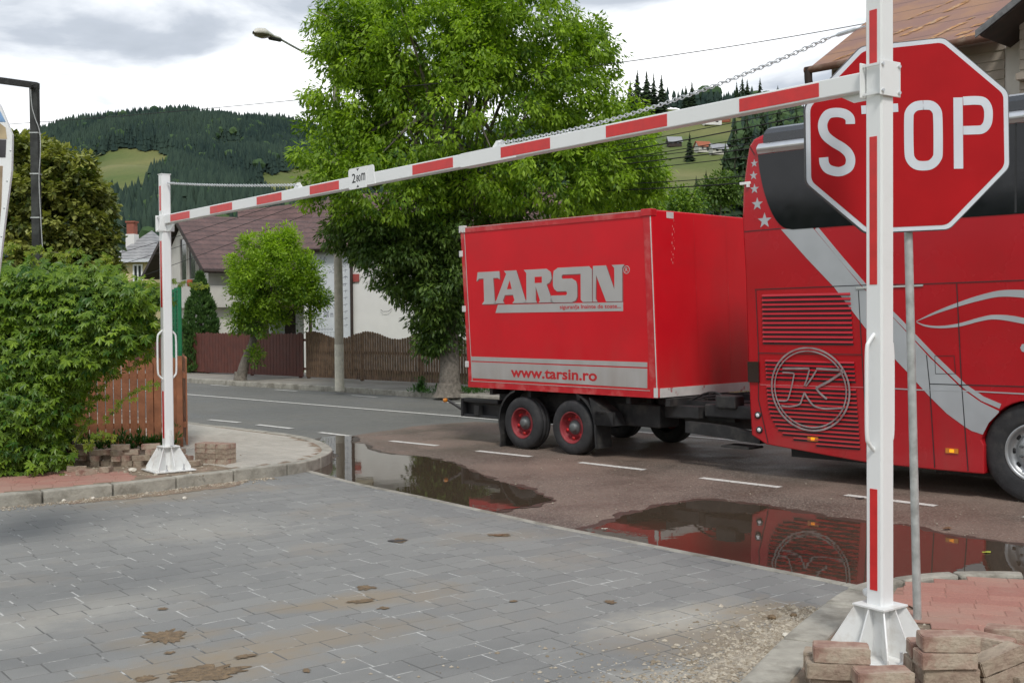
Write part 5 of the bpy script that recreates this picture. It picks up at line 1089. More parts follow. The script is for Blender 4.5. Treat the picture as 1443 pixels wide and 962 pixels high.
picket('picket_fence', (-4.43, 15.45, 0), (-4.93, 17.0, 0), .12, 1.22, .092, .012, .02, M['f_orange'], 'short orange-brown picket fence seen end on beside the green mesh')
FA, FB, FC = Vector((-12.4, 39.0, 0)), Vector((-6.3, 33.3, 0)), Vector((1.6, 26.0 + .3, 0))
def on_bk(x):   # line of the fence at the back of the far pavement
    return x
a1, a2, a3 = Vector((-13.5, 39.8, 0)), Vector((-6.05, 33.2, 0)), Vector((-.2, 27.9, 0))
picket('board_fence', a1, a2, .12, 1.30, .145, .014, .02, M['f_red'], 'dark red board fence across the road in front of the brown-roofed house', pk='board', rails=(.2, .85), maxn=95)
def wavy(u): return 1.27 + .10 * math.sin(u * 2 * math.pi * 3.2 + .9)
picket('board_fence', a2 + Vector((.02, -.02, 0)), a3, .12, 1.25, .075, .026, .02, M['f_brown'], 'brown fence of narrow boards with a wavy top across the road', topf=wavy, pk='board', rails=(.22, .62), maxn=95)
picket('board_fence', a3 + Vector((.3, -.3, 0)), Vector((14, 13.9, 0)), .12, 1.25, .075, .026, .02, M['f_brown'], 'further stretch of narrow brown boards behind the trailer and coach', topf=wavy, pk='board', rails=(.22, .62), maxn=95)
# green wire mesh panel seen nearly end on
e = empty('mesh_panel', (-4.59, 15.7, .12), 0, 'tall green wire mesh panel seen almost end on beside the far barrier post', 'fence')
for k, yy in enumerate((0, .9, 1.8)): a = MB(); a.tube([(-.35 * yy, yy, 0), (-.35 * yy, yy, 2.2)], .028, 8); a.build('fence_post', M['green_wire'], e)
a = MB()
for k in range(32): z = .1 + k * .066; a.tube([(-.02, .02, z), (-.63, 1.8, z)], .0032, 4, caps=False)
for k in range(26): y = .05 + k * .068; a.tube([(-.35 * y + .01, y, .05), (-.35 * y + .01, y, 2.2)], .0032, 4, caps=False)
for k in range(5): z = .15 + k * .5; a.tube([(.02, 0, z), (-.63, 1.8, z)], .008, 5)
a.build('wire_mesh', M['green_wire'], e)

# ------------------------------------------------------------------ foliage
def leaves(n_cl, centers, out_dir, rad, per, size, droop, shade, seed=0, aspect=.42):
    """clusters of pointed leaves. centers (n,3), out_dir (n,3), shade (n,)"""
    r = np.random.default_rng(seed); n = len(centers); N_ = n * per
    c = np.repeat(centers, per, 0); od = np.repeat(out_dir, per, 0)
    v = r.normal(size=(N_, 3)); v /= np.linalg.norm(v, axis=1)[:, None] + 1e-9
    rd_ = (r.random(N_) ** .5)[:, None] * np.repeat(rad, per)[:, None]
    p = c + v * rd_ * np.array([1, 1, .72])
    dirv = v * .8 + od * .5 + r.normal(size=(N_, 3)) * .45; dirv[:, 2] -= droop; dirv /= np.linalg.norm(dirv, axis=1)[:, None]
    side = np.cross(dirv, r.normal(size=(N_, 3)) * .35 + np.array([0, 0, 1.])); side /= np.linalg.norm(side, axis=1)[:, None] + 1e-9
    nrm = np.cross(side, dirv)
    l = (size * (.6 + .7 * r.random(N_)))[:, None]; w = l * aspect
    a = p; b = p + dirv * l * .45 + side * w * .5 - nrm * l * .06; t_ = p + dirv * l - nrm * l * .12 * r.random(N_)[:, None]; d = p + dirv * l * .45 - side * w * .5 - nrm * l * .06
    V_ = np.stack([a, b, t_, d], 1).reshape(-1, 3); F_ = np.arange(N_ * 4).reshape(-1, 4)
    sh = np.clip(np.repeat(shade, per) + r.normal(size=N_) * .16, 0, 1); return V_, F_, sh
def crown_points(ells, n, seed, shell=.55):
    """clump centres in a union of ellipsoids (cx,cy,cz,rx,ry,rz,weight)"""
    r = np.random.default_rng(seed); out = []; od = []; w = np.array([q[6] for q in ells]); w = w / w.sum()
    idx = r.choice(len(ells), n, p=w)
    for i in idx:
        cx, cy, cz, rx, ry, rz, _ = ells[i]; v = r.normal(size=3); v /= np.linalg.norm(v); k = shell + (1 - shell) * r.random() ** .6
        if r.random() < .12: k *= .6
        lump = 1 + .16 * math.sin(v[0] * 5 + i) * math.cos(v[2] * 6 + 2 * i); out.append((cx + v[0] * rx * k * lump, cy + v[1] * ry * k * lump, cz + v[2] * rz * k * lump)); od.append(v)
    return np.array(out), np.array(od)
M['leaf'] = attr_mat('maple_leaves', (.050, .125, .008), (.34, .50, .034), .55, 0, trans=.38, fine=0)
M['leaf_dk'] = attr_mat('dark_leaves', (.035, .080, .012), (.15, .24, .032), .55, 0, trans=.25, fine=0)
M['leaf_lin'] = attr_mat('linden_leaves', (.045, .075, .012), (.32, .34, .075), .5, 0, trans=.25, fine=0)
M['leaf_vine'] = attr_mat('creeper_leaves', (.032, .10, .010), (.27, .40, .035), .45, 0, trans=.28, fine=0)
M['leaf_vine_tip'] = attr_mat('young_creeper_leaves', (.13, .22, .02), (.28, .32, .035), .5, 0, trans=.35, fine=0)
M['thuja'] = attr_mat('thuja_sprays', (.030, .085, .016), (.095, .19, .035), .75, 0, trans=.1, fine=0)
def limbs(e, trunk_pts, trunk_r, tips, r0, seed=0, name='limb', start=.55, nmax=40):
    a = MB(); a.tube(smooth_path(trunk_pts, 5), [lerp(trunk_r[0], trunk_r[1], k / (len(smooth_path(trunk_pts, 5)) - 1)) for k in range(len(smooth_path(trunk_pts, 5)))], 14)
    # root flare
    p = Vector(trunk_pts[0]); a.lathe([(trunk_r[0] * 1.5, -.02), (trunk_r[0] * 1.2, .08), (trunk_r[0] * 1.0, .3)], 14, axis='z', c=p); a.build('trunk', M['bark'], e)
    rg = random.Random(seed); m = MB(); T = smooth_path(trunk_pts, 5)
    for tp in tips[:nmax]:
        b = T[int(lerp(len(T) * start, len(T) - 1, rg.random()))]; tp = Vector(tp); mid = b.lerp(tp, .5) + Vector((0, 0, .1 * (tp - b).length)); q = smooth_path([b, mid, tp], 4); r_ = r0 * rg.uniform(.5, 1)
        m.tube(q, [lerp(r_, .008, i / (len(q) - 1)) for i in range(len(q))], 6)
    m.build('limbs', M['bark'], e)
def px_ell(px, py, rx, ry, dist, depth_r, w=1.):
    c = W(px, py, dist); s = dist / 1600; return (c.x, dist, c.z, rx * s, depth_r, ry * s, w)
# big street tree
DT = 26.2
e = empty('street_tree', (-1.45, DT - .2, .11), 0, 'tall broad light green street tree rising above the trailer', 'tree')
O = np.array([-1.45, DT - .2, .11])
top = [px_ell(650, 150, 190, 150, DT, 3.0, 3.2), px_ell(600, 60, 140, 100, DT, 2.4, 1.6), px_ell(720, 50, 100, 95, DT, 2.3, 1.3), px_ell(505, 110, 75, 95, DT, 1.8, 1.1), px_ell(488, 215, 72, 58, DT, 1.6, .9), px_ell(800, 130, 80, 105, DT, 2.0, 1.1), px_ell(850, 215, 75, 90, DT + .5, 2.0, 1.1), px_ell(495, 40, 55, 55, DT, 1.3, .6), px_ell(560, 265, 140, 60, DT - .6, 2.0, 1.1), px_ell(760, 255, 160, 60, DT - .5, 2.0, 1.2), px_ell(900, 245, 38, 60, DT, 1.0, .35), px_ell(835, 60, 30, 30, DT, .6, .1), px_ell(650, -60, 150, 80, DT, 2.4, .8)]
cp_, od_ = crown_points(top, 1950, 11, .60); cp_ -= O
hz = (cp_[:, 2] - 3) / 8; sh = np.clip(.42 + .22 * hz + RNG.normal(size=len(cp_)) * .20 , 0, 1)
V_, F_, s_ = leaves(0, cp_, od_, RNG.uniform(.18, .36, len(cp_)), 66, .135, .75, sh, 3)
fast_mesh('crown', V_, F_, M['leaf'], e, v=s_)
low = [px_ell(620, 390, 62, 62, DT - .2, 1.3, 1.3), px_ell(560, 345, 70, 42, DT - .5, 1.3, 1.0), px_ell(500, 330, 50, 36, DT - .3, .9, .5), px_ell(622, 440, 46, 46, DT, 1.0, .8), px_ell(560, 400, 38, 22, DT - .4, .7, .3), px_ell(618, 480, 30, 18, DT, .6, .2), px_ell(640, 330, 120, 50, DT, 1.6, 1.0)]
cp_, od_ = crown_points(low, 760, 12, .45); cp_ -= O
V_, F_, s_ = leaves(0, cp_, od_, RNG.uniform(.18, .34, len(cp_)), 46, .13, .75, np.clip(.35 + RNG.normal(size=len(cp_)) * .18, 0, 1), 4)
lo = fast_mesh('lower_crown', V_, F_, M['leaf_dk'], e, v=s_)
tips = [tuple(q) for q in (crown_points(top, 46, 13, .7)[0] - O)]
limbs(e, [(0, 0, -.05), (.02, 0, .9), (-.02, .05, 2.2), (.05, 0, 4.5), (.1, 0, 7.5)], (.26, .08), tips, .10, 2, start=.35, nmax=46)
# small leaning tree
DS = 32.4
e = empty('street_tree', (-7.75, DS, .11), 0, 'small light green tree with a leaning trunk before the dark red fence', 'tree'); O = np.array([-7.75, DS, .11])
el_ = [px_ell(386, 398, 54, 52, DS - .2, 1.2, 2), px_ell(350, 400, 24, 44, DS - .2, .7, .7), px_ell(392, 350, 26, 24, DS, .6, .5), px_ell(352, 344, 11, 18, DS, .3, .12), px_ell(378, 340, 12, 20, DS, .3, .14), px_ell(408, 342, 12, 20, DS, .3, .14), px_ell(438, 372, 12, 18, DS, .3, .12), px_ell(332, 372, 10, 16, DS, .3, .10), px_ell(450, 420, 14, 16, DS, .3, .14), px_ell(440, 452, 12, 12, DS, .25, .10), px_ell(334, 450, 12, 18, DS, .3, .14), px_ell(366, 446, 36, 26, DS - .2, .8, .6), px_ell(426, 405, 26, 34, DS - .1, .7, .6), px_ell(358, 500, 9, 14, DS - .2, .22, .06)]
cp_, od_ = crown_points(el_, 720, 21, .5); cp_ -= O
V_, F_, s_ = leaves(0, cp_, od_, RNG.uniform(.16, .30, len(cp_)), 46, .11, .1, np.clip(.30 + .16 * (cp_[:, 2] - 1.4) + RNG.normal(size=len(cp_)) * .2, 0, 1), 6, .40)
fast_mesh('crown', V_, F_, M['leaf'], e, v=s_)
limbs(e, [(-.02, 0, -.05), (.12, 0, .5), (.36, 0, 1.1), (.42, 0, 1.7), (.7, 0, 2.6)], (.16, .06), [tuple(q) for q in crown_points(el_, 20, 22, .6)[0] - O], .06, 3, start=.45)
# linden behind the hedge
DL = 22.0
p0 = W(80, 450, DL); e = empty('linden_tree', (p0.x, DL, .0), 0, 'dense round olive-green tree behind the vine, crossed by the black pole', 'tree'); O = np.array([p0.x, DL, 0.])
el_ = [px_ell(75, 300, 72, 92, DL, 1.2, 2.4), px_ell(30, 262, 60, 72, DL, 1.1, 1.5), px_ell(100, 248, 36, 40, DL, .8, .7), px_ell(70, 225, 22, 26, DL, .5, .3), px_ell(135, 285, 22, 34, DL, .5, .4), px_ell(140, 345, 22, 30, DL, .5, .35), px_ell(48, 212, 20, 20, DL, .4, .2), px_ell(118, 330, 40, 55, DL, .8, .8), px_ell(-30, 290, 60, 90, DL, 1.1, 1), px_ell(90, 380, 70, 40, DL, 1., 1)]
cp_, od_ = crown_points(el_, 1150, 31, .66); cp_ -= O
V_, F_, s_ = leaves(0, cp_, od_, RNG.uniform(.09, .17, len(cp_)), 30, .115, .5, np.clip(.5 + RNG.normal(size=len(cp_)) * .3, 0, 1), 7, .75)
fast_mesh('crown', V_, F_, M['leaf_lin'], e, v=s_)
limbs(e, [(0, 0, -.05), (0, 0, 1.5), (.05, 0, 3)], (.13, .06), [tuple(q) for q in crown_points(el_, 16, 32, .5)[0] - O], .04, 4, start=.4)
# thuja
DTH = 37.5; p0 = W(283, 470, DTH); e = empty('thuja', (p0.x, DTH, 0), 0, 'clipped conical evergreen standing before the brown-roofed house', 'tree')
n = 900; tz = RNG.random(n); hgt = 3.22; rad_ = .50 * np.clip(np.where(tz > .45, 1 - ((tz - .45) / .55) ** 1.5, 1), .02, 1) * (1 + .06 * np.sin(tz * 30)); an = RNG.random(n) * 6.28
cp_ = np.stack([np.cos(an) * rad_, np.sin(an) * rad_, .1 + tz * hgt], -1); od_ = np.stack([np.cos(an) * .3, np.sin(an) * .3, np.ones(n)], -1)
V_, F_, s_ = leaves(0, cp_, od_, np.full(n, .07), 22, .13, -1.1, np.clip(RNG.normal(size=n) * .25 + .45, 0, 1), 8, .35); fast_mesh('crown', V_, F_, M['thuja'], e, v=s_)
a = MB(); a.tube([(0, 0, -.05), (0, 0, 2.6)], [.08, .03], 8); a.build('trunk', M['bark'], e)
# loose shrubs / trees closing the gaps behind the houses and the vehicles
def bush(px, py, rx, ry, dist, label, n=260, material='leaf_dk', sz=.16, seed=1, name='tree', per=26, cat='tree'):
    p0 = W(px, py, dist); gz = max(float(terr_z(p0.x, dist)), -.06); e = empty('broadleaf_tree' if cat == 'tree' else 'bush', (p0.x, dist, gz), 0, label, cat); O = np.array([p0.x, dist, gz])
    s = dist / 1600; el_ = [px_ell(px, py, rx * .8, ry * .8, dist, rx * s * .8, 2), px_ell(px - rx * .4, py + ry * .25, rx * .55, ry * .6, dist, rx * s * .5, 1), px_ell(px + rx * .4, py + ry * .2, rx * .55, ry * .6, dist, rx * s * .5, 1), px_ell(px + rx * .1, py - ry * .4, rx * .5, ry * .55, dist, rx * s * .5, 1)]
    cp_, od_ = crown_points(el_, n, seed, .5); cp_ -= O; k = dist / 30
    V_, F_, s_ = leaves(0, cp_, od_, RNG.uniform(.2, .4, len(cp_)) * k, per, sz * k, .4, np.clip(.45 + RNG.normal(size=len(cp_)) * .2, 0, 1), seed, .5); fast_mesh('crown', V_, F_, M[material], e, v=s_)
    a = MB(); zt_ = max(p0.z - gz, .4); a.tube([(0, 0, -.05), (.03, 0, zt_)], [.05 * k + .04, .03], 8); a.build('trunk', M['bark'], e)
bush(865, 260, 75, 95, 34, 'light green tree right of the big street tree, behind the trailer', 420, 'leaf', .13, 41)
bush(830, 330, 80, 60, 36, 'dark green tree low behind the trailer box', 260, 'leaf_dk', .13, 42)
bush(1015, 268, 34, 26, 90, 'grey-green bush above the front end of the trailer roof', 150, 'leaf_dk', .10, 43, cat='bush')
bush(955, 285, 34, 20, 85, 'pale green bush just above the trailer roof', 130, 'leaf_vine', .10, 44, cat='bush')
bush(905, 290, 28, 22, 70, 'green bush beside the big tree above the trailer roof', 120, 'leaf_dk', .10, 45, cat='bush')
bush(60, 420, 90, 40, 60, 'dark tree mass far behind the linden', 160, 'leaf_dk', .2, 46)
bush(1160, 300, 60, 70, 40, 'dark green tree between the coach and the rusty-roofed house', 220, 'leaf_dk', .14, 47)
# creeper
e = empty('climbing_vine', (-5.6, 13.4, .12), 0, 'dense green five-leaved creeper covering a fence at the left edge', 'vine'); O = np.array([-5.6, 13.4, .12])
ells = []
DV = 13.2
for px, py, rx, ry, w in ((35, 520, 55, 130, 3.0), (-60, 520, 80, 130, 2.0), (20, 430, 60, 40, 1.6), (75, 432, 60, 42, 1.7), (125, 442, 50, 40, 1.5), (162, 448, 38, 38, 1.2), (75, 500, 55, 55, 1.5), (128, 488, 42, 30, .9), (40, 590, 46, 70, 1.5), (20, 645, 62, 22, 1.0), (190, 418, 26, 14, .4), (0, 398, 40, 14, .5), (60, 395, 45, 12, .5), (120, 398, 45, 12, .5), (165, 412, 28, 10, .25), (185, 470, 20, 22, .35), (85, 645, 16, 18, .15), (82, 560, 22, 40, .5)):
    ells.append(px_ell(px, py, rx, ry, DV, .55 if py < 560 else .7, w))
n = 3300; cp_, od_ = crown_points(ells, n, 51, .72); ok = (cp_[:, 2] > .13) & (cp_[:, 1] < DV + .35); cp_, od_ = cp_[ok] - O, od_[ok]; n = len(cp_)
def five(cp_, od_, size, shade, seed):
    """leaves of five leaflets fanning from one stalk, hanging outward and down"""
    r = np.random.default_rng(seed); n = len(cp_); V_ = []; F_ = []; vv = []
    for k in range(5):
        a_ = (k - 2) * .70; d = od_ * .55 + np.array([0, -.45, -.45]) + r.normal(size=(n, 3)) * .12 if k == 0 else None
        if k == 0: base = od_ * .4 + np.array([0, -.30, -.80]) + r.normal(size=(n, 3)) * .32; base /= np.linalg.norm(base, axis=1)[:, None]; sd_ = np.cross(base, r.normal(size=(n, 3)) * .3 + np.array([0, -.8, .6])); sd_ /= np.linalg.norm(sd_, axis=1)[:, None]; nr_ = np.cross(sd_, base); sz = size * (.65 + .7 * r.random(n))
        d = base * math.cos(a_) + sd_ * math.sin(a_); t2 = -base * math.sin(a_) + sd_ * math.cos(a_); l = (sz * (1.0 if k == 2 else .88 if k in (1, 3) else .66))[:, None]; w = l * .17
        p = cp_; up_ = nr_ * l * .10
        q = np.stack([p, p + d * l * .55 + t2 * w + up_, p + d * l, p + d * l * .55 - t2 * w + up_], 1); V_.append(q); vv.append(np.clip(shade + r.normal(size=n) * .1, 0, 1))
    V_ = np.stack(V_, 1).reshape(-1, 3); return V_, np.arange(len(V_)).reshape(-1, 4), np.stack(vv, 1).reshape(-1)
rep = 7; cc = np.repeat(cp_, rep, 0) + RNG.normal(size=(n * rep, 3)) * np.array([.075, .06, .075]); oo = np.repeat(od_, rep, 0); shd = np.repeat(RNG.normal(size=n) * .2, rep) + .42
V_, F_, s_ = five(cc, oo, .088, shd, 9); fast_mesh('foliage', V_, F_, M['leaf_vine'], e, v=s_)
# trailing shoots with young yellow-green leaves
st = MB(); tipc = []
for px0, py0, px1, py1 in ((170, 420, 225, 408), (175, 445, 222, 425), (200, 415, 290, 402), (180, 455, 225, 470), (150, 500, 210, 495), (130, 560, 205, 510), (150, 590, 222, 540), (110, 590, 150, 560), (5, 375, 25, 345), (40, 372, 60, 352), (90, 375, 110, 355), (60, 372, 92, 360), (150, 380, 150, 365), (120, 630, 160, 615), (190, 430, 212, 470), (160, 480, 218, 455), (95, 660, 130, 590)):
    A_p, B_p = W(px0, py0, DV + .0), W(px1, py1, DV + .05); mid = A_p.lerp(B_p, .5) + Vector((0, -.05, .08)); P_ = smooth_path([A_p, mid, B_p], 8); st = MB(); st.tube([p - Vector(O) for p in P_], .0035, 4); st.build('shoot', M['bark'], e)
    for i_, p in enumerate(P_):
        for _ in range(2): tipc.append((p - Vector(O) + Vector((random.gauss(0, .028), random.gauss(0, .03), random.gauss(0, .026))))[:])
tipc = np.array(tipc); V_, F_, s_ = five(tipc, RNG.normal(size=tipc.shape) * .5, .058, np.clip(RNG.random(len(tipc)), 0, 1), 10); fast_mesh('young_foliage', V_, F_, M['leaf_vine_tip'], e, v=s_)
a = MB(); a.box(-2.6, .35, .1, .16, 0, 2.0); a.build('dark_backing', M['dark_wood'], e)  # one flat dark slab standing behind the creeper leaves
# weeds along the fences
wc = []; 
for _ in range(260):
    s = random.random(); wc.append((lerp(-6.6, -4.5, s) + 0, lerp(14.85, 15.25, s) + random.uniform(-.12, .02), .13 + abs(random.gauss(0, .1))))
for _ in range(200): wc.append((random.gauss(-1.3, .5), 26.3 + random.gauss(0, .2), .12 + abs(random.gauss(0, .06))))
for _ in range(60): wc.append((-2.15 + random.gauss(0, .06), 26.4 + random.gauss(0, .05), .12 + abs(random.gauss(0, .16))))
wc = np.array(wc); V_, F_, s_ = leaves(0, wc, np.tile(np.array([0, 0, 1.]), (len(wc), 1)), np.full(len(wc), .05), 9, .08, -.6, np.full(len(wc), .5), 15, .25); tag(fast_mesh('weeds', V_, F_, M['leaf_vine']), 'thin weeds growing along the foot of the fences and the tree', 'weeds', kind='stuff')

# ------------------------------------------------------------------ poles, lamp, billboard, cables
PB = Vector((-4.28, 28.1, .11)); e = empty('street_lamp', PB, 0, 'round concrete street lamp with whitewashed foot, its arm leaving the big tree', 'street lamp')
a = MB(); a.lathe([(.118, -.05), (.114, 1.10)], 24, axis='z'); a.build('painted_foot', M['limewash'], e)
a = MB(); a.lathe([(.111, 1.10), (.085, 8.1), (.0, 8.11)], 24, axis='z'); a.build('pole', M['concrete'], e)
La, Lb = W(437, 77, 28.1) - PB, W(394, 55, 27.0) - PB; Lc = W(357, 46, 26.2) - PB
a = MB(); a.tube(smooth_path([(0, 0, 7.7), (-.08, -.05, 8.2), tuple(La), tuple(Lb)], 6), .028, 8); a.build('arm', M['zinc_pole'], e)
d = (Lc - Lb).normalized(); s_ = d.cross(Vector((0, 0, 1))).normalized(); u_ = s_.cross(d); a = MB(); LH = (Lc - Lb).length; rings = []
for t_, w, h in ((0, .05, .05), (.25, .07, .06), (.42, .12, .10), (.65, .17, .16), (.85, .15, .13), (1.0, .03, .03)):
    c_ = Lb + d * (LH * t_); rings.append([c_ + s_ * (w * math.cos(k * math.pi / 6)) + u_ * ((h if math.sin(k * math.pi / 6) > 0 else .012) * math.sin(k * math.pi / 6)) for k in range(12)])
vs = [p for r_ in rings for p in r_]; a.add(vs, [(k * 12 + i_, k * 12 + (i_ + 1) % 12, (k + 1) * 12 + (i_ + 1) % 12, (k + 1) * 12 + i_) for k in range(5) for i_ in range(12)], 0, True); hd = a.build('lamp_head', mat('pale_lamp_housing', (.62, .60, .54), .4), e)
a = MB(); rings = []
for t_, w, h in ((.40, .09, .02), (.60, .155, .07), (.82, .135, .06), (.95, .04, .02)):
    c_ = Lb + d * (LH * t_) - u_ * .012; rings.append([c_ + s_ * (w * math.cos(k * math.pi / 6)) - u_ * (h * math.sin(k * math.pi / 6)) for k in range(7)])
vs = [p for r_ in rings for p in r_]; a.add(vs, [(k * 7 + i_, k * 7 + i_ + 1, (k + 1) * 7 + i_ + 1, (k + 1) * 7 + i_) for k in range(3) for i_ in range(6)], 0, True); a.build('lens', mat('aged_lamp_glass', (.16, .13, .09), .2, coat=.6), hd)
a = MB(); a.tube([Lb - d * .02 - u_ * .02, Lb + d * (LH * .38) - u_ * .03], .055, 8); a.build('lamp_neck', M['black'], hd)
# black pole with arm
PK = W(54, 450, 13.9); e = empty('steel_pole', (PK.x, 13.9, .0), 0, 'square black steel pole with an arm reaching left, in front of the olive-green tree', 'pole')
tz_ = W(54, 117, 13.9).z; a = MB(); a.box(-.047, .047, -.047, .047, 0, tz_); M['pole_blk'] = mat('worn_black_steel', (.040, .042, .040), .6, .3, var=.3, scale=12, dirt=(.10, .11, .10), dirt_amt=.6, dscale=5); a.build('post', M['pole_blk'], e, bevel=.006)
q = W(-90, 97, 12.9) - Vector((PK.x, 13.9, 0)); a = MB(); a.quadbox((.05, -.04, tz_ - .07), (.05, .04, tz_ - .07), (q.x, q.y + .04, q.z - .07), (q.x, q.y - .04, q.z - .07), (0, 0, .07)); a.build('arm', M['pole_blk'], e, recalc=True)
def wp(px, py, dd=13.8): return W(px, py, dd) - Vector((PK.x, 13.9, 0))
a = MB(); a.tube(smooth_path([wp(43, 124), wp(45, 150), wp(50, 168), wp(56, 186), wp(57, 215), wp(55, 250), wp(57, 300), wp(60, 350)], 4), .006, 5); a.build('wire', M['zinc_pole'], e)
for py in (186, 244, 306): a = MB(); a.box(-.054, .054, -.054, .054, wp(54, py).z - .008, wp(54, py).z + .008); a.build('wire_tie', M['zinc_pole'], e)
a = MB(); a.tube([wp(43, 126), wp(42, 121), wp(50, 119)], .010, 6); a.build('hook', M['pole_blk'], e)
# billboard at the left edge
DBd = 8.2; c0 = W(-60, 280, DBd); e = empty('billboard', (c0.x, DBd, 0), 0, 'white framed picture board on posts, cut off by the left edge', 'billboard')
def bq(px, py, y=0): p = W(px, py, DBd); return (p.x - c0.x, y, p.z)
bo_ = [(-150, 60), (-40, 95), (0, 148), (10, 172), (17, 190), (16, 240), (8, 300), (0, 368), (-14, 470), (-150, 470)]
a = MB(); a.prism([bq(*p) for p in bo_], (0, .03, 0)); pn = a.build('panel', M['white'], e, recalc=True)
for nm, pts_, c_ in (('sky_picture', [(-140, 75), (-40, 105), (-3, 150), (8, 172), (-1, 172), (-140, 172)], (.22, .38, .62)), ('wall_picture', [(-140, 173), (-1, 173), (8, 180), (10, 196), (-140, 196)], (.42, .33, .20)), ('window_picture', [(-140, 197), (9, 197), (8, 222), (-140, 222)], (.05, .045, .05)), ('wood_picture', [(-140, 234), (4, 234), (2, 290), (-4, 360), (-140, 360)], (.30, .22, .14))):
    a = MB(); a.prism([bq(p[0], p[1], -.0025) for p in pts_], (0, .002, 0)); a.build(nm, mat(nm, c_, .5, var=.2, scale=9), pn, recalc=True)
for px, py in ((15, 212), (10, 255), (6, 293), (2, 333)): a = MB(); q = Vector(bq(px, py, 0)); a.lathe([(.001, -.006), (.006, -.004), (.007, 0)], 8, c=q); a.build('rivet', M['zinc'], pn)
a = MB(); a.box(-.30, -.22, .031, .09, 0, bq(0, 300)[2]); a.build('leg', M['zinc_pole'], e)
# overhead cables
def cable(pts_, r_, label, group, sag=0.0, name='overhead_cable', seg=5):
    A_c, B_c = Vector(pts_[0]), Vector(pts_[1]); n_ = 24; m = MB(); P_ = [A_c.lerp(B_c, k / n_) - Vector((0, 0, 4 * sag * (k / n_) * (1 - k / n_))) for k in range(n_ + 1)]; m.tube(P_, r_, seg); return tag(m.build(name, M['cable']), label, 'cable', group)
gC = 'overhead cables strung along the street'
def cpx(x0, y0, x1, y1, d0, d1, label, sag=.25, r_=.011):
    # the two picture points lie on the cable; carry it on beyond both
    A_c, B_c = W(x0, y0, d0), W(x1, y1, d1); v_ = (B_c - A_c); return cable([A_c - v_ * .6, B_c + v_ * .45], r_, label, gC, sag)
cpx(-30, 170, 443, 131, 34, 29, 'thin cable crossing the sky at the left above the wooded hill', .2, .009)
A_c, B_c = W(820, 88, 25), W(1222, 33, 25.6); cable([A_c - (B_c - A_c) * .6, B_c], .010, 'thin cable crossing the sky at the right just above the chain', gC, .12)
hs = [(205, 181, 'topmost'), (213, 188, 'second'), (219, 203, 'third'), (229, 208, 'fourth'), (236, 215, 'fifth'), (245, 222, 'sixth'), (262, 240, 'seventh'), (268, 247, 'eighth')]
for k, (yl, yr, w_) in enumerate([(202, 150), (218, 160), (232, 177), (224, 186), (236, 192), (246, 197), (256, 226), (268, 233)] and [(206, 148, 'topmost'), (216, 160, 'second'), (225, 176, 'third'), (224, 188, 'fourth'), (232, 194, 'fifth'), (240, 206, 'sixth'), (258, 236, 'seventh'), (266, 246, 'lowest')]):
    cpx(840, yl - 3, 1120, yr, 25.2 + k * .1, 21 + k * .1, f'{w_} of the black cables strung below the boom before the green meadow', .12, .013 if k % 3 == 1 else .009)
for k, (x0, y0, x1, y1, w_) in enumerate([(160, 355, 330, 305, 'upper'), (160, 372, 330, 318, 'middle'), (165, 398, 430, 300, 'lower')]): cpx(x0, y0, x1, y1, 36, 33, f'{w_} thin cable crossing the gable of the brown-roofed house', .1, .009)

# ------------------------------------------------------------------ houses
def tiles(name, c, c2, rib=True, sx=4.2, sy=2.6):
    m, t, b = new_mat(name); N = t.nodes.new; L = t.links.new; u = N('ShaderNodeUVMap'); 
    sp = N('ShaderNodeSeparateXYZ'); L(u.outputs[0], sp.inputs[0])
    def mm(op, a, b_=None):
        n = N('ShaderNodeMath'); n.operation = op
        for i, v in enumerate((a, b_)):
            if v is None: continue
            if isinstance(v, (int, float)): n.inputs[i].default_value = v
            else: L(v, n.inputs[i])
        return n.outputs[0]
    wv = mm('SINE', mm('MULTIPLY', sp.outputs[0], 2 * math.pi * sx)); row = mm('FRACT', mm('ADD', mm('MULTIPLY', sp.outputs[1], sy), mm('MULTIPLY', wv, .05 if rib else 0.)))
    h = mm('ADD', mm('MULTIPLY', wv, .18), mm('SUBTRACT', 1.0, row)) if rib else mm('SUBTRACT', 1.0, row)
    bp = N('ShaderNodeBump'); bp.inputs['Strength'].default_value = 1.; bp.inputs['Distance'].default_value = .07 if rib else .03; L(h, bp.inputs['Height']); L(bp.outputs[0], b.inputs['Normal'])
    nz = N('ShaderNodeTexNoise'); nz.inputs['Scale'].default_value = 1.6; nz.inputs['Detail'].default_value = 7; tcn = N('ShaderNodeTexCoord'); L(tcn.outputs['Object'], nz.inputs['Vector'])
    mr = N('ShaderNodeMapRange'); mr.inputs[1].default_value = .4; mr.inputs[2].default_value = .65; L(nz.outputs[0], mr.inputs[0]); mi = N('ShaderNodeMix'); mi.data_type = 'RGBA'; L(mr.outputs[0], mi.inputs[0]); mi.inputs[6].default_value = (*c, 1); mi.inputs[7].default_value = (*c2, 1)
    ed = mm('LESS_THAN', row, .22 if rib else .06); m2 = N('ShaderNodeMix'); m2.data_type = 'RGBA'; L(mm('MULTIPLY', ed, .65), m2.inputs[0]); L(mi.outputs[2], m2.inputs[6]); m2.inputs[7].default_value = (*[q * .35 for q in c], 1); L(m2.outputs[2], b.inputs['Base Color']); b.inputs['Roughness'].default_value = .55; return m
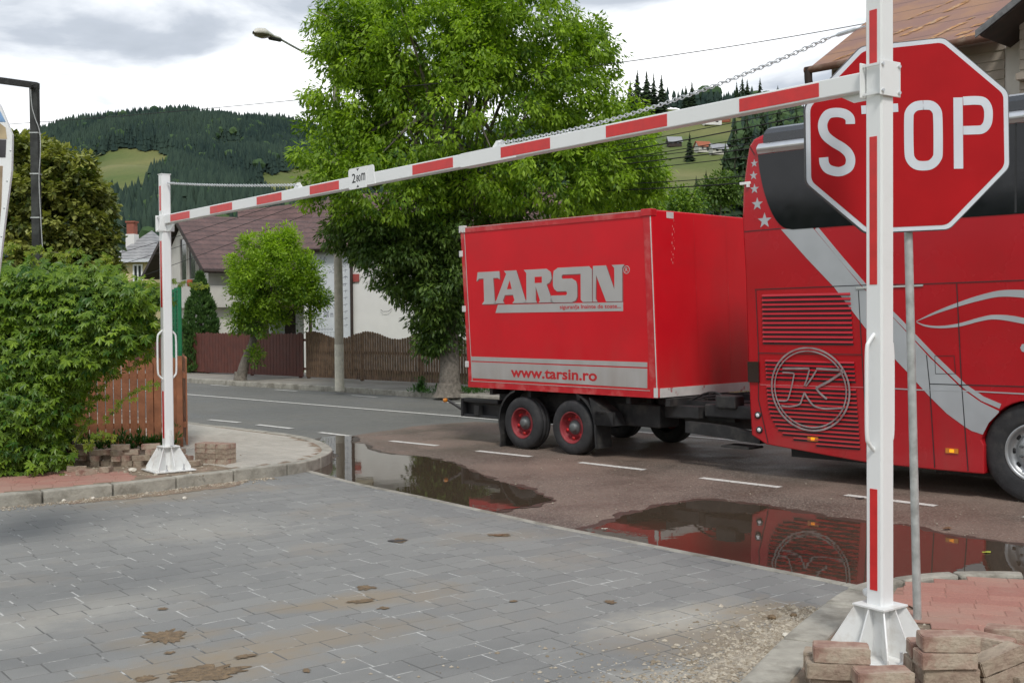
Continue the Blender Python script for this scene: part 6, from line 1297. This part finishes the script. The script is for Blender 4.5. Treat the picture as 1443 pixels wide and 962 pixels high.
def roof_slab(name, a, b_, c, d, th, material, parent, under=None):
    """a-b eave, d-c ridge; uv in metres"""
    a, b_, c, d = (Vector(q) for q in (a, b_, c, d)); n = (b_ - a).cross(d - a).normalized(); 
    if n.z < 0: n = -n
    m = MB(); m.add([a, b_, c, d, a - n * th, b_ - n * th, c - n * th, d - n * th], [(0, 1, 2, 3), (7, 6, 5, 4), (0, 4, 5, 1), (1, 5, 6, 2), (2, 6, 7, 3), (3, 7, 4, 0)]); m.m = [0, 1, 1, 1, 1, 1]
    o = m.build(name, [material, under or M['dark_wood']], parent); me = o.data; uv = me.uv_layers.new(name='UVMap'); ux = (b_ - a).normalized(); uy = n.cross(ux)
    for l in me.loops: p = me.vertices[l.vertex_index].co - a; uv.data[l.index].uv = (p.dot(ux), p.dot(uy))
    return o
M['tile_br'] = tiles('brown_metal_tiles', (.105, .055, .047), (.15, .080, .070), True, 4.0, 2.7)
M['tile_gr'] = tiles('grey_shingles', (.27, .27, .275), (.36, .36, .36), True, 2.2, 3)
M['tile_ru'] = tiles('rusty_sheet_roof', (.26, .135, .10), (.33, .17, .09), False, 2, 1.35)
def window(parent, x0, x1, z0, z1, y, frame=M['white'], mull=True, fw=.05, sill=True):
    a = MB(); a.box(x0, x1, y - .02, y + .05, z0, z1); w = a.build('window', M['glass_win'], parent)
    a = MB(); 
    a.box(x0 - fw, x0, y - .05, y + .02, z0 - fw, z1 + fw); a.box(x1, x1 + fw, y - .05, y + .02, z0 - fw, z1 + fw); a.box(x0, x1, y - .05, y + .02, z0 - fw, z0); a.box(x0, x1, y - .05, y + .02, z1, z1 + fw)
    if mull: a.box((x0 + x1) / 2 - fw / 2, (x0 + x1) / 2 + fw / 2, y - .045, y + .02, z0, z1)
    a.build('frame', frame, w)
    if sill: a = MB(); a.box(x0 - .1, x1 + .1, y - .14, y - .051, z0 - fw - .04, z0 - fw); a.build('sill', frame, w)
    return w
# brown-roofed house: local x along the eave (right and away), local y towards the back
H1 = Vector((-10.85, 40.0, 0)); th1 = R(31.8); e = empty('house', H1, th1, 'house with brown metal tile roof and grey gable across the road', 'house')
hw, Lh, ze, zr = 3.7, 11.0, 3.62, 5.82
GO = .35   # gable overhang
roof_slab('roof', (0, 0, ze), (Lh, 0, ze), (Lh, hw, zr), (0, hw, zr), .14, M['tile_br'], e)
roof_slab('roof', (0, 2 * hw + 1.2, ze + .04), (Lh, 2 * hw + 1.2, ze + .04), (Lh, hw, zr), (0, hw, zr), .14, M['tile_br'], e)
a = MB(); a.quadbox((-.03, -.02, ze - .16), (-.03, hw, zr - .16), (-.03, hw, zr + .02), (-.03, -.02, ze + .02), (.03, 0, 0)); a.quadbox((-.03, hw, zr - .16), (-.03, 2 * hw + 1.2, ze - .12), (-.03, 2 * hw + 1.2, ze + .06), (-.03, hw, zr + .02), (.03, 0, 0)); a.build('verge_board', M['dark_wood'], e, recalc=True)
a = MB(); a.tube([(-.0, -.06, ze - .08), (Lh, -.06, ze - .08)], .06, 8); a.build('gutter', M['dark_wood'], e)
a = MB(); a.prism([(GO, .55, 0), (GO, 5.4, 0), (GO, 5.4, ze + 1.05), (GO, hw, zr - .22), (GO, .55, ze + .10)], (Lh - GO - .3, 0, 0)); wl = a.build('wall', M['wall_grey'], e, recalc=True)
a = MB(); a.box(GO + .3, 6, 5.4, 8.2, 0, 2.35); a.box(GO + 1.2, 6, 5.4, 8.2, 2.35, ze + .1); a.build('annex_wall', M['wall_grey'], e)
a = MB(); a.box(GO - .25, GO + 2.3, .25, 5.2, 2.28, 2.42); a.box(GO - .25, GO - .19, .25, 5.2, 2.42, 3.0); a.box(GO - .19, GO + 2.3, .25, .31, 2.42, 3.05); a.build('balcony', M['wall_grey'], e)
# gable glazing (on the face turned to the left)
def gable_win(y0, y1, z0, z1, x=GO - .02):
    a = MB(); a.box(x, x + .04, y0, y1, z0, z1); w = a.build('window', M['glass_win'], e); a = MB(); f = .06; a.box(x - .04, x + .02, y0 - f, y0, z0 - f, z1 + f); a.box(x - .04, x + .02, y1, y1 + f, z0 - f, z1 + f); a.box(x - .04, x + .02, y0, y1, z0 - f, z0); a.box(x - .04, x + .02, y0, y1, z1, z1 + f); a.build('frame', mat('beige_window_frame', (.42, .40, .36), .6), w)
gable_win(1.15, 1.55, 3.5, 4.1); gable_win(1.9, 2.75, 3.35, 4.6); gable_win(3.1, 3.9, 3.35, 4.9)
a = MB(); a.box(GO - .015, GO + .02, 3.6, 4.2, .7, 1.9); a.build('window', M['glass_win'], e)
# porch
a = MB(); a.box(1.3, 3.6, .50, .56, 0, 2.25); a.build('porch_shade_panel', M['dark_wood'], e)  # dark panel stands in for the shade inside the porch recess
a = MB(); a.box(2.55, 3.15, .45, .49, .2, 1.75); a.build('door', mat('pale_door', (.35, .37, .38), .5), e)
for xx in (3.6, 1.16): a = MB(); a.box(xx, xx + .16, .2, .5, 0, 2.3); a.build('porch_column', M['wall_white'], e)
roof_slab('porch_roof', (2.1, -.7, 2.25), (4.6, -.7, 2.25), (4.6, .5, 2.95), (2.7, .5, 2.95), .1, M['tile_br'], e)
a = MB(); a.lathe([(.001, 0), (.09, .02), (.12, .14), (.10, .26)], 12, axis='z', c=(GO - .16, 2.3, 3.06)); a.build('flower_pot', mat('terracotta', (.45, .11, .05), .8), e)
# second, higher roof behind, running to the right
e = empty('house', W(352, 400, 47).xy.to_3d(), math.atan2(.25, .97), 'second brown metal roof rising behind the first, partly hidden by trees', 'house')
a = MB(); a.box(0, 12, .5, 6, 0, 3.9); a.build('wall', M['wall_grey'], e); roof_slab('roof', (-.4, -.1, 3.9), (12.4, -.1, 3.9), (12.4, 3.2, 8.4), (-.4, 3.2, 6.6), .14, M['tile_br'], e); roof_slab('roof', (-.4, 6.6, 3.9), (12.4, 6.6, 3.9), (12.4, 3.2, 8.4), (-.4, 3.2, 6.6), .14, M['tile_br'], e)
# white building with the drawn-on panel
Hw = Vector((W(428, 450, 39).x, 39.0, 0)); thw = math.atan2(-.28, .96); e = empty('building', Hw, thw, 'white rendered building with a sketched panel between two dark pipes, behind the wavy fence', 'building')
a = MB(); a.box(0, 9.5, 0, 6, 0, 4.3); wl = a.build('wall', M['wall_white'], e)
roof_slab('roof', (-.4, -.4, 4.2), (9.9, -.4, 4.2), (9.9, 3, 6.4), (-.4, 3, 6.4), .14, M['tile_br'], e); roof_slab('roof', (-.4, 6.4, 4.2), (9.9, 6.4, 4.2), (9.9, 3, 6.4), (-.4, 3, 6.4), .14, M['tile_br'], e)
def loc(px, py):    # picture point -> the building's wall plane
    r_ = ray(px, py); n_ = Vector((-math.sin(thw), math.cos(thw), 0)); t_ = (Hw - Vector((0, 0, CH))).dot(n_) / r_.dot(n_); p = Vector((0, 0, CH)) + r_ * t_ - Hw; return (p.dot(Vector((math.cos(thw), math.sin(thw), 0))), p.z)
x0, z0 = loc(441, 475); x1, z1 = loc(495, 352)
M['panel'] = mat('pale_blue_banner', (.60, .63, .66), .6, var=.04)
a = MB(); a.box(x0, x1, -.03, -.004, 1.0, 4.1); pn = a.build('banner', M['panel'], e)
M['ink'] = mat('grey_ink', (.10, .11, .15), .6)
a = MB(); rg = random.Random(5)
def ln(xa, za, xb, zb, w=.012): a.ribbon([(xa, za), (xb, zb)], w, -.0305, .001)
for k in range(34):     # faint sketch of furniture outlines
    x = rg.uniform(x0 + .1, x1 - .25); z = rg.uniform(1.95, 3.9); w = rg.uniform(.06, .2); h = rg.uniform(.05, .16)
    if k % 3 == 0: ln(x, z, x + w, z); ln(x, z, x, z + h); ln(x + w, z, x + w, z + h)
    elif k % 3 == 1: a.ribbon(ring_pts(x, z, .05, 10, .04), .010, -.0305, .001)
    else: ln(x, z, x + w * .6, z + h, .010); ln(x + w * .6, z + h, x + w, z, .010)
for k in range(6): x = lerp(x0 + .12, x1 - .75, k / 5); a.ribbon(ring_pts(x, 1.48, .045, 8, .03), .012, -.0305, .001); ln(x + .09, 1.40, x + .09, .95, .006)
for z in (1.38, 1.22, 1.06): ln(x0 + .08, z, x1 - .6, z, .006)
for k in range(12): z = lerp(1.6, z1, k / 11); ln(x1 - .30, z, x1 - .14, z + .03, .014); ln(x1 - .22, z - .06, x1 - .20, z + .06, .010)
a.build('sketch_lines', M['ink'], pn)
xa, za = loc(456, 447); xb, zb = loc(470, 438); font_mesh('lettering', '200 m', M['ink'], pn, xa, xb, za, zb, -.0305, .001, .006)
for px in (438.5, 497): xx, _ = loc(px, 420); a = MB(); a.tube([(xx, -.09, 0), (xx, -.09, 4.2)], .055, 8); a.build('drainpipe', M['dark_wood'], e)
xx, zz = loc(503, 392); a = MB(); a.box(xx - .13, xx + .09, -.05, -.004, zz - .12, zz + .14); a.build('red_box', mat('faded_red_box', (.35, .07, .06), .6), e)
x2, z2 = loc(500, 374); x3, _ = loc(523, 374); a = MB(); a.box(x2, x3, -.06, -.004, z2 - .04, z2 + .30); a.build('sill_band', mat('cream_band', (.52, .47, .36), .8), e)
x2, z2 = loc(545, 436); a = MB(); a.tube([(x2 - .2, -.05, z2), (x2 - .1, -.08, z2 - .07), (x2 + .1, -.08, z2 - .06), (x2 + .2, -.04, z2 + .03)], .008, 5); a.build('loose_wire', M['cable'], e)
# yellow house with grey roof
q = W(190, 450, 66); e = empty('house', (q.x, 66, 0), -.25, 'small yellow house with grey shingled hip roof and red chimney at the left', 'house')
s_ = 66 / 1600; zE = W(190, 366, 66).z; zA = W(197, 322, 66).z; hw_ = 1.25
a = MB(); a.box(-hw_, hw_, 0, 3.2, 0, zE); wl = a.build('wall', M['wall_yellow'], e)
c_ = [(-hw_ - .35, -.35, zE), (hw_ + .35, -.35, zE), (hw_ + .35, 3.55, zE), (-hw_ - .35, 3.55, zE)]; apx = (.2, 1.6, zA)
m = MB(); m.add(c_ + [apx], [(0, 1, 4), (1, 2, 4), (2, 3, 4), (3, 0, 4), (3, 2, 1, 0)]); ro = m.build('roof', M['tile_gr'], e); me = ro.data; uv = me.uv_layers.new(name='UVMap')
for l in me.loops: p = me.vertices[l.vertex_index].co; uv.data[l.index].uv = (p.x + p.y * .3, (p.z) * 1.8)
a = MB(); a.box(-hw_ - .42, hw_ + .42, -.45, -.36, zE - .16, zE + .02); a.build('fascia', mat('white_fascia', (.6, .62, .66), .5), ro)
a = MB(); a.box(-.98, -.42, .7, 1.2, zE + .3, zA - .25); ch = a.build('chimney', M['wall_white'], ro); a = MB(); a.box(-.93, -.47, .74, 1.15, zA - .25, zA + .42); a.box(-.99, -.41, .69, 1.2, zA + .42, zA + .52); a.build('chimney_bricks', mat('chimney_brick', (.30, .10, .07), .85, bump=.5), ch)
window(e, .05, .50, zE - 1.25, zE - .35, -.03, fw=.09)
a = MB(); a.box(-1.3, -.85, -.12, -.02, zE - 1.9, zE - 1.2); a.build('meter_box', M['panel'], e)
# old house with rusty roof at the right, along the road
H3 = Vector((6.28, 24.0, 0)); th3 = math.atan2(-.72, .694); e = empty('house', H3, th3, 'old beige boarded house with rusty brown metal roof behind the stop sign', 'house')
zE3 = 7.02; px3 = .58
roof_slab('roof', (0, 0, zE3), (3.95, 0, zE3), (3.95, 5.2, zE3 + 5.2 * px3), (0, 5.2, zE3 + 5.2 * px3), .07, M['tile_ru'], e)
roof_slab('roof', (0, 10.4, zE3), (14, 10.4, zE3), (14, 5.2, zE3 + 5.2 * px3), (0, 5.2, zE3 + 5.2 * px3), .07, M['tile_ru'], e)
M['beige_board'] = mat('beige_weatherboard', (.36, .315, .26), .8, var=.1, scale=3, dirt=(.25, .21, .17), dirt_amt=.6, dscale=2)
a = MB(); a.prism([(.25, .5, 0), (.25, 9.9, 0), (.25, 9.9, zE3 - .05), (.25, 5.2, zE3 + 4.7 * px3), (.25, .5, zE3 + .15)], (13.5, 0, 0)); wl = a.build('wall', M['wall_grey'], e, recalc=True)
a = MB(); a.tube([(-.02, -.09, zE3 - .05), (3.95, -.09, zE3 - .05)], .075, 10); a.build('gutter', mat('rusty_gutter', (.14, .07, .045), .7, dirt=(.30, .24, .18), dirt_amt=.7, dscale=4), e)
a = MB(); a.tube(smooth_path([(.05, -.09, zE3 + .0), (.05, -.07, zE3 - .30), (.08, .05, zE3 - .6), (.12, .42, zE3 - 1.0), (.12, .42, 0)], 5), .085, 8); a.build('downpipe', M['dark_wood'], e)
# streaks of bare rust along the sheet joints
a = MB(); rg = random.Random(3); M['rust'] = mat('orange_rust_streak', (.42, .22, .10), .85, var=.25, scale=9, dirt=(.50, .40, .28), dirt_amt=.9, dscale=6)
for (u0, v0, u1, v1, w) in ((.45, .15, .75, .35, .10), (1.0, .9, 1.5, 1.25, .10), (1.55, .9, 2.1, 1.55, .16), (2.3, .25, 3.0, 1.3, .14), (3.0, .30, 3.8, 1.9, .17), (2.0, 1.9, 2.5, 2.8, .12), (3.1, .1, 3.9, .14, .12), (1.2, 1.9, 1.9, 2.6, .08)):
    n_ = 5; a = MB(); w *= 1.5
    for k in range(n_):
        t_ = k / n_; u, v = lerp(u0, u1, t_), lerp(v0, v1, t_); w_ = w * rg.uniform(.3, 1.); l_ = .09 + rg.random() * .1
        a.add([(u, v, zE3 + v * px3 + .012), (u + w_, v + .03, zE3 + (v + .03) * px3 + .012), (u + w_ * .8 + l_, v + l_ * 1.2, zE3 + (v + l_ * 1.2) * px3 + .012), (u + l_ * .6, v + l_ * 1.2, zE3 + (v + l_ * 1.2) * px3 + .012)], [(0, 1, 2, 3)])
    a.build('rust_streak', M['rust'], e)
# projecting gable at the right
gx0, gx1, gy = 3.95, 10.5, -.55; gm = (gx0 + gx1) / 2; sl_ = .62
a = MB(); a.prism([(gx0 + .45, gy + .5, 0), (gx1 - .45, gy + .5, 0), (gx1 - .45, gy + .5, zE3 + .1), (gm, gy + .5, zE3 + .1 + (gm - gx0 - .45) * sl_), (gx0 + .45, gy + .5, zE3 + .1)], (0, 5, 0)); a.build('gable_wall', M['wall_grey'], e, recalc=True)
a = MB(); z = 3.0
while z < zE3 + 2.2:
    k = max(0, (z - zE3 - .1) / sl_); x0_, x1_ = gx0 + .45 + k, gx1 - .45 - k; th_ = .17; a.prism([(x0_, gy + .495, z), (x0_, gy + .47, z), (x0_, gy + .485, z + th_), (x0_, gy + .495, z + th_)], (x1_ - x0_, 0, 0)); z += th_ + .012
a.build('weatherboards', M['beige_board'], e, recalc=True)
a = MB(); z = 3.0
while z < zE3 - .15: a.prism([(.3, .495, z), (.3, .47, z), (.3, .485, z + .17), (.3, .495, z + .17)], (3.6, 0, 0)); z += .182
a.build('weatherboards', M['beige_board'], e, recalc=True)
M['lead'] = mat('grey_verge_flashing', (.16, .165, .17), .6, var=.25, scale=8)
roof_slab('gable_roof', (gx0, gy - .25, zE3 - .10), (gx0, 5.0, zE3 - .10), (gm, 5.0, zE3 - .10 + (gm - gx0) * sl_), (gm, gy - .25, zE3 - .10 + (gm - gx0) * sl_), .10, M['tile_ru'], e); roof_slab('gable_roof', (gx1, gy - .25, zE3 - .10), (gx1, 5.0, zE3 - .10), (gm, 5.0, zE3 - .10 + (gm - gx0) * sl_), (gm, gy - .25, zE3 - .10 + (gm - gx0) * sl_), .10, M['tile_ru'], e)
a = MB(); a.quadbox((gx0 - .03, gy - .29, zE3 - .20), (gx0 - .03, gy - .29, zE3 - .07), (gm, gy - .29, zE3 - .07 + (gm - gx0 + .03) * sl_), (gm, gy - .29, zE3 - .20 + (gm - gx0 + .03) * sl_), (0, .035, 0)); a.build('verge_board', M['lead'], e, recalc=True)
a = MB(); a.box(gx0 + .45, gx1 - .45, gy + .30, gy + .49, zE3 - .95, zE3 - .83); a.build('cornice', M['beige_board'], e)
for x in (1.2, 2.6, 5.6, 7.6): window(e, x, x + .9, 4.2, 5.6, (.47 if x < 4 else gy + .44), fw=.08)


# ------------------------------------------------------------------ fallen leaves and pebbles one can point at
M['dry_leaf'] = mat('dry_brown_leaf', (.16, .085, .04), .8, var=.2); M['green_leaf'] = mat('yellow_green_leaf', (.34, .38, .05), .6, var=.1); M['dark_leaf'] = mat('dark_wet_leaf', (.05, .045, .045), .6, var=.2); M['pebble'] = mat('pale_pebble', (.62, .58, .50), .9, var=.15, bump=.5)
def leaf(px, py, z, size, material, label, rz):
    p = G(px, py, z); a = MB(); n_ = 8; pts_ = [(size * math.cos(t_) * (1 + .25 * math.sin(3 * t_)), size * .55 * math.sin(t_) * (1 + .2 * math.cos(5 * t_)), .002 + .004 * math.sin(2 * t_) ** 2) for t_ in np.linspace(0, 2 * math.pi, 15)[:-1]]
    top_ = [(x, y, zz + .0012) for x, y, zz in pts_]; n_ = len(pts_); a.add(pts_ + top_, [tuple(range(n_))[::-1], tuple(range(n_, 2 * n_))] + [(i_, (i_ + 1) % n_, n_ + (i_ + 1) % n_, n_ + i_) for i_ in range(n_)])
    o = a.build('fallen_leaf', material); o.location = p; o.rotation_euler = (0, 0, rz); return tag(o, label, 'leaf')
leaf(1391, 778, RZ + .016, .04, M['green_leaf'], 'yellow-green leaf floating in the right puddle beside the grey pole', .4)
leaf(560, 762, .002, .075, M['dark_leaf'], 'dark flat scrap lying in the middle of the grey paving', .2)
leaf(703, 754, .002, .05, M['dry_leaf'], 'small tan leaf on the paving near the road edging', .1)
leaf(852, 745, RZ + .016, .025, M['pebble'], 'pale scrap at the tip of the right puddle', .1)
leaf(1335, 744, RZ + .016, .05, M['dry_leaf'], 'dry crumpled leaf on the asphalt above the right puddle', .7)
leaf(1212, 702, RZ + .01, .05, M['dark_leaf'], 'dark leaf on the asphalt near the last lane dash', .3)
def pebble(px, py, z, size, label, flat=.75):
    p = G(px, py, z); bm = bmesh.new(); bmesh.ops.create_icosphere(bm, subdivisions=2, radius=size)
    for v in bm.verts: v.co *= 1 + .35 * noise.noise(v.co * (1.2 / size) + Vector((px, 0, 0))); v.co.z *= flat
    me = bpy.data.meshes.new('pebble'); bm.to_mesh(me); bm.free(); me.materials.append(M['pebble']); o = bpy.data.objects.new('pebble', me); COL.objects.link(o); o.location = (p.x, p.y, z + size * flat * .8); tag(o, label, 'stone')
pebble(198, 693, .0, .030, 'white pebble standing against the kerb joint below the far post'); pebble(90, 707, .0, .024, 'pale pebble at the foot of the left kerb'); pebble(131, 703, .0, .020, 'small pale pebble by the left kerb, right of a larger one'); pebble(260, 703, .0, .022, 'pale pebble on the grit in front of the far post'); pebble(187, 664, .125, .050, 'pale broken stone on the rubble left of the far post base', .5)
pebble(1107, 897, .0, .020, 'sandy lump against the right kerb'); pebble(1088, 872, .0, .026, 'dark clod beside the right kerb', .6); pebble(1118, 868, .0, .022, 'second dark clod by the right kerb, nearer the road', .6)
for o in bpy.data.objects:
    if o.name.startswith('pebble') and 'clod' in o.get('label', ''):
        o.data.materials.clear(); o.data.materials.append(M['mud'])
